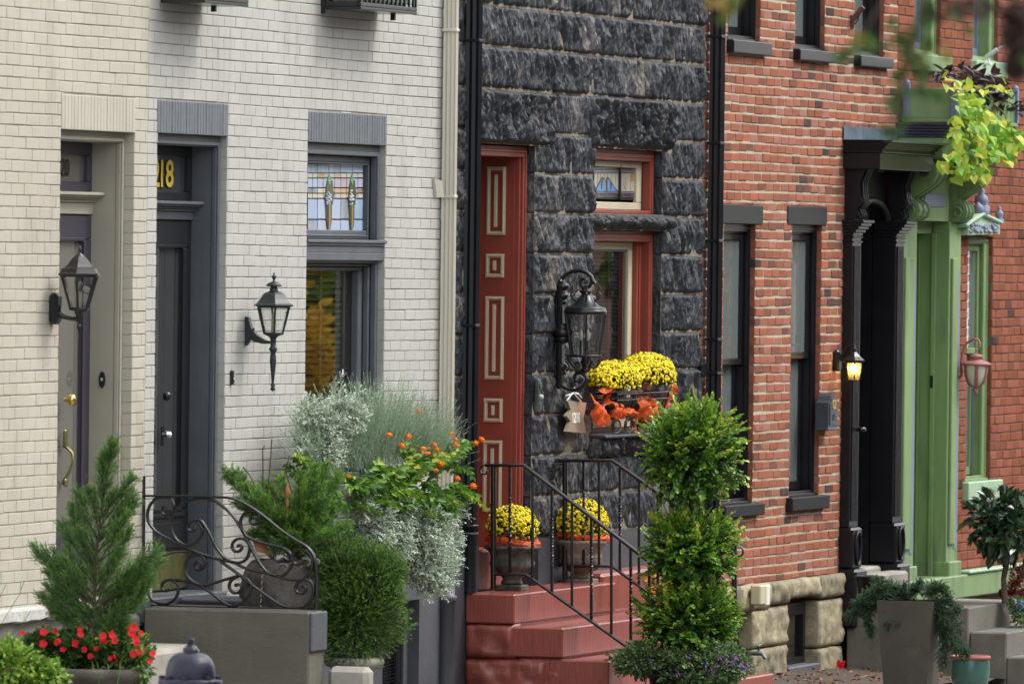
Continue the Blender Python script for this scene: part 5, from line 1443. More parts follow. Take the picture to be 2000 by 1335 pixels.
# ---- lantern of the second house
x_ = XX(480, 640, 0); y_ = UX(534, 640, x_).y; Z = lambda py: zpx(534, py, x_, y_); s = PJ((x_, y_, 3))[2]
t = thing('wall_lantern', 'dark grey post style wall lantern with long turned tail on pale brick', 'lantern', (x_, 0, Z(763)), None)
mb = MB().lathe([(w / s, Z(v)) for w, v in [(8.5, 569), (8, 562), (6, 560), (15, 559), (15.5, 557), (12, 553), (5, 550), (3, 549), (1.8, 546), (4.5, 542), (4.8, 538.5), (1.5, 537), (2, 534), (0, 531)]], (x_, y_, 0), 14)
rt = math.radians(24)
mb.lathe([(42 / s, Z(598)), (42 / s, Z(595)), (37 / s, Z(592)), (30 / s, Z(584)), (24 / s, Z(575)), (18 / s, Z(571)), (9 / s, Z(568))], (x_, y_, 0), 6, smooth=False, rot=rt)
mb.build('lantern_roof', m_lampg, t)
lantern_frame(t, x_, y_, Z(651), Z(599), 20 / s, 34 / s, 6, m_lampg, m_clear, rt, bar=.012)
mb = MB().lathe([(w / s, Z(v)) for w, v in [(0, 764), (6, 760), (3, 756), (5, 751), (2.5, 747), (3.2, 742), (3.5, 735), (6.5, 705), (5.5, 694), (4.5, 688), (7, 685), (8.5, 681), (5.5, 677), (5.5, 662), (9, 657), (20, 652), (20, 650)]], (x_, y_, 0), 14)
mb.build('lantern_tail', m_lampg, t)
mb = MB()
pf = [(480, 618), (489, 619), (494, 640), (506, 655), (520, 664), (530, 666), (530, 671), (516, 671), (500, 667), (492, 662), (486, 672), (480, 675)]
p3 = [UX(px - 2, py, x_) for px, py in pf]
mb.prism([(p.y, p.z) for p in p3], lambda u, v, d: (d, min(u, -.002), v), x_ - .022, x_ + .022)
mb.tube([UX(495, 643, x_ - .03), UX(495, 643, x_ + .03)], .009, 8)
mb.build('wall_bracket', m_lampg, t)
bulb(t, x_, y_, Z(651), .024, hgt=.11)
# ---- big ornate lantern of the stone house
x_ = XX(1086, 640, -.03); y_ = UX(1143, 640, x_).y; Z = lambda py: zpx(1143, py, x_, y_); s = PJ((x_, y_, 3))[2]
t = thing('wall_lantern', 'large ornate black scrolled lantern with hammered glass on the dark stone wall', 'lantern', (x_, 0, Z(770)), None)
mb = MB().lathe([(w / s, Z(v)) for w, v in [(41, 613.5), (42, 610), (42, 606), (39.5, 605), (40.5, 602), (38, 600), (28, 596), (20, 590), (14, 583), (10, 577), (8, 574), (12, 570), (12.5, 568), (8, 566), (9, 563), (4, 560), (0, 559)]], (x_, y_, 0), 24)
mb.build('lantern_roof', m_lampb, t)
mb = MB()
for j in range(4):
    a = math.pi * 2 * j / 4 + .35
    u_ = Vector((math.cos(a), math.sin(a), 0))
    def sc3(pts): return [Vector((x_, y_, 0)) + u_ * (r_ / s) + Vector((0, 0, Z(v))) for r_, v in pts]
    mb.tube(sc3([(17, 588), (25, 582), (29, 577), (28, 572), (24, 571), (21.5, 574), (23, 578), (26, 577)]), .007, 6)
    mb.tube(sc3([(24, 571), (24, 566), (27, 562), (25.5, 557)]), .006, 6)
    mb.tube(sc3([(27, 696), (33, 693), (33, 696), (29, 706), (24, 714), (17, 719), (11, 715), (11, 709), (15, 707), (18, 710), (16, 714)]), .009, 6)
    mb.tube(sc3([(31, 697), (36, 692), (38, 690)]), .006, 6)
    mb.tube(sc3([(26, 694), (38, 614)]), 0, rect=(.022, .012), ups=(0, 0, 1))
mb.lathe([(w / s, Z(v)) for w, v in [(28, 697), (30, 695), (28, 692.5)]], (x_, y_, 0), 24)
mb.build('lantern_cage', m_lampb, t)
g_ = MB().lathe([(26 / s, Z(694)), (36.5 / s, Z(614))], (x_, y_, 0), 28)
g_.f = g_.f[:28]; g_.t = g_.t[:28]; g_.m = g_.m[:28]; g_.sm = g_.sm[:28]
g_.build('glass_pane', m_seed, t)
mb = MB().lathe([(w / s, Z(v)) for w, v in [(0, 727), (6, 726), (8, 722), (5, 719), (6, 712), (9, 706), (6, 700), (9, 694), (0, 693)]], (x_, y_, 0), 12)
mb.build('lantern_base', m_lampb, t)
mb = MB()
arm1 = [(1088, 628), (1087, 600), (1088, 572), (1093, 552), (1103, 538), (1117, 530), (1133, 528), (1146, 532), (1155, 540), (1158, 549), (1163, 554)]
arm1b = [(1155, 540), (1156, 550), (1152, 559), (1144, 562), (1136, 559), (1133, 551), (1137, 545), (1143, 545), (1145, 550), (1142, 553)]
arm2 = [(1084, 672), (1090, 668), (1094, 671)]
arm3 = [(1086, 672), (1084, 690), (1083, 712), (1086, 733), (1093, 748), (1104, 757), (1118, 762), (1131, 760), (1141, 753), (1147, 743), (1144, 734), (1136, 728), (1127, 728), (1122, 735), (1124, 743), (1132, 746), (1136, 741), (1133, 737)]
for a_, r_ in ((arm1, .015), (arm1b, .013), (arm2, .011), (arm3, .014)): mb.tube([UX(px, py, x_) for px, py in a_], r_, 8)
mb.tube([UX(1147, 743, x_), UX(1152, 740, x_)], [.012, .003], 6)
mb.tube([UX(1099, 606, x_), UX(1094, 594, x_)], [.008, .003], 6)
yw = -.055
for (c_, w_, h__) in ((1078, .03, 0),):
    mb.box(x_ - .045, x_ + .045, yw - .03, yw + .01, Z(760), Z(545), b=.014)
mb.tube([UX(1088, 628, x_), UX(1087, 672, x_)], .014, 8)
for (py, r_) in ((560, .05), (578, .045), (590, .035), (650, .075), (640, .06), (662, .06), (716, .045), (728, .035)):
    mb.lathe([(0, -r_ * .7), (r_ * .8, -r_ * .4), (r_, 0), (r_ * .8, r_ * .4), (0, r_ * .7)], (x_, yw - .02, Z(py)), 10)
mb.build('wall_bracket', m_lampb, t)
for k in range(3):
    a = k * 2.1; b_ = MB().lathe([(.008, 0), (.016, .03), (.012, .055), (0, .085)], (x_ + .03 * math.cos(a), y_ + .03 * math.sin(a), Z(665)), 8); b_.build('bulb', pmat('frosted_bulb', (.75, .75, .74), .3), t)
    MB().lathe([(.009, 0), (.009, .11), (0, .112)], (x_ + .03 * math.cos(a), y_ + .03 * math.sin(a), Z(693)), 6).build('candle_sleeve', m_lampb, t)
# ---- lit lantern
x_ = XX(1637, 700, -.03); y_ = UX(1668, 700, x_).y; Z = lambda py: zpx(1668, py, x_, y_); s = PJ((x_, y_, 3))[2]
t = thing('wall_lantern', 'small black wall lantern with its yellow light on, beside the black portal', 'lantern', (x_, 0, Z(744)), None)
mb = MB().lathe([(w / s, Z(v)) for w, v in [(5, 688), (4, 684), (6, 683), (2, 679), (2.5, 675), (0, 671)]], (x_, y_, 0), 10)
rt = math.radians(20)
mb.lathe([(23 / s, Z(707)), (23 / s, Z(703)), (14 / s, Z(696)), (8 / s, Z(690)), (4 / s, Z(686))], (x_, y_, 0), 6, smooth=False, rot=rt)
mb.build('lantern_roof', m_lampb, t)
m_warm = glassmat('warm_seeded_glass', (1, .9, .62), refl=.5, dif=((.75, .6, .3), .30))
lantern_frame(t, x_, y_, Z(742), Z(707), 13 / s, 17.5 / s, 6, m_lampb, m_warm, rt, bar=.008)
def emat(name, c, st_):
    m, nt, out = nodes(name); e = N(nt, 'ShaderNodeEmission'); e.inputs[0].default_value = c4(c); e.inputs[1].default_value = st_; nt.links.new(e.outputs[0], out.inputs[0]); return m
m_lit = emat('lit_bulb', (1.0, .72, .25), 22)
bulb(t, x_, y_, Z(740), .028, m_lit, hgt=.03)
mb = MB(); xx_ = x_
mb.box(x_ - .05, x_ + .05, -.05, .002, Z(725), Z(683), b=.015)
mb.tube([UX(px, py, x_) for px, py in [(1641, 703), (1645, 688), (1652, 677), (1662, 674), (1669, 674)]], .007, 6)
mb.tube([UX(px, py, x_) for px, py in [(1636, 708), (1645, 700), (1655, 704)]], .010, 6)
mb.build('wall_bracket', m_lampb, t)
# ---- faded pink lantern
x_ = XX(1868, 720, -.03); y_ = UX(1906, 720, x_).y; Z = lambda py: zpx(1906, py, x_, y_); s = PJ((x_, y_, 3))[2]
m_pink = pmat('faded_red_lantern_paint', (.30, .085, .075), .6, (.36, .16, .14), 10, bump=.2, bs=90)
t = thing('wall_lantern', 'faded red bell shaped wall lantern with frosted bowl by the green window', 'lantern', (x_, 0, Z(775)), None)
mb = MB().lathe([(w / s, Z(v)) for w, v in [(26, 713.5), (30, 712), (29, 709), (22, 706), (14, 704), (9, 701), (13, 698), (14, 695), (10, 692), (4, 691), (0, 689)]], (x_, y_, 0), 20)
mb.lathe([(w / s, Z(v)) for w, v in [(0, 776), (2, 770), (5, 765), (5.5, 760), (3, 757), (9, 754)]], (x_, y_, 0), 12)
mb.tube([UX(px, py, x_) for px, py in [(1878, 735), (1877, 712), (1880, 688), (1888, 670), (1900, 662), (1910, 663), (1914, 671), (1911, 680)]], .011, 8)
for k in range(3): mb.tube([(x_ + .012 * math.cos(a) * (k % 2), y_ + .012 * math.sin(a) if k % 2 == 0 else y_, Z(682 + 3 * k) + .012 * math.sin(a)) for a in np.linspace(0, 6.28, 8, endpoint=False)], .003, 4, closed=True)
mb.box(x_ - .045, x_ + .045, -.045, .002, Z(752), Z(697), b=.015)
mb.tube([(x_, -.03, Z(740)), UX(1878, 735, x_)], .012, 6)
for j in range(6):
    a = 2 * math.pi * j / 6 + .3
    mb.tube([(x_ + w / s * math.cos(a), y_ + w / s * math.sin(a), Z(v)) for w, v in [(9, 755), (17, 747), (22, 735), (24, 722), (24.5, 713)]], 0, rect=(.03, .006), ups=(-math.sin(a), math.cos(a), 0))
mb.build('lantern_body', m_pink, t)
MB().lathe([(w / s, Z(v)) for w, v in [(8, 754), (16, 746.5), (21, 735), (23, 722), (23.5, 713)]], (x_, y_, 0), 20).build('glass_bowl', pmat('frosted_bowl', (.55, .53, .44), .35), t)
# ------------------------------------------------------------------ hanging number plaque, key strip, mailbox, meter, brackets
m_plq = pmat('weathered_slate_plaque', (.22, .20, .15), .7, (.36, .16, .07), 7, lo=.45, hi=.65, bump=.4, bs=60)
x_ = XX(1104, 800, -.09); x1_ = x_ + .0
A, Bq = U(1107, 783, -.085), U(1141, 783, -.085)
pt = [(1104, 781), (1142, 786), (1136, 816), (1141, 846), (1103, 842), (1110, 822), (1103, 812), (1111, 800)]
pl = thing('number_plaque', 'weathered hourglass shaped plaque numbered 1216 hanging under the big lantern', 'plaque', (U(1123, 815, -.085).x, -.085, U(1123, 815, -.085).z))
MB().prism(pt, lambda u, v, d: (lambda p: (p.x, d, p.z))(U(u, v, -.085)), -.075, -.10).build('board', m_plq, pl)
q = U(1117, 825, -.103)
text_mesh('1216', .098, 'number', pmat('white_number_paint', (.75, .75, .72), .5), pl, (q.x, -.1015, q.z), sx=1.0, ext=.002, bold=.003)
rb = MB()
for pts_ in ([(1122, 757), (1119, 762), (1121, 767), (1112, 771), (1105, 772)], [(1121, 767), (1130, 769), (1136, 776)], [(1119, 762), (1124, 765), (1128, 762)], [(1107, 782), (1119, 766), (1135, 784)]):
    rb.tube([U(a, b, -.115) for a, b in pts_], .0065, 4)
rb.build('ribbon', pmat('white_ribbon', (.7, .7, .7), .6), pl)
q = U(1052, 772, -.06)
ks = thing('door_chime_strip', 'narrow verdigris metal doorbell strip on dark stone by the red doorway', 'doorbell', (q.x, -.06, q.z))
m_verd = pmat('verdigris_metal', (.13, .19, .17), .45, (.06, .08, .075), 9, metal=.5, bump=.3, bs=60)
MB().box(q.x - .03, q.x + .03, -.070, -.04, q.z - .115, q.z + .115, b=.006).build('plate', m_verd, ks)
MB().box(q.x - .022, q.x + .022, -.078, -.0705, q.z + .04, q.z + .09, b=.004).box(q.x - .02, q.x + .02, -.078, -.0705, q.z - .10, q.z - .055, b=.004).build('button', m_verd, ks)
MB().lathe([(0, -.02), (.018, -.015), (.022, 0), (.018, .015), (0, .02)], (q.x, -.075, q.z - .01), 10).build('bell_push', m_mint, ks)
# mailbox
x_ = XX(1612, 800, 0); fy = UX(1620, 800, x_).y
fy = -.10
a_, b_ = U(1617.5, 800, fy), U(1636, 800, fy)
mx = thing('mailbox', 'charcoal arched top mailbox with raised numerals on the red brick', 'mailbox', (a_.x, 0, a_.z - .15))
zt0, zb0 = ZZ(1626, 768, fy), ZZ(1626, 835, fy)
cx_, hw_ = (a_.x + b_.x) / 2, (b_.x - a_.x) / 2
out_ = [(cx_ - hw_, zb0), (cx_ + hw_, zb0), (cx_ + hw_, zt0 - .07), (cx_ + hw_ * .75, zt0 - .055), (cx_ + hw_ * .6, zt0 - .02), (cx_ + hw_ * .25, zt0), (cx_ - hw_ * .25, zt0), (cx_ - hw_ * .6, zt0 - .02), (cx_ - hw_ * .75, zt0 - .055), (cx_ - hw_, zt0 - .07)]
m_mail = pmat('dark_blue_grey_paint', (.030, .036, .044), .4, (.04, .046, .055), 12, bump=.15, bs=80)
MB().prism(out_, lambda u, v, d: (u, d, v), -.002, fy).build('box', m_mail, mx)
ins = [(cx_ + (u - cx_) * .72, (zt0 + zb0) / 2 + (v - (zt0 + zb0) / 2) * .84) for u, v in out_]
MB().prism(ins, lambda u, v, d: (u, d, v), fy - .0005, fy - .008).build('front_panel', m_mail, mx)
text_mesh('12', .10, 'number', m_gold, mx, (cx_ - .055, fy - .010, (zt0 + zb0) / 2 + .015), sx=1.1, ext=.002)
text_mesh('12', .07, 'number', m_mail, mx, (cx_ - .045, fy - .010, (zt0 + zb0) / 2 - .075), sx=1.1, ext=.002)
MB().box(cx_ - hw_ - .012, cx_ + hw_ + .012, fy - .006, -.002, zb0 - .02, zb0 - .0005, b=.004).build('base', m_mail, mx)
# meter box, hose tap
a_ = UX(1466, 1160, XX(1466, 1160, -.06)); q0 = U(1470, 1160, -.10)
mt = thing('meter_box', 'small cream plastic meter box on the sandstone base', 'meter box', (q0.x, -.1, q0.z))
X0 = q0.x - .03; yy0 = UX(1486, 1160, X0).y
MB().box(X0, X0 + .13, yy0, -.09, UX(1478, 1181, X0).z, UX(1478, 1142, X0).z, b=.01).build('box', pmat('cream_plastic', (.50, .46, .30), .5), mt)
MB().box(X0 + .135, X0 + .23, yy0 - .01, -.09, UX(1486, 1184, X0).z, UX(1486, 1143, X0).z, b=.01).build('cover', pmat('white_plastic', (.7, .68, .58), .5), mt)
q = U(1478, 1275, -.12)
tp = thing('hose_tap', 'small verdigris garden tap poking from the sandstone pier', 'tap', (q.x, -.12, q.z))
mb = MB().tube([(q.x, -.03, q.z), (q.x, -.16, q.z), (q.x, -.19, q.z - .04)], [.016, .018, .014], 8)
mb.tube([(q.x, -.13, q.z), (q.x, -.14, q.z + .05)], .008, 6); mb.tube([(q.x - .05, -.14, q.z + .055), (q.x + .05, -.14, q.z + .065)], .010, 6)
mb.build('valve', m_verd, tp)
# flag brackets
q = U(1662, 55, -.01)
fb_ = thing('flag_bracket', 'rusty flagpole bracket beside a black upper window', 'bracket', (q.x, 0, q.z))
X0 = q.x
mb = MB().tube([UX(1664, 40, X0), UX(1686, 14, X0)], .022, 10)
mb.tube([UX(px, py, X0) for px, py in [(1664, 58), (1664, 30)]], 0, rect=(.03, .012), ups=(0, 1, 0))
mb.tube([UX(px, py, X0) for px, py in [(1664, 58), (1668, 48), (1674, 42), (1678, 33)]], .007, 6)
mb.tube([UX(px, py, X0) for px, py in scroll(1669, 42, 4, 1, 0, 6, 10)], .005, 5)
mb.build('bracket_arm', pmat('dark_rust', (.06, .035, .03), .6, (.10, .05, .03), 20), fb_)
q = U(1925, 118, -.06)
fb_ = thing('flag_bracket', 'white flagpole bracket on the pale green upper sill', 'bracket', (q.x, -.06, q.z))
X0 = q.x
mb = MB().tube([UX(1926, 112, X0), UX(1948, 97, X0)], .020, 10).tube([UX(1948, 97, X0), UX(1985, 78, X0)], .010, 8)
mb.tube([UX(px, py, X0) for px, py in [(1918, 122), (1922, 112), (1928, 110), (1932, 124)]], .010, 6)
mb.box(X0 - .04, X0 + .04, UX(1936, 122, X0).y, UX(1915, 122, X0).y, ZZ(1925, 125, -.08) - .01, ZZ(1925, 125, -.08) + .01, b=.004)
mb.build('bracket_arm', pmat('white_bracket_paint', (.6, .62, .64), .4), fb_)
# ------------------------------------------------------------------ railings
def wp(pts, x): return [UX(px, py, x) for px, py in pts]
xr = xs + .13
zc0 = zt_
def Z2(o): return (260 + o[0] / 4.4513, 920 + o[1] / 4.45)
ra = thing('scroll_railing', 'black wrought iron scroll railing on the olive grey cheek wall', 'railing', (xr, -.1, zt_))
def bar(pts, w=.017, t_=.026, nm='scroll', sm=True):
    """smooth strap iron through zoomed picture points"""
    P = [Vector((a, b, 0)) for a, b in map(Z2, pts)]
    out_ = []
    for i in range(len(P) - 1):
        p0, p1, p2, p3 = P[max(i - 1, 0)], P[i], P[i + 1], P[min(i + 2, len(P) - 1)]
        for k in range(5):
            u = k / 5
            out_.append(.5 * ((2 * p1) + (p2 - p0) * u + (2 * p0 - 5 * p1 + 4 * p2 - p3) * u * u + (3 * p1 - p0 - 3 * p2 + p3) * u ** 3))
    out_.append(P[-1])
    return MB().tube([UX(p.x, p.y, xr) for p in out_], 0, rect=(t_, w), ups=(1, 0, 0)).build(nm, m_iron, ra)
def spi(cx, cy, r0, r1, a0, a1, n=14): return [(cx + (r0 + (r1 - r0) * i / n) * math.cos(math.radians(a0 + (a1 - a0) * i / n)), cy + (r0 + (r1 - r0) * i / n) * math.sin(math.radians(a0 + (a1 - a0) * i / n))) for i in range(n + 1)]
bar([(60, 212), (90, 212), (400, 214), (700, 222), (860, 235), (1000, 295), (1140, 390), (1290, 510), (1400, 585), (1500, 645), (1560, 710), (1590, 800), (1600, 900)], .014, .034, 'top_rail')
bar([(1600, 900), (1598, 1040), (1592, 1205)], .026, .026, 'newel')
bar([(88, 40), (85, 600), (80, 1145)], .026, .026, 'newel')
bar([(80, 1160), (700, 1178), (1590, 1195)], .008, .026, 'bottom_rail')
# the long double curves and their curled ends
bar([(290, 312), (268, 305), (250, 335), (262, 372), (300, 378), (340, 345), (352, 290), (320, 240), (262, 226), (190, 245), (140, 310), (125, 400), (160, 480), (230, 545), (340, 600), (440, 650), (560, 705), (700, 752), (830, 780), (920, 792), (980, 765), (1010, 700), (1010, 640), (970, 590), (910, 585), (868, 620), (862, 665), (890, 695), (930, 688), (945, 655), (925, 640), (905, 652)])
bar([(520, 490), (540, 495), (528, 515), (495, 518), (475, 490), (490, 450), (540, 425), (590, 430), (630, 480), (680, 570), (730, 670), (790, 745), (850, 785), (900, 800)])
bar([(640, 235), (560, 235), (460, 265), (380, 320), (335, 400), (335, 500), (375, 590), (440, 635), (500, 640), (560, 605), (598, 550), (600, 490), (560, 435)])
bar([(640, 235), (720, 262), (800, 320), (870, 390), (930, 480), (985, 580), (1030, 670), (1090, 780), (1150, 860), (1210, 900), (1290, 905), (1350, 865), (1390, 800), (1400, 740)])
bar([(1065, 410), (1052, 395), (1025, 400), (1018, 435), (1045, 460), (1085, 445), (1103, 400), (1080, 355), (1020, 342), (965, 370), (935, 430), (945, 500), (985, 560), (1060, 600), (1180, 635), (1290, 660), (1350, 695), (1375, 735), (1360, 780)])
bar([(1300, 745), (1305, 765), (1275, 780), (1240, 765), (1228, 720), (1250, 675), (1300, 660)])
bar([(1470, 750), (1480, 775), (1460, 800), (1415, 808), (1385, 770), (1390, 715), (1430, 682), (1490, 680), (1545, 730), (1560, 800), (1540, 870), (1490, 925), (1430, 942), (1340, 935), (1240, 905), (1100, 870), (980, 840), (900, 805)])
bar([(570, 790), (590, 800), (575, 850), (545, 845), (535, 810), (560, 780)], .009)
bar([(578, 795), (565, 785), (540, 800), (538, 835), (565, 855), (605, 845), (630, 795), (610, 745), (570, 725), (500, 740), (460, 790), (455, 860), (480, 920), (540, 970), (620, 990), (720, 965), (830, 930), (920, 908), (980, 925), (1020, 970), (1025, 1040), (990, 1100), (930, 1150), (860, 1168), (790, 1140), (700, 1070), (600, 1000), (510, 965), (400, 945), (320, 940), (265, 960), (248, 1000), (265, 1035), (300, 1035), (318, 1015)])
bar([(905, 995), (890, 985), (935, 985), (940, 1025), (905, 1055), (860, 1045), (835, 995), (860, 940), (920, 910)])
bar([(340, 945), (385, 975), (392, 1040), (365, 1105), (310, 1145), (250, 1150), (180, 1125), (135, 1065), (130, 1000)])
bar([(760, 780), (900, 880), (1020, 975), (1150, 1070), (1260, 1145), (1340, 1178), (1440, 1185), (1520, 1150), (1560, 1090), (1570, 1010), (1540, 955), (1490, 935), (1440, 960), (1412, 1010), (1430, 1050), (1470, 1060), (1502, 1035), (1495, 1000), (1470, 1000)])
bar([(260, 735), (340, 708), (430, 700), (520, 710), (620, 730), (760, 775)], .009)
# ---- the two straight hand rails on the red steps
def handrail(label, x, P0, bend, end, low0, lowbend, lowend, balpx, posts, curl_end=None, group='handrails on the red steps'):
    t = thing('handrail', label, 'railing', UX(*P0, x), group)
    W_ = lambda p: UX(p[0], p[1], x)
    MB().tube([W_(P0), W_(bend), W_(end)], 0, rect=(.042, .024), ups=(1, 0, 0)).build('top_rail', m_iron, t)
    MB().tube([W_(low0), W_(lowbend), W_(lowend)], 0, rect=(.032, .020), ups=(1, 0, 0)).build('bottom_rail', m_iron, t)
    c = MB().tube([W_(p) for p in [(P0[0] + 1, P0[1])] + [(P0[0] - 2 + r_ * math.cos(a), P0[1] + 11 + r_ * math.sin(a)) for a, r_ in zip(np.linspace(-1.5, -6.4, 16), np.linspace(11.5, 4, 16))]], 0, rect=(.030, .010), ups=(1, 0, 0)); c.build('end_curl', m_iron, t)
    def ytop(px):
        return P0[1] + (px - P0[0]) * (bend[1] - P0[1]) / (bend[0] - P0[0]) if px < bend[0] else bend[1] + (px - bend[0]) * (end[1] - bend[1]) / (end[0] - bend[0])
    def ylow(px):
        return low0[1] + (px - low0[0]) * (lowbend[1] - low0[1]) / (lowbend[0] - low0[0]) if px < lowbend[0] else lowbend[1] + (px - lowbend[0]) * (lowend[1] - lowbend[1]) / (lowend[0] - lowbend[0])
    for (px, yb_) in posts: MB().tube([W_((px, yb_)), W_((px + .0, ytop(px) + 2))], 0, rect=(.036, .036), ups=(1, 0, 0)).build('newel', m_iron, t)
    for k, px in enumerate(balpx):
        a, b = W_((px, ylow(px))), W_((px, ytop(px) + 2))
        if k % 2 == 0:                 # a twisted bar
            mb = MB(); n_ = 34; vs = []
            for i in range(n_ + 1):
                u = i / n_; p = a.lerp(b, u); tw = max(0, min(1, (abs(u - .5) - .0) / .5)); ang = 0 if abs(u - .5) > .22 else (u - .28) / .44 * math.pi * 5
                for j in range(4):
                    aa = ang + math.pi / 4 + j * math.pi / 2; vs.append(p + Vector((math.cos(aa), math.sin(aa), 0)) * .0125)
            mb.add(vs, [(i * 4 + j, i * 4 + (j + 1) % 4, (i + 1) * 4 + (j + 1) % 4, (i + 1) * 4 + j) for i in range(n_) for j in range(4)])
            mb.build('baluster', m_iron, t)
        else: MB().tube([a, b], 0, rect=(.0185, .0185), ups=(1, 0, 0)).build('baluster', m_iron, t)
    return t
xn = U(963, 1150, D1 + .27).x
handrail('near black iron handrail with twisted balusters, in front of both urns', xn, (949, 908), (1023, 908), (1318, 1134), (966, 1121), (1027, 1121), (1300, 1316), (996, 1040, 1078, 1117, 1155, 1194, 1232, 1268, 1296), ((963.5, 1152), (1304, 1335)))
xf = xn + 1.72
handrail('far black iron handrail behind the right hand urn and the clipped topiary', xf, (1092, 899), (1196, 899), (1436, 1066), (1103, 1105), (1195, 1105), (1424, 1270), (1140, 1170, 1211, 1248, 1285, 1322, 1360, 1398), ((1103.5, 1130), (1434, 1170 + 130)))
c = MB().tube([UX(px, py, xf) for px, py in [(1432, 1064)] + [(1441 + r_ * math.cos(a), 1078 + r_ * math.sin(a)) for a, r_ in zip(np.linspace(-1.9, 3.6, 16), np.linspace(14, 4, 16))]], 0, rect=(.030, .010), ups=(1, 0, 0))
c.build('end_curl', m_iron, [o for o in bpy.data.objects if o.name.startswith('handrail')][-1])
# ------------------------------------------------------------------ hydrant
X0 = None
# bonnet top shows at (372,1245); it stands at the kerb
yh = -3.55
px0 = U(372, 1300, yh); s = PJ(px0)[2]
Z = lambda py: zpx(372, py, px0.x, yh)
m_hyd = pmat('dark_purple_hydrant_paint', (.007, .007, .018), .28, (.011, .010, .024), 9, bump=.4, bs=60, spec=.3)
hy = thing('fire_hydrant', 'dark purple painted fire hydrant, its domed bonnet at the bottom edge', 'fire hydrant', (px0.x, yh, gz(px0.x)))
mb = MB().lathe([(8 / s, Z(1261)), (8 / s, Z(1248)), (6.5 / s, Z(1246)), (0, Z(1245.5))], (px0.x, yh, 0), 5, smooth=False, rot=.3)
mb.lathe([(15 / s, Z(1275)), (15.5 / s, Z(1266)), (13 / s, Z(1264)), (10 / s, Z(1262)), (10 / s, Z(1259)), (0, Z(1258))], (px0.x, yh, 0), 20)
mb.build('operating_nut', m_hyd, hy)
mb = MB().lathe([(49 / s, Z(1326)), (49 / s, Z(1318)), (48, 0)][:2] + [(48 / s, Z(1308)), (45.5 / s, Z(1296)), (41 / s, Z(1286)), (33 / s, Z(1278)), (22 / s, Z(1274)), (14 / s, Z(1273))], (px0.x, yh, 0), 28)
mb.build('bonnet', m_hyd, hy)
mb = MB().lathe([(62 / s, Z(1341)), (63 / s, Z(1338)), (63 / s, Z(1328)), (61 / s, Z(1325)), (50 / s, Z(1324))], (px0.x, yh, 0), 28)
for j in range(8):
    a = 2 * math.pi * j / 8 + .2; mb.lathe([(.016, 0), (.016, .018), (0, .02)], (px0.x + 56 / s * math.cos(a), yh + 56 / s * math.sin(a), Z(1326)), 6, smooth=False)
mb.build('flange', m_hyd, hy)
mb = MB().lathe([(.16, gz(px0.x)), (.16, gz(px0.x) + .05), (.115, gz(px0.x) + .06), (.115, Z(1341))], (px0.x, yh, 0), 24)
mb.tube([(px0.x - .16, yh, Z(1341) - .14), (px0.x + .16, yh, Z(1341) - .14)], .055, 12).tube([(px0.x, yh, Z(1341) - .14), (px0.x, yh - .18, Z(1341) - .14)], .065, 12)
mb.build('barrel', m_hyd, hy)
# ------------------------------------------------------------------ plants
G = np.random.default_rng(42)
def nrm(v): return v / (np.linalg.norm(v, axis=-1, keepdims=True) + 1e-9)
def leafmesh(P, D, Nn, L, Wd, fold=.25, blunt=.5, curl=.15):
    """P base points, D directions, Nn rough normals: six-cornered leaves creased along the midrib -> V, quads"""
    n = len(P); D = nrm(D); S = nrm(np.cross(D, Nn)); Nn = np.cross(S, D)
    L = np.broadcast_to(np.asarray(L, dtype=float).reshape(-1, 1), (n, 1)); Wd = np.broadcast_to(np.asarray(Wd, dtype=float).reshape(-1, 1), (n, 1))
    up = Nn * Wd * fold
    a = P; t = P + D * L - Nn * L * curl
    l1 = P + D * L * .30 + S * Wd * .5 + up; l2 = P + D * L * .70 + S * Wd * .5 * blunt * 1.5 + up - Nn * L * curl * .4
    r1 = P + D * L * .30 - S * Wd * .5 + up; r2 = P + D * L * .70 - S * Wd * .5 * blunt * 1.5 + up - Nn * L * curl * .4
    V = np.stack([a, l1, l2, t, r2, r1], axis=1).reshape(-1, 3)
    i = np.arange(n)[:, None] * 6
    F = np.concatenate([i + [0, 1, 2, 3], i + [0, 3, 4, 5]], axis=1).reshape(-1, 4)
    return V, F
def rv(n): return nrm(G.normal(size=(n, 3)))
def twigs_ellipsoid(c, R, n, ln, inner=.45, up=.25, lump=.18, spread=.45, half=None):
    u = rv(n)
    if half: u[:, 2] = np.where(u[:, 2] < half, -u[:, 2] * .3, u[:, 2])
    ph = G.random(3) * 6
    lm = 1 + lump * (np.sin(u[:, 0] * 5 + ph[0]) * np.cos(u[:, 1] * 4 + ph[1]) + .6 * np.sin(u[:, 2] * 7 + ph[2] + u[:, 0] * 3))
    rr_ = inner + (1 - inner) * G.random(n) ** .7
    R = np.array(R)
    S = np.array(c) + u * R * (rr_ * lm)[:, None] - 0
    D = nrm(u + rv(n) * spread + np.array([0, 0, up]))
    S = S - D * (np.array(ln).reshape(-1, 1) if hasattr(ln, '__len__') else ln) * .6
    return S, D, rr_
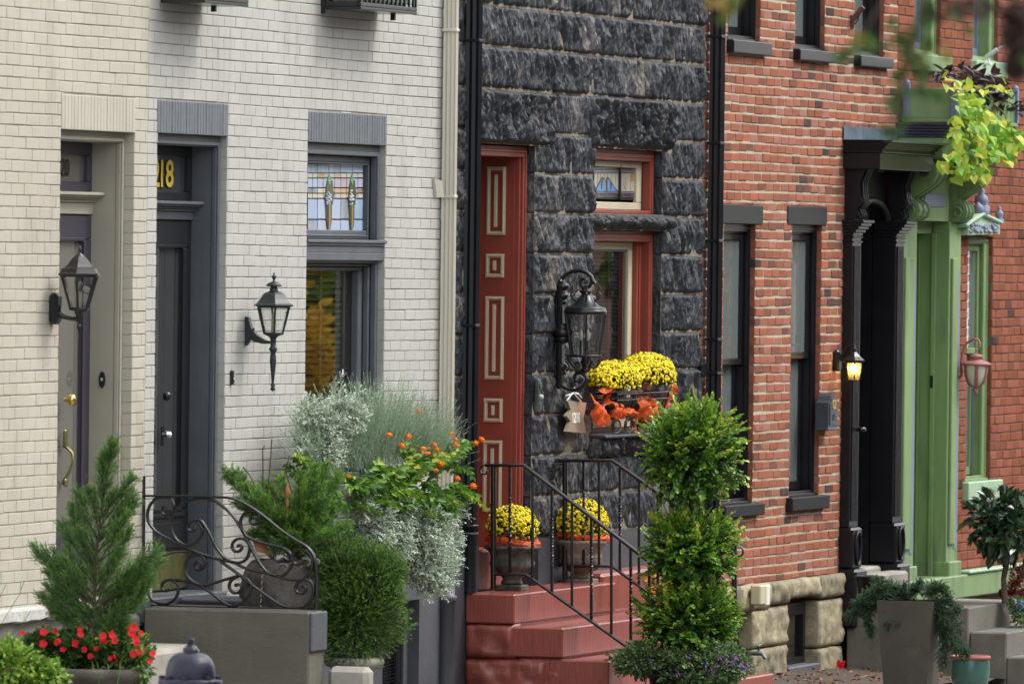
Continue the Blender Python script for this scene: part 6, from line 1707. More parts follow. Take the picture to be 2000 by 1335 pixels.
def twig_leaves(S, D, ln, k, L, Wd, ang=.9, jit=.25, tb=None, tv=.25, tiplight=.25, **kw):
    """k leaves alternately along each twig"""
    n = len(S); D = nrm(D)
    t = (np.arange(k) + .6) / k
    ln = np.broadcast_to(np.asarray(ln, dtype=float).reshape(-1, 1), (n, 1))
    P = S[:, None, :] + D[:, None, :] * (ln * t)[:, :, None]
    sd_ = nrm(np.cross(D, nrm(np.array([0, 0, 1.0]) + rv(n) * .5)))
    nn_ = np.cross(sd_, D)
    sg = np.where(np.arange(k) % 2 == 0, 1.0, -1.0)[None, :, None]
    ca = np.cos(ang * (1 - .6 * t))[None, :, None]; sa = np.sin(ang * (1 - .6 * t))[None, :, None]
    dl = D[:, None, :] * ca + sd_[:, None, :] * sa * sg + G.normal(size=(n, k, 3)) * jit
    Nn = np.broadcast_to(nn_[:, None, :], (n, k, 3)) + G.normal(size=(n, k, 3)) * .35
    P = P.reshape(-1, 3); dl = dl.reshape(-1, 3); Nn = Nn.reshape(-1, 3)
    m = len(P)
    V, F_ = leafmesh(P, dl, Nn, L * (.75 + .5 * G.random(m)), Wd * (.75 + .5 * G.random(m)), **kw)
    base = np.broadcast_to((.35 if tb is None else np.asarray(tb).reshape(-1, 1)), (n, k))
    tt = np.clip(base + tiplight * (t[None, :] - .5) + G.normal(size=(n, k)) * tv * .5 + G.normal(size=(n, 1)) * tv * .4, 0, 1).reshape(-1)
    return V, F_, np.repeat(tt, 2)
def needles(S, D, ln, k, L, Wd, ang=.8, flat=0.0, tb=.4, tv=.2, tip=.3):
    """k thin needles round each twig: one kite-shaped quad each"""
    n = len(S); D = nrm(D); t = (np.arange(k) + .3) / k
    ln = np.broadcast_to(np.asarray(ln, dtype=float).reshape(-1, 1), (n, 1))
    P = (S[:, None, :] + D[:, None, :] * (ln * t)[:, :, None])
    r_ = G.normal(size=(n, k, 3)); r_[:, :, 2] *= (1 - flat)
    r_ = r_ - D[:, None, :] * np.sum(r_ * D[:, None, :], axis=2, keepdims=True); r_ = nrm(r_)
    a_ = ang * (1 - .45 * t)[None, :, None]
    dl = D[:, None, :] * np.cos(a_) + r_ * np.sin(a_)
    P = P.reshape(-1, 3); dl = nrm(dl.reshape(-1, 3)); m = len(P)
    sd_ = nrm(np.cross(dl, rv(m)))
    l_ = (L * (.7 + .6 * G.random(m)))[:, None]; w_ = Wd
    V = np.stack([P, P + dl * l_ * .45 + sd_ * w_ * .5, P + dl * l_, P + dl * l_ * .45 - sd_ * w_ * .5], axis=1).reshape(-1, 3)
    F_ = np.arange(m * 4).reshape(-1, 4)
    tb = np.broadcast_to(np.asarray(tb, dtype=float).reshape(-1, 1), (n, k))
    tt = np.clip(tb + tip * (t[None, :] - .5) + G.normal(size=(n, k)) * tv * .5, 0, 1).reshape(-1)
    return V, F_, tt
def plume(P0, P1, nsec, sl, sag=0.0, a=.75, flat=None, jit=.25):
    """secondary twigs along a branch from P0 to P1"""
    P0, P1 = np.array(P0), np.array(P1); d = nrm(P1 - P0); Lg = np.linalg.norm(P1 - P0)
    t = np.sort(G.random(nsec)) ** .8
    mid = np.array([0, 0, sag * Lg])
    S = P0 + (P1 - P0) * t[:, None] + mid * (4 * t * (1 - t))[:, None]
    r_ = rv(nsec)
    if flat is not None: r_ = r_ + np.array(flat) * np.where(G.random(nsec) > .5, 3, -3)[:, None]
    r_ = nrm(r_ - d * np.sum(r_ * d, axis=1, keepdims=True))
    D = nrm(d * math.cos(a) + r_ * math.sin(a) + G.normal(size=(nsec, 3)) * jit * .5)
    l_ = sl * (1.0 - .55 * t) * (.6 + .6 * G.random(nsec))
    return S, D, l_
def cat(*a):
    V, F_, T = [], [], []; o = 0
    for v, f, t in a: V.append(v); F_.append(f + o); T.append(t); o += len(v)
    return np.concatenate(V), np.concatenate(F_), np.concatenate(T)
def foliage(name, parts, mat, parent, **k): V, F_, T = cat(*parts); return bulk(name, V, F_, T, mat, parent, kind=k.pop('kind', 'stuff'), **k)
def twigmesh(S, D, ln, r_, mat, parent, name='twigs', step=1):
    mb = MB(); ln = np.broadcast_to(np.asarray(ln, dtype=float), (len(S),))
    for i in range(0, len(S), step): mb.tube([S[i], S[i] + nrm(D[i]) * ln[i]], [r_, r_ * .5], 3, cap=False)
    return mb.build(name, mat, parent, kind='stuff')
def lmat(name, ramp, rough=.5, trans=.25, spec=.4): return pmat(name, (.1, .2, .05), rough, ramp=ramp, spec=spec, trans=trans, col2=None)
m_wood = pmat('twig_bark', (.085, .055, .035), .9, (.05, .035, .025), 20, bump=.5, bs=60)
m_trunk = pmat('grey_brown_bark', (.12, .09, .06), .9, (.07, .05, .035), 12, stretch=(1, 1, .3), bump=.8, bs=40)
m_earth = pmat('potting_soil', (.03, .022, .016), .95, bump=.8, bs=60)
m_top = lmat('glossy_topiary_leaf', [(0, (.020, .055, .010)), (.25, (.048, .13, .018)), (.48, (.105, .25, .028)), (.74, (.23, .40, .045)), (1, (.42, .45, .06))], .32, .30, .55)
# ---- clipped three-ball topiary
xt = xn - .38; q = UX(1346, 1285, xt); yt = q.y; s = PJ(q)[2]
Zt = lambda py: zpx(1346, py, xt, yt)
tp_ = thing('clipped_topiary', 'three tiered clipped topiary with glossy small leaves at the foot of the red steps', 'topiary', (xt, yt, Zt(1290)))
parts = []
tw_all = []
for (cy, hw, hh, n) in ((883, 98, 104, 700), (1072, 94, 78, 540), (1205, 100, 82, 580)):
    c = (xt, yt, Zt(cy)); R = (hw / s, hw / s, hh / s)
    S, D, rr_ = twigs_ellipsoid(c, R, n, .11, inner=.50, up=.10, lump=.10, spread=.5)
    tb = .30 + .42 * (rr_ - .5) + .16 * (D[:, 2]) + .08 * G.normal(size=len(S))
    parts.append(twig_leaves(S, D, .11, 12, .027, .020, tb=tb, tv=.25, tiplight=.24, fold=.22, blunt=.85, curl=.05))
    m_ = G.random(len(S)) < .18
    parts.append(twig_leaves(S[m_] + D[m_] * .06, D[m_] + np.array([0, 0, .1]), .115, 10, .026, .019, tb=tb[m_] + .22, tv=.22, tiplight=.4, fold=.22, blunt=.85, curl=.05))
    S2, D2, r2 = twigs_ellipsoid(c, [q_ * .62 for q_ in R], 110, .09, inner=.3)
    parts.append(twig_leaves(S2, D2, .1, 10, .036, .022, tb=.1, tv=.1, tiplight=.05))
    tw_all.append((S, D))
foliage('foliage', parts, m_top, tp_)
twigmesh(np.concatenate([a for a, b in tw_all]), np.concatenate([b for a, b in tw_all]), .11, .0022, m_wood, tp_)
MB().tube([(xt + .005, yt, Zt(1330)), (xt - .01, yt, Zt(1200)), (xt + .015, yt, Zt(1080)), (xt, yt, Zt(980)), (xt + .005, yt, Zt(860))], [.022, .02, .018, .017, .012], 8).tube([(xt + .03, yt - .01, Zt(1330)), (xt + .0, yt, Zt(1130))], .007, 5).build('trunk', m_trunk, tp_)
pl = thing('planter', 'black round planter spilling small leaved ground cover under the topiary', 'planter', (xt, yt, gz(xt)))
zr = Zt(1306)
MB().lathe([(.20, gz(xt)), (.235, gz(xt) + .03), (.27, zr - .06), (.30, zr - .05), (.31, zr), (.285, zr + .004), (.27, zr - .04), (.0, zr - .045)], (xt, yt, 0), 28).build('pot', m_lampb, pl)
mb = MB()
for a in np.linspace(0, 2 * math.pi, 10, endpoint=False): mb.tube([(xt + (.285 + .0) * math.cos(a) + .0, yt + .285 * math.sin(a), zr - .10)] + [(xt + .30 * math.cos(a + .09 * math.sin(t)), yt + .30 * math.sin(a + .09 * math.sin(t)), zr - .17 + .06 * math.cos(t)) for t in np.linspace(0, 6, 12)], .007, 5)
mb.build('pot_scrollwork', m_iron, pl)
m_gc = lmat('ground_cover_leaf', [(0, (.04, .075, .028)), (.4, (.10, .17, .065)), (.75, (.21, .31, .12)), (1, (.32, .42, .18))], .5, .2)
gc = thing('trailing_ground_cover', 'small leaved trailing plant with tiny mauve flowers filling the black planter', 'plant', (xt, yt, zr))
P_ = []
for (a, b_, c_, hw, hh, dep, n) in ((1250, 1290, 0, 50, 26, .14, 300), (1330, 1288, 0, 55, 18, .2, 260), (1410, 1296, 0, 52, 36, .16, 380), (1345, 1322, 0, 70, 14, .2, 120)):
    for xo_ in (-.24, .0): cc = UX(a, b_, xt + xo_ + .04 * G.random()); P_.append(twig_leaves(*twigs_ellipsoid(tuple(cc), (dep, hw / s, hh / s), n, .05, inner=.5, up=.3, lump=.25)[:2], .06, 8, .019, .017, tb=.30 + .3 * G.random(n), tv=.3, tiplight=.2, blunt=.7))
foliage('foliage', P_, m_gc, gc)
fp = []
for (a, b_) in [(1405, 1283), (1416, 1288), (1400, 1300), (1440, 1285), (1432, 1292), (1450, 1298), (1445, 1303), (1437, 1279), (1425, 1297), (1345, 1282), (1378, 1300), (1272, 1292), (1322, 1314), (1462, 1300), (1390, 1312), (1453, 1308), (1418, 1279)]:
    c = np.array(UX(a, b_, xt - .45)); n = 8
    S = c + G.normal(size=(n, 3)) * .010; fp.append(leafmesh(S, rv(n) + [-.8, -.6, .3], rv(n), .016, .009)); fp[-1] = (*fp[-1], G.random(2 * n))
foliage('mauve_flowers', fp, lmat('mauve_petal', [(0, (.25, .10, .38)), (1, (.45, .25, .60))], .6, .3), gc)
# ---- marigold-like plant glimpsed behind the topiary
c = U(1322, 1135, -.55); yl = thing('yellow_flowering_plant', 'yellow and orange flowering plant half hidden behind the topiary', 'plant', (c.x, c.y, c.z - .4))
S, D, r_ = twigs_ellipsoid(tuple(c + Vector((.2, 0, -.06))), (.5, .22, .14), 160, .08, up=.5)
foliage('foliage', [twig_leaves(S, D, .09, 8, .03, .015, tb=.4, tv=.3)], m_gc, yl)
fp = []
for k in range(60):
    cc = np.array(U(1254 + 112 * G.random(), 1120 + 42 * G.random(), -.60)); n = 7
    S = cc + G.normal(size=(n, 3)) * .006; v, f = leafmesh(S, rv(n) + [-.8, -.5, .5], rv(n), .02, .014); fp.append((v, f, np.full(2 * n, G.random())))
foliage('yellow_flowers', fp, lmat('yellow_orange_petal', [(0, (.75, .45, .02)), (.5, (.85, .55, .03)), (1, (.80, .28, .02))], .6, .3), yl)
# ---- chrysanthemums
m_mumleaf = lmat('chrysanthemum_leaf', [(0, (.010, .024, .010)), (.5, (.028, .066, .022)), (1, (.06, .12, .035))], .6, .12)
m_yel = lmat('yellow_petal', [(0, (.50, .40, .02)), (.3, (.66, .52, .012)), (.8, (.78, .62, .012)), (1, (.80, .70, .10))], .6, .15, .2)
def mum(t, c, R, nfl, z_lo=-.35, den=1.0, fr=.0115, bud=.35):
    c = np.array(c); R = np.array(R)
    n = int(620 * den)
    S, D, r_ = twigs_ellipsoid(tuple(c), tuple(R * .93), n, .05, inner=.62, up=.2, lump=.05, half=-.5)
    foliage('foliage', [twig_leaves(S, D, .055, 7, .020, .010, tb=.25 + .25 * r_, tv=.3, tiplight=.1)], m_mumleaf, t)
    # flower heads: little domes of petals, thick on the crown and thinning out downwards
    V0, F0 = [], []
    nr = 8
    prof = [(1.0, -.10), (.86, .28), (.42, .48), (.0, .50)]
    u = rv(nfl * 14); u = u[u[:, 2] > z_lo]
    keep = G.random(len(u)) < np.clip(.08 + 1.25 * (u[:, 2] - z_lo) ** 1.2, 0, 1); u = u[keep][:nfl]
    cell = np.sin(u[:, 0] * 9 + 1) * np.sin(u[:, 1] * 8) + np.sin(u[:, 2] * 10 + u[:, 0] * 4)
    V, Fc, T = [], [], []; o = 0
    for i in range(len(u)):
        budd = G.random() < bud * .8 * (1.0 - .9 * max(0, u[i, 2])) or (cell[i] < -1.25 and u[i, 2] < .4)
        r = fr * (.42 if budd else (.8 + .35 * G.random()))
        nn_ = nrm(u[i] / R * R.min() + G.normal(size=3) * .2 + np.array([-.10, -.10, .15])); a_ = nrm(np.cross(nn_, [.3, .2, 1])); b_ = np.cross(nn_, a_)
        p = c + u[i] * R * (1.0 + .04 * G.normal())
        m = 7
        ring = []
        for (pr, h_) in prof[:-1]:
            for j in range(m):
                t_ = 2 * math.pi * j / m; w_ = r * pr * (1 + (.12 if j % 2 else -.08)); ring.append(p + (a_ * math.cos(t_) + b_ * math.sin(t_)) * w_ + nn_ * r * h_)
        ring.append(p + nn_ * r * .5)
        V.extend(ring)
        for k in range(2):
            for j in range(m): Fc.append((o + k * m + j, o + k * m + (j + 1) % m, o + (k + 1) * m + (j + 1) % m, o + (k + 1) * m + j))
        for j in range(m): Fc.append((o + 2 * m + j, o + 2 * m + (j + 1) % m, o + 3 * m, o + 3 * m))
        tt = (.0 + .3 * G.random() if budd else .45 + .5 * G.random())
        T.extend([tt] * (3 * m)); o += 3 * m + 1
    Fq = [f for f in Fc if f[2] != f[3]]; Ft = [f[:3] for f in Fc if f[2] == f[3]]
    mb = MB(); mb.v = [tuple(v) for v in V]; mb.f = Fq + Ft; nT = [t for f, t in zip(Fc, T) if f[2] != f[3]] + [t for f, t in zip(Fc, T) if f[2] == f[3]]
    mb.t = nT; mb.m = [0] * len(mb.f); mb.sm = [True] * len(mb.f)
    mb.build('flower_heads', m_yel, t, kind='stuff')
def drape(mb, pts, w, x=None, seed=0, amp=.012, n=5):
    """a crumpled band of net along world points"""
    r = random.Random(seed); vs = []; K = []
    P = [Vector(p) for p in pts]
    fine = []
    for i in range(len(P) - 1):
        for k in range(6): fine.append(P[i].lerp(P[i + 1], k / 6))
    fine.append(P[-1])
    for i, p in enumerate(fine):
        d = (fine[min(i + 1, len(fine) - 1)] - fine[max(i - 1, 0)]).normalized(); up_ = Vector((0, 0, 1)); s_ = d.cross(up_).normalized()
        for j in range(n + 1):
            v = j / n; nz_ = noise.noise(Vector((i * .35, j * .8, seed)))
            vs.append(p + up_ * (w * (v - .5) * (1 + .35 * noise.noise(Vector((i * .3, 3, seed))))) + s_ * (amp * 2.2 * nz_ + math.sin(v * 3.14) * amp * 1.5))
    mb.add(vs, [(i * (n + 1) + j, (i + 1) * (n + 1) + j, (i + 1) * (n + 1) + j + 1, i * (n + 1) + j + 1) for i in range(len(fine) - 1) for j in range(n)], smooth=True)
def netmat():
    m, nt, out = nodes('orange_net'); L = nt.links
    d = N(nt, 'ShaderNodeBsdfPrincipled'); d.inputs['Base Color'].default_value = (.80, .13, .025, 1); d.inputs['Roughness'].default_value = .5
    tl = N(nt, 'ShaderNodeBsdfTranslucent'); tl.inputs[0].default_value = (.85, .16, .03, 1)
    tr = N(nt, 'ShaderNodeBsdfTransparent')
    geo = N(nt, 'ShaderNodeNewGeometry'); nz_ = N(nt, 'ShaderNodeTexNoise'); nz_.inputs['Scale'].default_value = 14; nz_.inputs['Detail'].default_value = 3
    L.new(geo.outputs['Position'], nz_.inputs['Vector'])
    mr = N(nt, 'ShaderNodeMapRange'); mr.inputs[1].default_value = .35; mr.inputs[2].default_value = .7; mr.inputs[3].default_value = .95; mr.inputs[4].default_value = .62; L.new(nz_.outputs['Fac'], mr.inputs[0])
    m1 = N(nt, 'ShaderNodeMixShader'); m1.inputs[0].default_value = .35; L.new(d.outputs[0], m1.inputs[1]); L.new(tl.outputs[0], m1.inputs[2])
    m2 = N(nt, 'ShaderNodeMixShader'); L.new(mr.outputs[0], m2.inputs[0]); L.new(tr.outputs[0], m2.inputs[1]); L.new(m1.outputs[0], m2.inputs[2]); L.new(m2.outputs[0], out.inputs[0])
    return m
m_net = netmat()
# two urns on the landing
def urn(label, cx, cyp, prof, foot, mat, n=30, flute=None, xpl=None):
    x_, y_ = xpl
    Zu = lambda py: zpx(cx, py, x_, y_); s = PJ((x_, y_, 1))[2]
    t = thing('garden_urn', label, 'urn', (x_, y_, Zu(foot[1])), 'urns on the red landing')
    mb = MB().lathe([(w / s, Zu(v)) for w, v in prof], (x_, y_, 0), 48, flute=flute); mb.build('bowl', mat, t)
    k = foot[2] / s / 1.22
    MB().box(x_ - k, x_ + k, y_ - k, y_ + k, Zu(foot[1]), Zu(foot[0]), b=.008).build('foot', mat, t)
    return t, Zu, s
m_urn1 = pmat('mossy_grey_cast_stone', (.13, .12, .095), .9, (.045, .042, .034), 12, bump=.9, bs=40, dirt=((.20, .19, .15), 14, .62), lo=.40, hi=.62)
m_urn2 = pmat('brown_grey_cast_stone', (.21, .165, .13), .85, (.13, .10, .08), 9, bump=.6, bs=40, dirt=((.09, .075, .06), 10, .64))
yu = D1 + .215
x1 = U(1000, 1110, yu).x
t1, Z1, s1_ = urn('weathered dark grey fluted urn, left one on the red landing', 1000, 0, [(18, 1141), (22, 1138), (20, 1134), (17, 1130), (20, 1126), (24, 1121), (36, 1114), (42, 1106), (44, 1098), (42, 1092), (43, 1090), (41.5, 1087), (45, 1078), (52, 1072), (56, 1070), (57, 1066), (54, 1064), (48, 1067), (40, 1075), (0, 1076)], (1141, 1154, 33), m_urn1, flute=(15, .035, 4, 8), xpl=(x1, yu))
x2 = U(1134, 1100, yu).x
t2, Z2_, s2_ = urn('brown grey fluted urn, right one on the red landing', 1134, 0, [(18, 1129), (21, 1127), (19, 1123), (17, 1120), (20, 1117), (32, 1110), (40, 1102), (43, 1094), (42, 1088), (43, 1086), (41, 1084), (42, 1080), (45, 1070), (51, 1060), (52, 1056), (49, 1054), (44, 1058), (38, 1066), (0, 1067)], (1129, 1141, 35), m_urn2, flute=(15, .035, 4, 8), xpl=(x2, yu))
for (lab, cx, cy, hw, hh, Zu, s_, xx_, rimy, nf) in (('round yellow chrysanthemum in the dark grey urn nearer the doorway', 1003, 1032, 54, 44, Z1, s1_, x1, 1060, 1300), ('round yellow chrysanthemum in the brown grey urn', 1144, 1024, 55, 47, Z2_, s2_, x2 + .03, 1052, 1300)):
    t = thing('potted_chrysanthemum', lab, 'flowers', (xx_, yu, Zu(rimy)), 'yellow chrysanthemums in bloom')
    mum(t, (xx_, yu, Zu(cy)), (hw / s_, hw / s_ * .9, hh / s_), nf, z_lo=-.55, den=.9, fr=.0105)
    rb = thing('net_ribbon', 'orange net ribbon tied round ' + ('the left urn' if cx < 1100 else 'the right urn'), 'ribbon', (xx_, yu, Zu(rimy)), 'orange net ribbons')
    mb = MB(); rr_ = 48 / s_
    sl_ = -1 if cx < 1100 else 0
    drape(mb, [(xx_ + rr_ * math.cos(a), yu + rr_ * math.sin(a), Zu(rimy - 4 + 7 * math.sin(a * 1.5 + 1.2) * (1 if cx < 1100 else .6))) for a in np.linspace(0, 2 * math.pi, 22)], .05, seed=int(cx), amp=.014)
    if cx < 1100: drape(mb, [UX(a, b, xx_ - .12) for a, b in ((957, 1062), (951, 1045), (956, 1036), (964, 1040), (966, 1058), (960, 1068))], .035, seed=5)
    mb.build('ribbon', m_net, rb)
# ---- window basket
yb0, yb1 = -.20, .0
X0_, X1_ = XX(1150, 800, -.1) , U(1307, 790, yb0).x
X0_ = XX(1152, 780)
zt_b, zb_b = ZZ(1230, 768, yb0), ZZ(1190, 818, yb0)
bk = thing('wire_basket', 'black wrought iron window basket on the stone sill, holding chrysanthemums', 'basket', ((X0_ + X1_) / 2, yb0, zb_b))
zsill = sillC[3]
def rect_ring(mb, z, x0, x1, y0, y1, w=.009):
    for a, b in (((x0, y0), (x1, y0)), ((x1, y0), (x1, y1)), ((x1, y1), (x0, y1)), ((x0, y1), (x0, y0))): mb.tube([(a[0], a[1], z), (b[0], b[1], z)], w * .7, 6)
mb = MB(); rect_ring(mb, zt_b, X0_, X1_, yb0, yb1, .012); rect_ring(mb, zt_b - .045, X0_, X1_, yb0, yb1, .008); mb.build('rim', m_iron, bk)
mb = MB(); rect_ring(mb, zb_b, X0_ + .05, X1_ - .05, yb0 + .04, yb1, .01); mb.build('bottom_ring', m_iron, bk)
ns_ = 30
for i in range(ns_ + 1):
    x = X0_ + (X1_ - X0_) * i / ns_; xb2 = X0_ + .05 + (X1_ - X0_ - .1) * i / ns_
    th_ = .008 if i % 10 == 0 else .0028
    MB().tube([(x, yb0, zt_b), (xb2, yb0 + .04, zb_b)], th_, 5).build('wire', m_iron, bk)
for i in range(5):
    y = yb0 + (yb1 - yb0) * i / 4; MB().tube([(X0_, y, zt_b), (X0_ + .05, max(y, yb0 + .04), zb_b)], .003, 4).build('wire', m_iron, bk)
for i in range(4):
    xx_ = X0_ + .16 + i * (X1_ - X0_ - .3) / 3.3
    pts = [(xx_ + .10 * math.cos(a), yb0 + .05, zb_b - .055 + .05 * math.sin(a)) for a in np.linspace(1.2, 1.2 + 2 * math.pi, 18)] + [(xx_ + (.09 - .06 * k / 8) * math.cos(7.4 + k * .5), yb0 + .05, zb_b - .06 + (.045 - .03 * k / 8) * math.sin(7.4 + k * .5)) for k in range(9)]
    MB().tube(pts, .006, 5).build('foot_scroll', m_iron, bk)
MB().box(X0_ + .06, X1_ - .06, yb0 + .05, yb1 - .02, zb_b + .01, zt_b - .06, b=.03).build('liner', m_char, bk)
for (lab, cx, cy, hw, hh, nf, a_) in (('yellow chrysanthemum at the lantern end of the window basket', 1200, 742, 52, 36, 1700, .42), ('yellow chrysanthemum at the far end of the window basket, slightly taller', 1262, 734, 57, 43, 1800, .44)):
    c = U(cx, cy, -.14); s = PJ(c)[2]
    t = thing('potted_chrysanthemum', lab, 'flowers', tuple(c - Vector((0, 0, .1))), 'yellow chrysanthemums in bloom')
    b_ = math.sqrt(max(.01, (hw / s) ** 2 - (.29 * a_) ** 2)) / .955
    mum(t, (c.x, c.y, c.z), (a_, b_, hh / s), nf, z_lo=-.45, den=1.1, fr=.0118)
rb = thing('net_ribbon', 'crumpled orange net ribbon wound through the window basket', 'ribbon', tuple(U(1230, 800, yb0)), 'orange net ribbons')
mb = MB()
def RP(a, b, y=yb0 + .018): return U(a, b, y)
drape(mb, [RP(1172, 770), RP(1184, 758), RP(1193, 762), RP(1190, 778), RP(1180, 795)], .045, seed=1, amp=.02)
for (pts, w, sd2) in (([(1153, 788), (1160, 800), (1166, 812), (1178, 815)], .15, 2), ([(1190, 790), (1196, 800), (1205, 805)], .10, 3), ([(1208, 800), (1214, 806)], .09, 4),
                    ([(1216, 808), (1226, 802), (1234, 806)], .05, 6), ([(1240, 800), (1252, 792), (1262, 800), (1275, 806)], .17, 7), ([(1262, 786), (1272, 790), (1284, 800)], .09, 8),
                    ([(1308, 757), (1312, 768), (1308, 782), (1300, 796)], .05, 9), ([(1278, 812), (1290, 810)], .05, 10)):
    drape(mb, [RP(*p) for p in pts], w, seed=sd2, amp=.028)
for (a, b, rx, rz, sd2) in ((1203, 808, .035, .04, 1), (1254, 800, .06, .07, 2), (1170, 810, .05, .045, 3)):
    p = RP(a, b, yb0 + .03); vs = []; nu, nv = 12, 8
    for j in range(nv + 1):
        for i in range(nu):
            th_, ph = 2 * math.pi * i / nu, math.pi * j / nv
            k = 1 + .3 * noise.noise(Vector((math.cos(th_) * 1.5, math.sin(th_) * 1.5, ph + sd2 * 3)))
            vs.append((p.x + rx * 1.5 * k * math.sin(ph) * math.cos(th_), p.y + .045 * k * math.sin(ph) * math.sin(th_), p.z + rz * k * math.cos(ph)))
    mb.add(vs, [(j * nu + i, j * nu + (i + 1) % nu, (j + 1) * nu + (i + 1) % nu, (j + 1) * nu + i) for j in range(nv) for i in range(nu)], smooth=True)
mb.build('ribbon', m_net, rb, kind='stuff')
# ---- feathery cypress in the near planter, with red impatiens
xc_ = None
yc2 = -1.15
c0 = U(185, 1250, yc2); s = PJ(c0)[2]; XP = c0.x
def Q(a, b, dx=0.0): return np.array(UX(a, b, XP + dx))
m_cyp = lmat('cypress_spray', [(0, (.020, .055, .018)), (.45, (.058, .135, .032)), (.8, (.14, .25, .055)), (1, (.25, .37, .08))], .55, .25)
cy = thing('young_cypress', 'feathery young cypress rising from the near stone planter', 'conifer', (XP, c0.y, c0.z - .05))
stem = [(186, 1270), (184, 1180), (187, 1100), (196, 1010), (208, 940), (222, 866)]
SS, DD, LL = [], [], []
ends = [(222, 866, .92), (210, 890, .8), (262, 936, .62), (268, 985, .55), (262, 968, .5), (200, 905, .7), (176, 960, .6), (150, 965, .5), (140, 995, .45), (122, 1022, .42), (150, 1040, .4), (230, 960, .6), (250, 1010, .45), (255, 1040, .4),
        (62, 1073, .22), (74, 1085, .2), (100, 1082, .22), (118, 1098, .25), (90, 1120, .2), (82, 1172, .1), (76, 1165, .12), (100, 1195, .08), (95, 1150, .15), (316, 1078, .2), (300, 1070, .24), (318, 1098, .18), (290, 1110, .2), (262, 1120, .2), (300, 1135, .12),
        (270, 1150, .12), (255, 1180, .1), (285, 1165, .1), (230, 1210, .06), (130, 1215, .06), (160, 1190, .1), (210, 1160, .15), (150, 1130, .2), (220, 1100, .25), (180, 1080, .3), (240, 1080, .3), (130, 1070, .3), (200, 1220, .05), (120, 1160, .15), (150, 1225, .05), (250, 1215, .05)]
def stem_at(t):
    k = t * (len(stem) - 1); i = min(int(k), len(stem) - 2); f = k - i; a, b = stem[i], stem[i + 1]; return (a[0] + (b[0] - a[0]) * f, a[1] + (b[1] - a[1]) * f)
br = MB()
for (ex, ey, t_) in ends:
    ex = 190 + (ex - 190) * .93
    for rep in range(2):
        a0 = stem_at(max(0, t_ - .06 * rep)); dx = (G.random() - .5) * (.25 if t_ < .5 else .12)
        P0 = Q(a0[0], a0[1]); P1 = Q(ex + (G.random() - .5) * 14 * rep, ey + (G.random() - .5) * 18 * rep, dx)
        lg = np.linalg.norm(P1 - P0); S, D, l_ = plume(P0 + (P1 - P0) * .22, P1, int(20 + 85 * lg), .10 + .12 * lg, sag=-.08, a=.5)
        D[:, 2] += .25; D = nrm(D)
        SS.append(S); DD.append(D); LL.append(l_); br.tube([P0, (P0 + P1) / 2 - np.array([0, 0, .08 * lg]), P1], [.006, .004, .001], 4, cap=False)
for i in range(len(stem) - 1):
    S, D, l_ = plume(Q(*stem[i]), Q(*stem[i + 1]), 70, .17 - .02 * i, a=.75); SS.append(S); DD.append(D); LL.append(l_)
S, D, L_ = np.concatenate(SS), np.concatenate(DD), np.concatenate(LL)
S2 = S + D * (L_ * .45)[:, None]; D2 = nrm(D + rv(len(D)) * .55)
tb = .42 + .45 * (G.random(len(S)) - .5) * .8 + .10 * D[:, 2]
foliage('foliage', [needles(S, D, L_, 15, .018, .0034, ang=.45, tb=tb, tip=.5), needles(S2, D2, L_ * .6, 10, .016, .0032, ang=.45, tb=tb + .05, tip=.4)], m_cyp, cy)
br.tube([Q(a, b) for a, b in stem], [.013, .010, .008, .006, .004, .001], 7); br.build('stem', m_wood, cy)
Zp = lambda py: zpx(200, py, XP, yp2)
q = Q(200, 1302); yp2 = q[1]
pt_ = thing('stone_planter', 'wide weathered stone bowl holding the cypress and red flowers', 'planter', (XP, yp2, gz(XP)))
s = PJ(q)[2]; zr = q[2]
MB().lathe([(.16, gz(XP)), (.17, gz(XP) + .05), (.10, gz(XP) + .10), (.12, zr - .28), (.20, zr - .16), (.245, zr - .07), (.275, zr - .055), (.285, zr - .02), (.275, zr), (.245, zr - .005), (.23, zr - .05), (0, zr - .05)], (XP, yp2, 0), 36).build('bowl', pmat('brown_grey_stone', (.11, .10, .078), .9, (.06, .055, .042), 8, bump=.7, bs=40), pt_)
im = thing('red_impatiens', 'bright red impatiens ringing the foot of the cypress', 'flowers', (XP, yp2, zr))
m_iml = lmat('impatiens_leaf', [(0, (.03, .07, .02)), (.45, (.08, .17, .04)), (.8, (.18, .30, .06)), (1, (.32, .40, .09))], .5, .3)
P_ = []
for (a, b_, hw, hh, n, tb_) in ((90, 1262, 45, 26, 200, .30), (160, 1265, 60, 24, 260, .25), (235, 1262, 42, 34, 260, .50), (205, 1282, 75, 22, 240, .28), (270, 1290, 24, 36, 110, .45), (130, 1285, 60, 15, 150, .2)):
    cc = Q(a, b_, -.02); S, D, r_ = twigs_ellipsoid(tuple(cc), (.16, hw / s, hh / s), n, .05, inner=.4, up=.35)
    P_.append(twig_leaves(S, D, .06, 6, .034, .022, tb=tb_, tv=.4, tiplight=.15))
foliage('foliage', P_, m_iml, im)
hang = MB()
for (a, b_, c_, d_) in ((180, 1290, 183, 1330), (190, 1292, 193, 1340), (235, 1290, 228, 1340), (275, 1290, 295, 1340)):
    hang.tube([Q(a, b_, -.2), Q((a + c_) / 2 + 2, (b_ + d_) / 2, -.26), Q(c_, d_, -.26)], .003, 4)
hang.build('trailing_stems', m_iml, im)
m_redp = lmat('red_petal', [(0, (.45, .008, .012)), (.5, (.62, .012, .022)), (1, (.75, .03, .05))], .5, .3, .2)
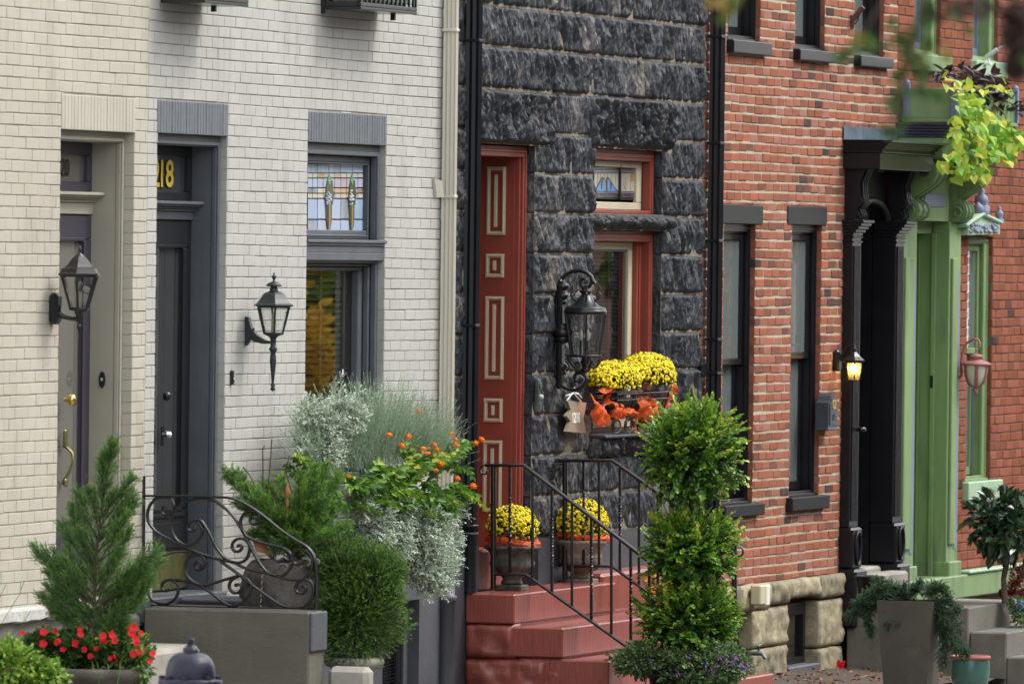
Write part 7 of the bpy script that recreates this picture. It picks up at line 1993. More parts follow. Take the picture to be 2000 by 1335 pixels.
def flower_mesh(npet, r, cup=.2, wd=.9):
    mb = MB()
    for j in range(npet):
        a = 2 * math.pi * j / npet; d = Vector((math.cos(a), math.sin(a), 0)); s_ = Vector((-math.sin(a), math.cos(a), 0))
        mb.add([(0, 0, 0), d * r * .5 + s_ * r * .38 * wd + Vector((0, 0, r * cup * .5)), d * r * .95 + s_ * r * .30 * wd + Vector((0, 0, r * cup)), d * r + Vector((0, 0, r * cup * .8)), d * r * .95 - s_ * r * .30 * wd + Vector((0, 0, r * cup)), d * r * .5 - s_ * r * .38 * wd + Vector((0, 0, r * cup * .5))],
               [(0, 1, 2, 3), (0, 3, 4, 5)], random.Random(j * 7 + npet).random())
    return mb
fm = [flower_mesh(5, .0205, .15, 1.25).mesh('flower', m_redp) for _ in range(2)]
for (a, b_) in [(190, 415), (180, 482), (371, 405), (470, 395), (367, 505), (480, 497), (535, 555), (676, 380), (684, 425), (641, 503), (716, 553), (816, 545), (876, 442), (878, 490), (950, 430), (974, 478), (1097, 363), (1133, 367), (1118, 415), (1145, 460), (1195, 412), (1160, 508), (1133, 590), (1183, 575), (1250, 540), (1297, 590), (1270, 655), (768, 612), (970, 612), (993, 660), (935, 630), (128, 515), (330, 455), (1152, 485), (495, 480)]:
    o = bpy.data.objects.new('flower', fm[0]); COL.objects.link(o); o.parent = im; ORG[o.name] = ORG[im.name]
    p = Q(a / 4.348, 1140 + b_ / 4.348, -.21 + .03 * G.random()); o.location = Vector(p) - ORG[im.name]
    side = G.random() < .25
    dirv = Vector((-1, -.3 + .5 * G.normal(), .3 + .3 * G.normal())) if not side else Vector((-.2, 1 if G.random() < .5 else -1, .3))
    o.rotation_euler = dirv.to_track_quat('Z', 'Y').to_euler(); k_ = .75 + .4 * G.random(); o.scale = (k_, k_, k_)
# ---- ivy at the left edge, grass blades
iv = thing('ivy', 'pale green ivy spilling into the bottom left corner', 'plant', tuple(Q(40, 1300, -1.2)))
m_ivy = lmat('ivy_leaf', [(0, (.03, .075, .012)), (.5, (.11, .22, .03)), (1, (.30, .42, .07))], .4, .25)
XI = XP - 1.3
P_ = []
for (a, b_, hw, hh, n) in ((25, 1300, 50, 40, 300), (75, 1322, 45, 30, 260), (15, 1275, 22, 16, 70), (108, 1322, 16, 10, 40)):
    cc = UX(a, b_, XI); S, D, r_ = twigs_ellipsoid(tuple(cc), (.2, hw / 350, hh / 350), n, .06, inner=.5, up=.1)
    P_.append(twig_leaves(S, D, .07, 6, .026, .024, tb=.35 + .3 * r_, tv=.4, blunt=.5))
foliage('foliage', P_, m_ivy, iv)
ib = thing('planter', 'dark tub mostly hidden under the pale ivy in the corner', 'planter', tuple(UX(20, 1335, XI)))
cc = UX(30, 1350, XI); MB().lathe([(.12, gz(XI)), (.17, cc.z), (.165, cc.z + .02), (0, cc.z + .02)], (XI, cc.y, 0), 20).build('pot', m_char, ib)
gr = thing('grass_tuft', 'few arching grass blades at the left edge', 'grass blades', tuple(UX(-30, 1300, XP - .5)))
mb = MB()
for pts in (((-20, 1260), (10, 1205), (38, 1160), (48, 1132)), ((-20, 1290), (15, 1245), (45, 1215), (60, 1192)), ((-20, 1215), (0, 1165), (12, 1140)), ((-30, 1300), (20, 1262), (52, 1210))):
    mb.tube([UX(a, b, XP - .5) for a, b in pts], 0, rect=(.0015, .008), ups=(0, 1, 0))
mb.build('blade', m_ivy, gr)
# ---- yew, dwarf spruce, silver bush, lavender, lantana in front of the second house
m_yew = lmat('yew_needle', [(0, (.018, .050, .012)), (.45, (.060, .15, .022)), (.8, (.16, .31, .035)), (1, (.27, .42, .06))], .5, .25)
XY = xs + .75
def Y(a, b, dx=0.0): return np.array(UX(a, b, XY + dx))
yw_ = thing('yew_shrub', 'spreading bright green yew in the wrapped pot on the cement stoop', 'shrub', tuple(Y(580, 1090)))
SS, DD, LL = [], [], []
br = MB()
ends = [(446, 918), (440, 930), (465, 950), (500, 958), (520, 948), (545, 935), (500, 985), (470, 985), (560, 970), (585, 930), (610, 915), (640, 905), (660, 930), (560, 1010), (520, 1020), (600, 960), (630, 975), (650, 1000), (600, 1020), (640, 1040), (680, 1030), (575, 1045), (620, 1070), (545, 1060), (500, 1040), (615, 990), (578, 985), (540, 990)]
for (ex, ey) in ends:
    for rep in range(3):
        dx = (G.random() - .5) * .5; P0 = Y(585 + (G.random() - .5) * 40, 1085 + 10 * G.random()); P1 = Y(ex + (G.random() - .5) * 26 * (rep > 0), ey + (G.random() - .5) * 24 * (rep > 0), dx)
        lg = np.linalg.norm(P1 - P0); S, D, l_ = plume(P0 + (P1 - P0) * .35, P1, int(20 + 50 * lg), .10, sag=.06, a=.7, jit=.4)
        SS.append(S); DD.append(D); LL.append(l_); br.tube([P0, P1], [.004, .001], 4, cap=False)
S, D, L_ = np.concatenate(SS), np.concatenate(DD), np.concatenate(LL)
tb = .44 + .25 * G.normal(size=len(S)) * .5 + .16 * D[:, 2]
foliage('foliage', [needles(S, D, L_, 26, .019, .0034, ang=1.0, flat=.3, tb=tb, tip=.35)], m_yew, yw_); br.build('branches', m_wood, yw_, kind='stuff')
mb = MB()
for pts in (((515, 1000), (514, 960), (513, 877), (517, 870)), ((522, 985), (525, 940), (531, 857)), ((497, 945), (486, 925), (475, 912)), ((570, 960), (558, 920), (565, 890), (577, 897))): mb.tube([Y(a, b, -.1) for a, b in pts], .0035, 4)
mb.build('bare_twigs', m_wood, yw_)
# wrapped pot, shard, finial stake
c = Y(555, 1188); Zb = lambda py: zpx(555, py, XY, c[1]); s = PJ(c)[2]
m_burlap = pmat('grey_brown_sacking', (.19, .165, .145), .95, (.055, .047, .04), 5, bump=1.0, bs=190, lo=.42, hi=.62, dirt=((.24, .215, .19), 3, .58))
wpt = thing('wrapped_pot', 'squat pot wrapped in mottled grey brown sacking on the stoop', 'pot', (XY, c[1], c[2]))
mb = MB(); prof = [(74, 1192), (80, 1180), (83, 1160), (84, 1140), (82, 1122), (77, 1108), (66, 1098), (50, 1094), (0, 1096)]; vs = []; n = 40
for i, (w, v) in enumerate(prof):
    for j in range(n):
        a = 2 * math.pi * j / n; k = 1 + .05 * math.sin(a * 3 + v * .05) + .03 * math.sin(a * 7 + 1)
        vs.append((XY + w / s * k * math.cos(a), c[1] + w / s * k * math.sin(a), Zb(v) + .012 * math.sin(a * 5)))
mb.add(vs, [(i * n + j, i * n + (j + 1) % n, (i + 1) * n + (j + 1) % n, (i + 1) * n + j) for i in range(len(prof) - 1) for j in range(n)], smooth=True)
mb.build('wrapping', m_burlap, wpt)
sb_ = MB()
for k in range(7): sb_.tube([Y(508 + .6 * k, 1188 - 12 * k, -.27), Y(508 + .6 * k + 2, 1188 - 12 * k - 7, -.275)], .004, 4)
sb_.build('stitching', m_ivory, wpt)
mb = MB()
for (cx_, cy_, r0) in ((600, 1100, 14), (575, 1105, 10), (555, 1112, 16), (618, 1098, 9)):
    p_ = scroll(cx_, cy_, r0, 2, 2.6, 8.0, 14); mb.tube([Y(a, b, -.25) for a, b in p_], .010, 5)
mb.build('scroll_relief', m_burlap, wpt)
sh_ = thing('terracotta_shard', 'orange brown terracotta shard leaning in the wrapped pot', 'shard', tuple(Y(515, 1080)))
m_terra = pmat('terracotta', (.36, .16, .07), .8, (.24, .10, .05), 9, bump=.4, bs=60)
mb = MB(); sv = []
for i, (a, b) in enumerate([(497, 1053), (514, 1058), (530, 1072), (541, 1098)]):
    for j, (o_, dz) in enumerate([(-12, -2), (0, 8), (10, 22)]): sv.append(Y(a + o_ * .4, b + dz, -.08 + .05 * math.sin(j * 1.5)))
mb.add(sv, [(i * 3 + j, (i + 1) * 3 + j, (i + 1) * 3 + j + 1, i * 3 + j + 1) for i in range(3) for j in range(2)], smooth=True)
mb.v = mb.v; n_ = len(mb.v); mb.add([Vector(v) + Vector((.015, .01, 0)) for v in sv], [(i * 3 + j + 1, (i + 1) * 3 + j + 1, (i + 1) * 3 + j, i * 3 + j) for i in range(3) for j in range(2)])
mb.build('shard', m_terra, sh_)
fs = thing('garden_stake', 'rusty spear tipped garden stake standing among the yew', 'stake', tuple(Y(560, 1010)))
cx3 = Y(561, 960, -.2); Zs_ = lambda py: zpx(561, py, XY - .2, cx3[1])
mb = MB().lathe([(w / 330, Zs_(v)) for w, v in [(1.5, 1010), (1.5, 990), (4, 988), (3, 984), (4, 980), (2.5, 972), (5, 968), (6.5, 962), (5, 958), (5, 953), (2.5, 950), (1.6, 940), (0, 934)]], (XY - .2, cx3[1], 0), 8)
mb.build('spear_tip', pmat('rusty_orange_iron', (.34, .12, .045), .75, (.22, .08, .03), 20), fs)
# dwarf spruce in a pale urn
XS2 = xs + .74
cS = UX(693, 1175, XS2); s = PJ(cS)[2]; yS = cS.y
sp = thing('dwarf_spruce', 'dense rounded dwarf spruce in the pale stone urn', 'conifer', (XS2, yS, cS.z - .4))
SS, DD, RRr = [], [], []
for (a, b_, hw, hh, n) in ((697, 1190, 84, 100, 3000), (664, 1105, 56, 50, 1000), (730, 1130, 52, 66, 1300), (680, 1150, 60, 90, 900)):
    cc = UX(a, b_, XS2); S, D, r_ = twigs_ellipsoid(tuple(cc), (hw / s, hw / s, hh / s), n, .06, inner=.6, up=.25, lump=.24, spread=.35); SS.append(S); DD.append(D); RRr.append(r_)
S, D, r_ = np.concatenate(SS), np.concatenate(DD), np.concatenate(RRr)
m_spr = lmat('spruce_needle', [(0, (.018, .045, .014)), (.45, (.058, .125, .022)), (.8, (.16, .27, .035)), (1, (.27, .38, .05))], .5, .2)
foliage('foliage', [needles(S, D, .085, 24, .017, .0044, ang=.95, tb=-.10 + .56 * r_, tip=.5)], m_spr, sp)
ur = thing('stone_urn_planter', 'pale cast stone urn with thick rolled rim under the dwarf spruce', 'urn', (XS2, yS, gz(XS2)))
Zr = lambda py: zpx(693, py, XS2, yS); hw = 57 / s
MB().lathe([(.16, gz(XS2)), (.16, gz(XS2) + .04), (.07, gz(XS2) + .08), (.08, Zr(1345)), (30 / s, Zr(1325)), (44 / s, Zr(1308)), (48 / s, Zr(1302)), (56 / s, Zr(1299)), (59 / s, Zr(1292)), (58 / s, Zr(1285)), (52 / s, Zr(1282)), (46 / s, Zr(1286)), (0, Zr(1287))], (XS2, yS, 0), 36, flute=(18, .02, 4, 5)).build('bowl', m_concl, ur)
# window box and its three plants
YB = -.34
bx0, bx1 = U(628, 1050, YB).x, U(880, 1050, YB).x - .3
wb = thing('window_box', 'grey window box buried under silver foliage and lantana', 'window box', ((bx0 + bx1) / 2, YB, ZZ(750, 1010, YB)))
MB().box(bx0 + .4, bx1, YB + .04, -.05, ZZ(750, 1085, YB), ZZ(750, 1035, YB), b=.01).build('box', m_slate, wb)
def V2(a, b, y=YB): return np.array(U(a, b, y))
m_silver = lmat('silver_leaf', [(0, (.14, .18, .12)), (.4, (.34, .41, .31)), (.75, (.52, .59, .48)), (1, (.66, .72, .62))], .75, .2, .2)
sv_ = thing('silver_bush', 'pale silver leaved licorice plant tumbling over the window box', 'plant', tuple(V2(800, 1050)))
P_ = []
SB = []
for (a, b_, hw, hh, n, tb_) in ((800, 1040, 85, 62, 900, .52), (830, 1090, 55, 48, 520, .55), (760, 1000, 60, 40, 420, .45), (735, 965, 45, 38, 260, .42), (850, 1120, 42, 36, 260, .58), (858, 1065, 40, 50, 300, .58), (815, 1105, 50, 40, 260, .52), (630, 880, 34, 52, 320, .40), (665, 810, 50, 32, 330, .50), (640, 840, 38, 34, 240, .42), (862, 1000, 34, 30, 170, .5), (612, 800, 14, 22, 60, .5), (745, 1035, 55, 55, 420, .34), (720, 985, 40, 40, 200, .34)):
    cc = V2(a, b_, YB - .02); S, D, r_ = twigs_ellipsoid(tuple(cc), (.30, hw / 300 * .95, hh / 300), int(n * 1.9), .07, inner=.45, up=.05, spread=.7)
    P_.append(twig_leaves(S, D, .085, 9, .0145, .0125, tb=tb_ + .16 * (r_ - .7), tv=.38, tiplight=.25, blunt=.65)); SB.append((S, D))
for (a, b_, ex, ey) in ((660, 790, 668, 735), (655, 790, 650, 745), (690, 800, 700, 760), (720, 800, 717, 762), (735, 800, 745, 765), (860, 1080, 905, 1060), (870, 1100, 902, 1105), (830, 1150, 835, 1170), (850, 1140, 870, 1165), (880, 1000, 920, 1010), (880, 990, 912, 985), (590, 900, 590, 860), (640, 900, 655, 890), (870, 1050, 900, 1035)):
    S, D, l_ = plume(V2(a, b_, YB - .1), V2(ex, ey, YB - .12), 12, .04, a=.6); P_.append(twig_leaves(S, D, .05, 6, .013, .011, tb=.6, tv=.3)); 
for (a, b_, hw, hh, n) in ((728, 1030, 48, 48, 420), (700, 985, 34, 34, 220), (770, 1060, 40, 40, 240), (748, 1095, 30, 26, 120)):
    S, D, r_ = twigs_ellipsoid(tuple(V2(a, b_, YB - .10)), (.16, hw / 300 * .95, hh / 300), n, .07, inner=.3, up=.05, spread=.7)
    P_.append(twig_leaves(S, D, .085, 9, .0145, .0125, tb=.46, tv=.38, tiplight=.25, blunt=.65)); SB.append((S, D))
foliage('foliage', P_, m_silver, sv_); twigmesh(np.concatenate([a for a, b in SB]), np.concatenate([b for a, b in SB]), .09, .0016, pmat('pale_stem', (.30, .33, .25), .8), sv_, step=3)
lv = thing('lavender', 'misty grey green lavender mound under the slate window', 'plant', tuple(V2(740, 900)))
m_lav = lmat('lavender_needle', [(0, (.13, .19, .12)), (.5, (.27, .36, .24)), (1, (.44, .52, .38))], .75, .15, .2)
n = 2600
bx = 612 + 238 * G.random(n); by = 940 - 60 * G.random(n) - 20 * np.sin((bx - 612) / 238 * 3.14)
S = np.array([V2(a, b, YB + .12 * G.random() - .10) for a, b in zip(bx, by)])
D = np.array([0, 0, 1.0]) + np.array([.0, -1.0, 0]) * ((bx - 735) / 210)[:, None] + G.normal(size=(n, 3)) * .28
ln_ = .24 + .26 * G.random(n) - .10 * np.abs(bx - 735) / 115
foliage('foliage', [needles(S, D, np.maximum(ln_, .12), 30, .022, .0032, ang=.42, tb=.42 + .12 * G.normal(size=n), tip=.35)], m_lav, lv)
la = thing('lantana', 'orange flowering lantana arching out over the downspout', 'plant', tuple(V2(760, 960)))
m_lan = lmat('lantana_leaf', [(0, (.03, .085, .014)), (.45, (.085, .20, .022)), (.8, (.22, .36, .035)), (1, (.45, .45, .05))], .45, .35)
P_ = []; br = MB()
for (pts, n) in (([(760, 980), (800, 940), (840, 905), (885, 880), (935, 862)], 9), ([(780, 985), (830, 960), (880, 945), (928, 950)], 9), ([(700, 960), (690, 930), (680, 935)], 6), ([(760, 960), (790, 900), (805, 862)], 9), ([(790, 960), (830, 900), (850, 878)], 9),
                 ([(800, 990), (850, 980), (900, 965), (915, 968)], 8), ([(640, 950), (600, 900), (575, 880)], 10), ([(640, 960), (590, 930), (565, 905)], 7), ([(720, 960), (740, 935), (760, 940)], 8), ([(690, 980), (730, 985), (760, 985)], 9), ([(850, 920), (880, 905), (905, 890)], 7), ([(700, 970), (740, 960), (790, 950)], 9), ([(830, 940), (860, 960), (885, 985)], 7), ([(700, 940), (672, 930), (655, 938)], 6), ([(870, 900), (900, 912), (920, 925)], 6), ([(730, 975), (722, 990), (720, 1000)], 5), ([(690, 950), (740, 925), (800, 915)], 10), ([(700, 960), (760, 940), (830, 935)], 10), ([(720, 975), (780, 965), (850, 950)], 10), ([(700, 945), (735, 915), (770, 900)], 9), ([(760, 985), (820, 990), (870, 1000)], 9), ([(650, 965), (670, 985), (700, 995)], 8), ([(770, 930), (810, 900), (835, 895)], 8)):
    W_ = [V2(a, b, YB - .18 + .05 * G.random()) for a, b in pts]; br.tube([Vector(w) for w in W_], .0035, 5)
    for i in range(len(W_) - 1):
        D = W_[i + 1] - W_[i]; ln = np.linalg.norm(D)
        S_ = np.array([W_[i]] * 2) + G.normal(size=(2, 3)) * .01
        P_.append(twig_leaves(S_, np.array([D, D]) + G.normal(size=(2, 3)) * .15 * ln, ln, max(5, int(n * ln / .15)), .056, .036, ang=1.15, tb=.45, tv=.4, tiplight=.2, curl=.3))
foliage('foliage', P_, m_lan, la); br.build('stems', m_lan, la)
m_or = lmat('orange_floret', [(0, (.80, .10, .012)), (.6, (.85, .17, .015)), (1, (.85, .42, .03))], .6, .25, .2)
fl_ = MB(); r = random.Random(3)
for k in range(22):
    a = k * 2.4; rad = .019 * math.sqrt(k / 22); z = .010 * (1 - (k / 22)); c = Vector((rad * math.cos(a), rad * math.sin(a), z))
    fl_.lathe([(.0035, -.006), (.0048, .0), (0, .003)], c, 4, tint=1.0 if k < 6 else .2 + .5 * r.random())
fme = fl_.mesh('flower', m_or)
for (a, b_) in [(760, 849), (798, 852), (679, 929), (826, 876), (848, 868), (852, 877), (834, 886), (860, 906), (890, 858), (889, 869), (882, 847), (893, 934), (941, 858), (929, 865), (924, 949), (818, 803), (851, 918), (785, 870)]:
    o = bpy.data.objects.new('flower', fme); COL.objects.link(o); o.parent = la; ORG[o.name] = ORG[la.name]
    o.location = Vector(V2(a, b_, YB - .24)) - ORG[la.name]; o.rotation_euler = Vector((-.7 + .4 * G.normal(), -.5 + .4 * G.normal(), .8)).to_track_quat('Z', 'Y').to_euler(); k_ = .8 + .5 * G.random(); o.scale = (k_, k_, k_)
# ---- tapered planter with trailing juniper, teal pot, black tub
def grnd(px, x): pass
yT = -1.80
cT = U(1765, 1170, yT); s = PJ(cT)[2]; XT = cT.x
XT_ = XT - .12
A = UX(1712, 1172, XT_); B_ = UX(1821, 1178, XT_)
tpn = thing('tapered_planter', 'tall square tapered grey planter with trailing juniper', 'planter', (XT, (A.y + B_.y) / 2, gz(XT)))
m_tap = pmat('grey_brown_fibre_cement', (.078, .070, .055), .7, (.055, .049, .038), 2.2, bump=.25, bs=60, dirt=((.105, .095, .075), 2.5, .6))
zt3, zb3 = A.z, gz(XT) - .02
w0 = abs(A.y - B_.y); cyy = (A.y + B_.y) / 2
def sq(w, z, x0): return [(x0, cyy + w / 2, z), (x0, cyy - w / 2, z), (x0 + w, cyy - w / 2, z), (x0 + w, cyy + w / 2, z)]
vs = sq(w0 * .74, zb3, XT_ + w0 * .13) + sq(w0, zt3, XT_) + sq(w0 * .86, zt3, XT_ + w0 * .07) + sq(w0 * .84, zt3 - .08, XT_ + w0 * .08)
mb = MB().add(vs, [(0, 1, 5, 4), (1, 2, 6, 5), (2, 3, 7, 6), (3, 0, 4, 7), (4, 5, 9, 8), (5, 6, 10, 9), (6, 7, 11, 10), (7, 4, 8, 11), (8, 9, 13, 12), (9, 10, 14, 13), (10, 11, 15, 14), (11, 8, 12, 15), (12, 13, 14, 15)])
mb.build('planter_body', m_tap, tpn)
ju = thing('trailing_juniper', 'dark green trailing juniper hanging down the tapered planter', 'shrub', (XT, cyy, zt3))
m_jun = lmat('juniper_needle', [(0, (.018, .045, .022)), (.45, (.045, .098, .045)), (.8, (.10, .17, .075)), (1, (.17, .25, .10))], .6, .15)
SS, DD, LL = [], [], []; br = MB()
for (pts) in ([(1760, 1170), (1710, 1150), (1670, 1180)], [(1760, 1165), (1720, 1148), (1685, 1165)], [(1750, 1170), (1690, 1190), (1658, 1205)], [(1740, 1160), (1700, 1180), (1700, 1215)], [(1760, 1160), (1735, 1142), (1715, 1138)], [(1770, 1165), (1760, 1148), (1745, 1145)], [(1780, 1165), (1790, 1145), (1800, 1142)],
              [(1770, 1170), (1750, 1190), (1738, 1225)], [(1790, 1170), (1775, 1195), (1760, 1220)], [(1800, 1165), (1825, 1142), (1850, 1150)], [(1805, 1165), (1840, 1150), (1862, 1170)], [(1810, 1165), (1850, 1170), (1878, 1190)], [(1810, 1170), (1855, 1200), (1880, 1230)], [(1815, 1170), (1850, 1220), (1870, 1260)],
              [(1815, 1180), (1850, 1240), (1880, 1280)], [(1820, 1180), (1840, 1240), (1845, 1300)], [(1820, 1170), (1860, 1240), (1893, 1275)], [(1815, 1170), (1838, 1200), (1850, 1270)], [(1700, 1160), (1690, 1200), (1705, 1235)], [(1780, 1160), (1745, 1155), (1720, 1160)], [(1790, 1160), (1770, 1160), (1760, 1170)], [(1720, 1160), (1685, 1170), (1680, 1195)]):
    for rep in range(3):
        P = [np.array(UX(a + (G.random() - .5) * 16 * (rep > 0), b + (G.random() - .5) * 14 * (rep > 0), XT_ + .04 + .3 * G.random() * (1 if a < 1800 else .8))) for a, b in pts]
        P[2] = P[2] + np.array([-.06, 0, 0])
        for i in range(2):
            S, D, l_ = plume(P[i], P[i + 1], 36, .085, a=.7, jit=.4); SS.append(S); DD.append(D); LL.append(l_)
        br.tube([Vector(p) for p in P], .003, 4)
S, D, L_ = np.concatenate(SS), np.concatenate(DD), np.concatenate(LL)
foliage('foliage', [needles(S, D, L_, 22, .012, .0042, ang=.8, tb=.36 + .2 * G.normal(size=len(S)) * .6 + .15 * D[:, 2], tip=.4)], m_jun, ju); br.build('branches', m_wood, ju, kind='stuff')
yT2 = -2.0
c = U(1895, 1283, yT2); s = PJ(c)[2]
tl = thing('glazed_pot', 'teal glazed pot with unglazed red rim, low beside the concrete steps', 'pot', (c.x, yT2, gz(c.x)))
Zl = lambda py: zpx(1895, py, c.x, yT2)
m_teal = pmat('teal_glaze', (.045, .125, .105), .22, (.035, .095, .08), 5, bump=.08, bs=20, spec=.6)
MB().lathe([(24 / s, Zl(1362)), (32 / s, Zl(1345)), (37 / s, Zl(1325)), (38.5 / s, Zl(1308)), (37.5 / s, Zl(1292)), (37 / s, Zl(1287))], (c.x, yT2, 0), 36).build('pot_body', m_teal, tl)
MB().lathe([(37 / s, Zl(1287.2)), (40 / s, Zl(1285)), (40 / s, Zl(1281)), (38 / s, Zl(1279)), (34 / s, Zl(1281)), (33 / s, Zl(1290)), (0, Zl(1291))], (c.x, yT2, 0), 36).build('rim', pmat('unglazed_red_rim', (.26, .085, .06), .6), tl)
yK = -.75
c = U(1699, 1130, yK); s = PJ(c)[2]; Zk = lambda py: zpx(1699, py, c.x, yK)
tub = thing('black_tub', 'glossy black flared tub on the portal step, behind the tapered planter', 'tub', (c.x, yK, Zk(1170)))
MB().lathe([(21 / s, Zk(1182)), (24 / s, Zk(1150)), (27 / s, Zk(1129)), (30 / s, Zk(1127)), (30 / s, Zk(1123.5)), (26 / s, Zk(1124)), (24 / s, Zk(1140)), (0, Zk(1141))], (c.x, yK, 0), 28).build('tub_body', m_black, tub)
# ---- camellia standard, celosia and small flowers on the raised box
XC = XS + .55
cC = UX(1962, 1172, XC)
ca = thing('camellia_standard', 'small dark leaved camellia standard in the raised concrete box', 'tree', tuple(cC))
def Cc(a, b, dx=0): return np.array(UX(a, b, XC + dx))
MB().tube([Cc(1963, 1178), Cc(1960, 1130), Cc(1966, 1100), Cc(1970, 1080), Cc(1960, 1020)], [.028, .022, .024, .018, .01], 8).tube([Cc(1966, 1095), Cc(1980, 1060), Cc(1990, 1010)], [.016, .01, .006], 6).tube([Cc(1966, 1100), Cc(1940, 1050), Cc(1920, 1010)], [.014, .008, .005], 6).build('trunk', m_trunk, ca)
m_cam = lmat('camellia_leaf', [(0, (.014, .036, .016)), (.5, (.028, .070, .028)), (.85, (.06, .12, .05)), (1, (.50, .26, .02))], .25, .1, .6)
lm = []
for tq in (.2, .5, .8, 1.0):
    v, f = leafmesh(np.array([[0, 0, 0.0]]), np.array([[1.0, 0, 0]]), np.array([[0, 0, 1.0]]), .095, .050, fold=.2, blunt=.62)
    me = bpy.data.meshes.new('leaf'); me.from_pydata(v.tolist(), [], f.tolist()); me.materials.append(m_cam)
    at = me.attributes.new('tint', 'FLOAT', 'FACE'); at.data.foreach_set('value', np.full(len(f), tq, dtype=np.float32)); lm.append(me)
def put_leaf(me, parent, p, d, k=1.0, nm='leaf'):
    o = bpy.data.objects.new(nm, me); COL.objects.link(o); o.parent = parent; ORG[o.name] = ORG[parent.name]
    o.location = Vector(p) - ORG[parent.name]
    q = Vector(d).to_track_quat('X', 'Z'); e = q.to_euler(); o.rotation_euler = (e[0] + G.normal() * .35, e[1], e[2]); o.scale = (k, k, k * 1.0)
cc = Cc(1955, 1022)
for i in range(299):
    u = rv(1)[0]; rad = .55 + .45 * G.random() ** .5
    p = cc + u * np.array([.32, 64 / 240, 62 / 240]) * rad
    if i % 3 == 0: p = Cc(1990, 1030) + u * np.array([.3, .2, .26]) * rad
    put_leaf(lm[3] if i % 60 == 7 else lm[int(G.integers(0, 3))], ca, p, u + G.normal(size=3) * .6 + np.array([0, 0, .1]), .85 + .6 * G.random())
S, D, r_ = twigs_ellipsoid(tuple(cc), (.28, 54 / 240, 50 / 240), 90, .08, inner=.3)
foliage('inner_foliage', [twig_leaves(S, D, .12, 5, .08, .045, tb=.35, tv=.3)], m_cam, ca)
ce = thing('red_celosia', 'deep crimson plumed celosia at the right edge', 'flowers', tuple(Cc(1992, 1175, .1)))
SS, DD = [], []
for (a, b_, hw, hh) in ((1985, 1125, 12, 24), (1998, 1135, 14, 30), (1975, 1150, 10, 16), (1960, 1158, 5, 7), (2006, 1115, 10, 20)):
    S, D, r_ = twigs_ellipsoid(tuple(Cc(a, b_, .15)), (.06, hw / 235, hh / 235), 130, .03, up=.8); SS.append(S); DD.append(D)
foliage('plumes', [needles(np.concatenate(SS), np.concatenate(DD), .04, 12, .012, .006, ang=.8, tb=.4, tip=.5)], lmat('crimson_plume', [(0, (.10, .004, .012)), (.5, (.26, .010, .025)), (1, (.45, .03, .05))], .7, .15), ce)
bd_ = thing('bedding_plants', 'low green bedding plants with tiny blue and white flowers, right edge', 'plants', tuple(Cc(1990, 1190, .2)))
P_ = []
for (a, b_, hw, hh, n) in ((1988, 1180, 16, 12, 140), (2005, 1200, 22, 18, 200)):
    S, D, r_ = twigs_ellipsoid(tuple(Cc(a, b_, .15)), (.25, hw / 235, hh / 235), n, .04); P_.append(twig_leaves(S, D, .05, 7, .022, .014, tb=.5, tv=.4))
foliage('foliage', P_, m_gc, bd_)
fp = []
for k in range(22):
    cc = Cc(1974 + 28 * G.random(), 1168 + 28 * G.random(), 0); n = 5; v, f = leafmesh(cc + G.normal(size=(n, 3)) * .006, rv(n) + [-1, 0, .3], rv(n), .02, .014); fp.append((v, f, np.full(2 * n, 0. if k % 3 else 1.)))
foliage('small_flowers', fp, lmat('blue_white_petal', [(0, (.05, .20, .55)), (1, (.65, .65, .70))], .6, .2), bd_)
# ---- flower box over the green door with lime and purple sweet potato vines
yv0, yv1 = ye - .10, -.03
vx0 = L0 + .05
zb4 = zcn + .004; zt4 = UX(1866, 165, vx0).z
fbx = thing('flower_box', 'sage green flower box with blue grey corner posts over the green doorway', 'flower box', ((L0 + R1_) / 2, (yv0 + yv1) / 2, zb4))
vx1 = R1_ + .15
MB().box(vx0 + .02, vx1, yv0 + .02, yv1, zb4 + .03, zt4 - .03, b=.006).box(vx0 - .0, vx1 + .02, yv0, yv1 + .01, zb4, zb4 + .029, b=.004).build('box', m_green, fbx)
for (x_, y_) in ((vx0, yv0), (vx0, yv1 - .05), (vx1, yv0)):
    MB().box(x_ - .005, x_ + .055, y_, y_ + .055, zb4 + .03, zt4, b=.004).lathe([(.028, zt4), (.03, zt4 + .015), (.015, zt4 + .035), (0, zt4 + .04)], (x_ + .025, y_ + .027, 0), 8).build('post', m_blue, fbx)
m_lime = lmat('lime_vine_leaf', [(0, (.10, .24, .025)), (.45, (.20, .40, .035)), (.8, (.34, .52, .05)), (1, (.56, .58, .08))], .45, .4)
m_purp = lmat('dark_purple_vine_leaf', [(0, (.020, .010, .016)), (.6, (.045, .022, .032)), (1, (.09, .04, .045))], .4, .1)
lv_m = []
def heart(tq, mat, L_=.085, W_=.085):
    pts = [(0, 0, 0), (-.12 * L_, .38 * W_, .1 * W_), (.3 * L_, .5 * W_, .12 * W_), (.7 * L_, .27 * W_, .06 * W_), (L_, 0, -.12 * L_), (.7 * L_, -.27 * W_, .06 * W_), (.3 * L_, -.5 * W_, .12 * W_), (-.12 * L_, -.38 * W_, .1 * W_)]
    me = bpy.data.meshes.new('leaf'); me.from_pydata(pts, [], [(0, 1, 2, 3), (0, 3, 4), (0, 4, 5), (0, 5, 6, 7)]); me.materials.append(mat)
    at = me.attributes.new('tint', 'FLOAT', 'FACE'); at.data.foreach_set('value', np.full(4, tq, dtype=np.float32)); return me
limes = [heart(t, m_lime) for t in (.05, .3, .45, .6, .85, 1.0)]; purps = [heart(t, m_purp, .09, .06) for t in (.1, .5, 1)]
sp_l = thing('lime_vine', 'lime green sweet potato vine cascading from the flower box over the green door', 'plant', tuple(U(1900, 250, -.5)))
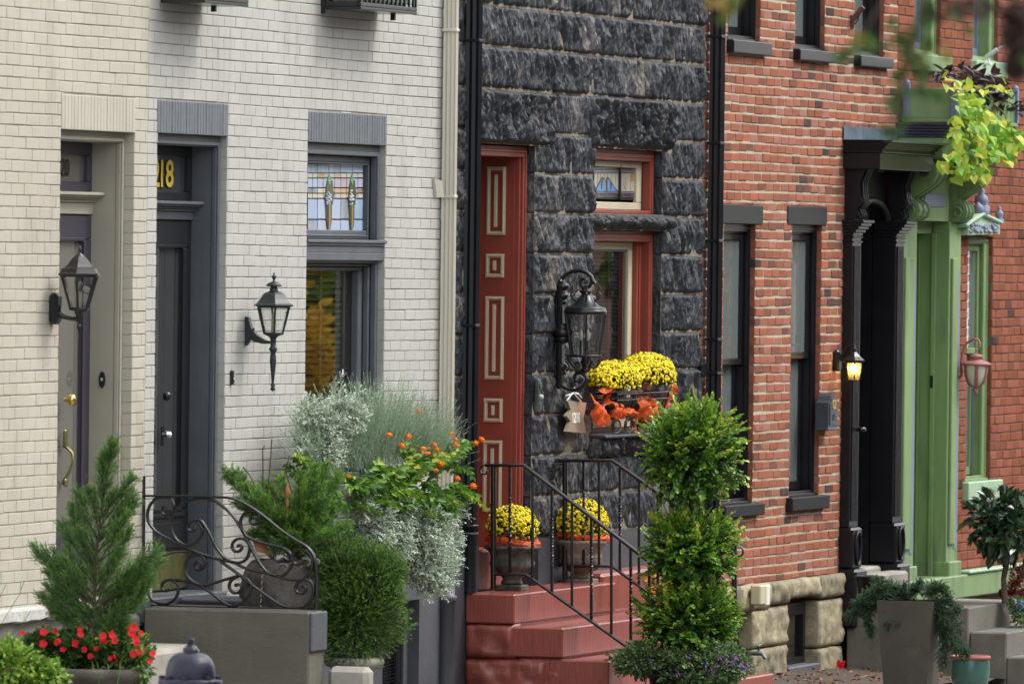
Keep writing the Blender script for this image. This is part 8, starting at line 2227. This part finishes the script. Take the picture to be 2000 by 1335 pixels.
sp_p = thing('purple_vine', 'dark purple sweet potato vine along the top of the flower box', 'plant', tuple(U(1900, 170, -.4)))
def inpoly(x, y, P):
    c = False; j = len(P) - 1
    for i in range(len(P)):
        if (P[i][1] > y) != (P[j][1] > y) and x < (P[j][0] - P[i][0]) * (y - P[i][1]) / (P[j][1] - P[i][1]) + P[i][0]: c = not c
        j = i
    return c
PL = [(1862, 205), (1880, 195), (1900, 205), (1925, 215), (1960, 235), (1985, 240), (1998, 262), (1988, 300), (1965, 320), (1945, 300), (1935, 345), (1905, 352), (1880, 330), (1868, 352), (1852, 340), (1838, 320), (1845, 300), (1870, 290), (1860, 250)]
PP = [(1822, 150), (1840, 135), (1870, 128), (1905, 130), (1940, 140), (1965, 165), (1985, 200), (1985, 225), (1960, 232), (1930, 215), (1900, 195), (1880, 170), (1860, 150), (1830, 165)]
for (PO, ms, par, n, y0_, y1_, up_) in ((PL, limes, sp_l, 299, -.72, -.40, -.6), (PP, purps, sp_p, 260, -.50, -.20, .0)):
    k = 0
    while k < n:
        a, b_ = 1820 + 180 * G.random(), 125 + 230 * G.random()
        if not inpoly(a, b_, PO): continue
        y = y0_ + (y1_ - y0_) * G.random()
        # keep the leaf on its own side of the box: later leaves hang further along the street
        put_leaf(ms[int(G.integers(0, len(ms)))], par, U(a, b_, y), np.array([-.5, -.4, up_]) + G.normal(size=3) * .55, .85 + .55 * G.random()); k += 1
for (a, b_) in ((1850, 152), (1845, 162), (1870, 158), (1895, 165), (1905, 178), (1862, 172), (1878, 182), (1890, 190), (1868, 190), (1930, 175), (1948, 168), (1960, 172), (1915, 190), (1882, 205), (1895, 200), (1912, 205), (1970, 180)):
    for _ in range(2): put_leaf(limes[4 + int(G.integers(0, 2))], sp_l, U(a + 5 * G.normal(), b_ + 4 * G.normal(), -.58), np.array([-.6, -.4, .2]) + G.normal(size=3) * .5, .8 + .3 * G.random())
mb = MB()
for pts in (((1880, 165), (1900, 210), (1905, 290), (1900, 345)), ((1890, 165), (1930, 220), (1950, 300)), ((1900, 165), (1960, 220), (1985, 280)), ((1870, 170), (1872, 240), (1860, 330)), ((1885, 165), (1885, 230), (1885, 320))): mb.tube([U(a, b, -.52) for a, b in pts], .006, 5)
mb.build('vine_stems', m_lime, sp_l)
# ---- fallen leaves on the soil
fp = []
n = 300
xx_ = xC1 + .3 + 7 * G.random(n); yy_ = -1.3 + 1.2 * G.random(n)
zz_ = np.array([gz(a) + .05 + .03 * noise.noise(Vector((a * 3, b * 3, 0))) + .05 * ((b + 1.35) / 1.37) + .006 for a, b in zip(xx_, yy_)])
S = np.stack([xx_, yy_, zz_], 1); d = G.normal(size=(n, 3)); d[:, 2] *= .2
v, f = leafmesh(S, d, np.array([0, 0, 1.0]) + rv(n) * .4, .05 * (.5 + G.random(n)), .03)
bulk('fallen_leaves', v, f, np.repeat(G.random(n), 2), lmat('dry_leaf', [(0, (.10, .05, .03)), (.4, (.22, .09, .035)), (.8, (.40, .16, .05)), (1, (.30, .22, .12))], .8, .1), kind='stuff')
rl = thing('red_leaf', 'single bright red leaf standing up from the soil by the cement block', 'leaf', tuple(U(1643, 1300, -.9)))
c = np.array(U(1641, 1305, -.95)); v, f = leafmesh(np.array([c, c]), np.array([[.1, .3, 1.0], [0, -.5, .9]]), np.array([[-1, 0, .1], [-1, .2, 0]]), .075, .045); bulk('blade', v, f, np.full(4, .5), m_redp, rl)
# ---- a street tree close by: a few of its leaves hang into the top of the picture
DN = 19.0
def near(px, py, d=DN): return CAMP + ray(px, py) * d
nt_ = thing('street_tree', 'out of focus drooping twigs and leaves of a near street tree, top right', 'tree', tuple(Vector((near(4700, 400).x, near(4700, 400).y, gz(near(4700, 400).x)))))
bt_ = Vector(ORG[nt_.name])
topn = near(2350, -900)
MB().tube([bt_, bt_ + Vector((.05, 0, 2)), near(4600, -1300)], [.14, .11, .09], 12).build('trunk', m_trunk, nt_)
mb = MB()
for pts, r0 in (([(4600, -1300), (3500, -1000), (2560, -600), (2300, -450), (2050, -200), (1985, -20), (1975, 130)], .02), ([(2300, -450), (2000, -300), (1820, -80), (1790, 60), (1762, 190), (1745, 240)], .010), ([(2050, -200), (1960, -60), (1900, 20), (1860, 5)], .006), ([(1900, 20), (1935, 45), (1985, 60)], .004), ([(2000, -300), (1700, -200), (1500, -90), (1425, -5)], .008), ([(1820, -80), (1740, -20), (1690, 60), (1668, 85)], .004), ([(2060, -220), (2010, 0), (1995, 120)], .006)):
    mb.tube([near(a, b) for a, b in pts], [r0 * max(.25, 1 - .13 * i) for i in range(len(pts))], 6)
mb.build('branches', m_wood, nt_)
m_ntl = lmat('near_leaf', [(0, (.018, .045, .008)), (.4, (.035, .085, .012)), (.7, (.10, .13, .015)), (.85, (.30, .20, .02)), (1, (.045, .022, .016))], .5, .3)
pos = [(1762, 40, .3), (1744, 70, .3), (1778, 100, .45), (1780, 118, .3), (1776, 135, .2), (1806, 155, .2), (1812, 148, .3), (1668, 80, .5), (1684, 70, .8), (1803, 85, .75), (1845, 103, .75), (1730, 243, .3), (1745, 195, .3), (1762, 215, .2), (1758, 240, .3), (1920, 65, .5), (1878, 28, .1), (1845, 12, 1), (1834, 5, 1), (1870, 5, 1), (1425, 3, .8), (1412, 2, .9), (1434, 6, .6), (1418, -6, .3), (1800, 40, .2), (1810, 60, .2), (1650, 95, .4), (1770, 85, .2), (1765, 160, .2), (1815, 170, .2), (1770, 180, .3), (1700, 60, .5), (1995, 100, .5), (1900, -4, 1), (1922, 8, 1), (1886, 12, 1), (1810, 10, .2), (1822, 30, .25), (1798, 120, .2)]
S = np.array([near(a, b + 0) for a, b, t in pos for _ in range(3)]) + G.normal(size=(3 * len(pos), 3)) * .011
d = np.array([0, 0, -1.0]) + G.normal(size=(len(S), 3)) * .6
v, f = leafmesh(S, d, np.array([-1.0, 0, 0]) + G.normal(size=(len(S), 3)) * .5, .036, .024)
parts = [(v, f, np.repeat([t for a, b, t in pos for _ in range(3)], 2))]
S = np.array([near(1985 + 12 * G.normal(), 140 * G.random() ** 1.0) for _ in range(420)])
v, f = leafmesh(S, np.array([0, 0, -1.0]) + G.normal(size=(len(S), 3)) * .4, rv(len(S)), .030, .014); parts.append((v, f, np.full(2 * len(S), 1.0)))
foliage('foliage', parts, m_ntl, nt_)
# ---- trees and shrubs further along the far kerb, seen in the panes
m_aut = [lmat('autumn_leaf', [(0, (.30, .16, .02)), (.5, (.55, .32, .03)), (1, (.70, .48, .05))], .6, .4), lmat('summer_leaf', [(0, (.05, .10, .02)), (.5, (.10, .18, .03)), (1, (.25, .30, .05))], .6, .3)]
for i, (x, y, R_, h_, k) in enumerate(((33, -13.6, 1.6, 1.6, 0), (37.5, -15.5, 2.0, 2.2, 1), (42, -15.5, 2.2, 3.2, 0), (50, -16, 3.2, 5.0, 1), (62, -16, 3.4, 5.4, 1), (24, -15.5, 2.8, 5.2, 1))):
    t = thing('street_tree', ('yellow leaved' if k == 0 else 'green leaved') + (' low' if R_ < 1.8 else ' broad' if R_ > 2.4 else ' mid sized') + ' tree along the far kerb, ' + ('nearest', 'second', 'third', 'fifth', 'farthest', 'first')[i] + ' in its row, only reflected', 'tree', (x, y, gz(x)), 'trees along the far kerb')
    MB().tube([(x, y, gz(x)), (x + .1, y, gz(x) + h_)], [.14, .09], 10).build('trunk', m_trunk, t)
    S, D, r_ = twigs_ellipsoid((x, y, h_), (R_, R_, R_ * .9), 700, .4, inner=.4, up=.1)
    foliage('crown', [twig_leaves(S, D, .4, 6, .20, .13, tb=.5, tv=.5)], m_aut[k], t)
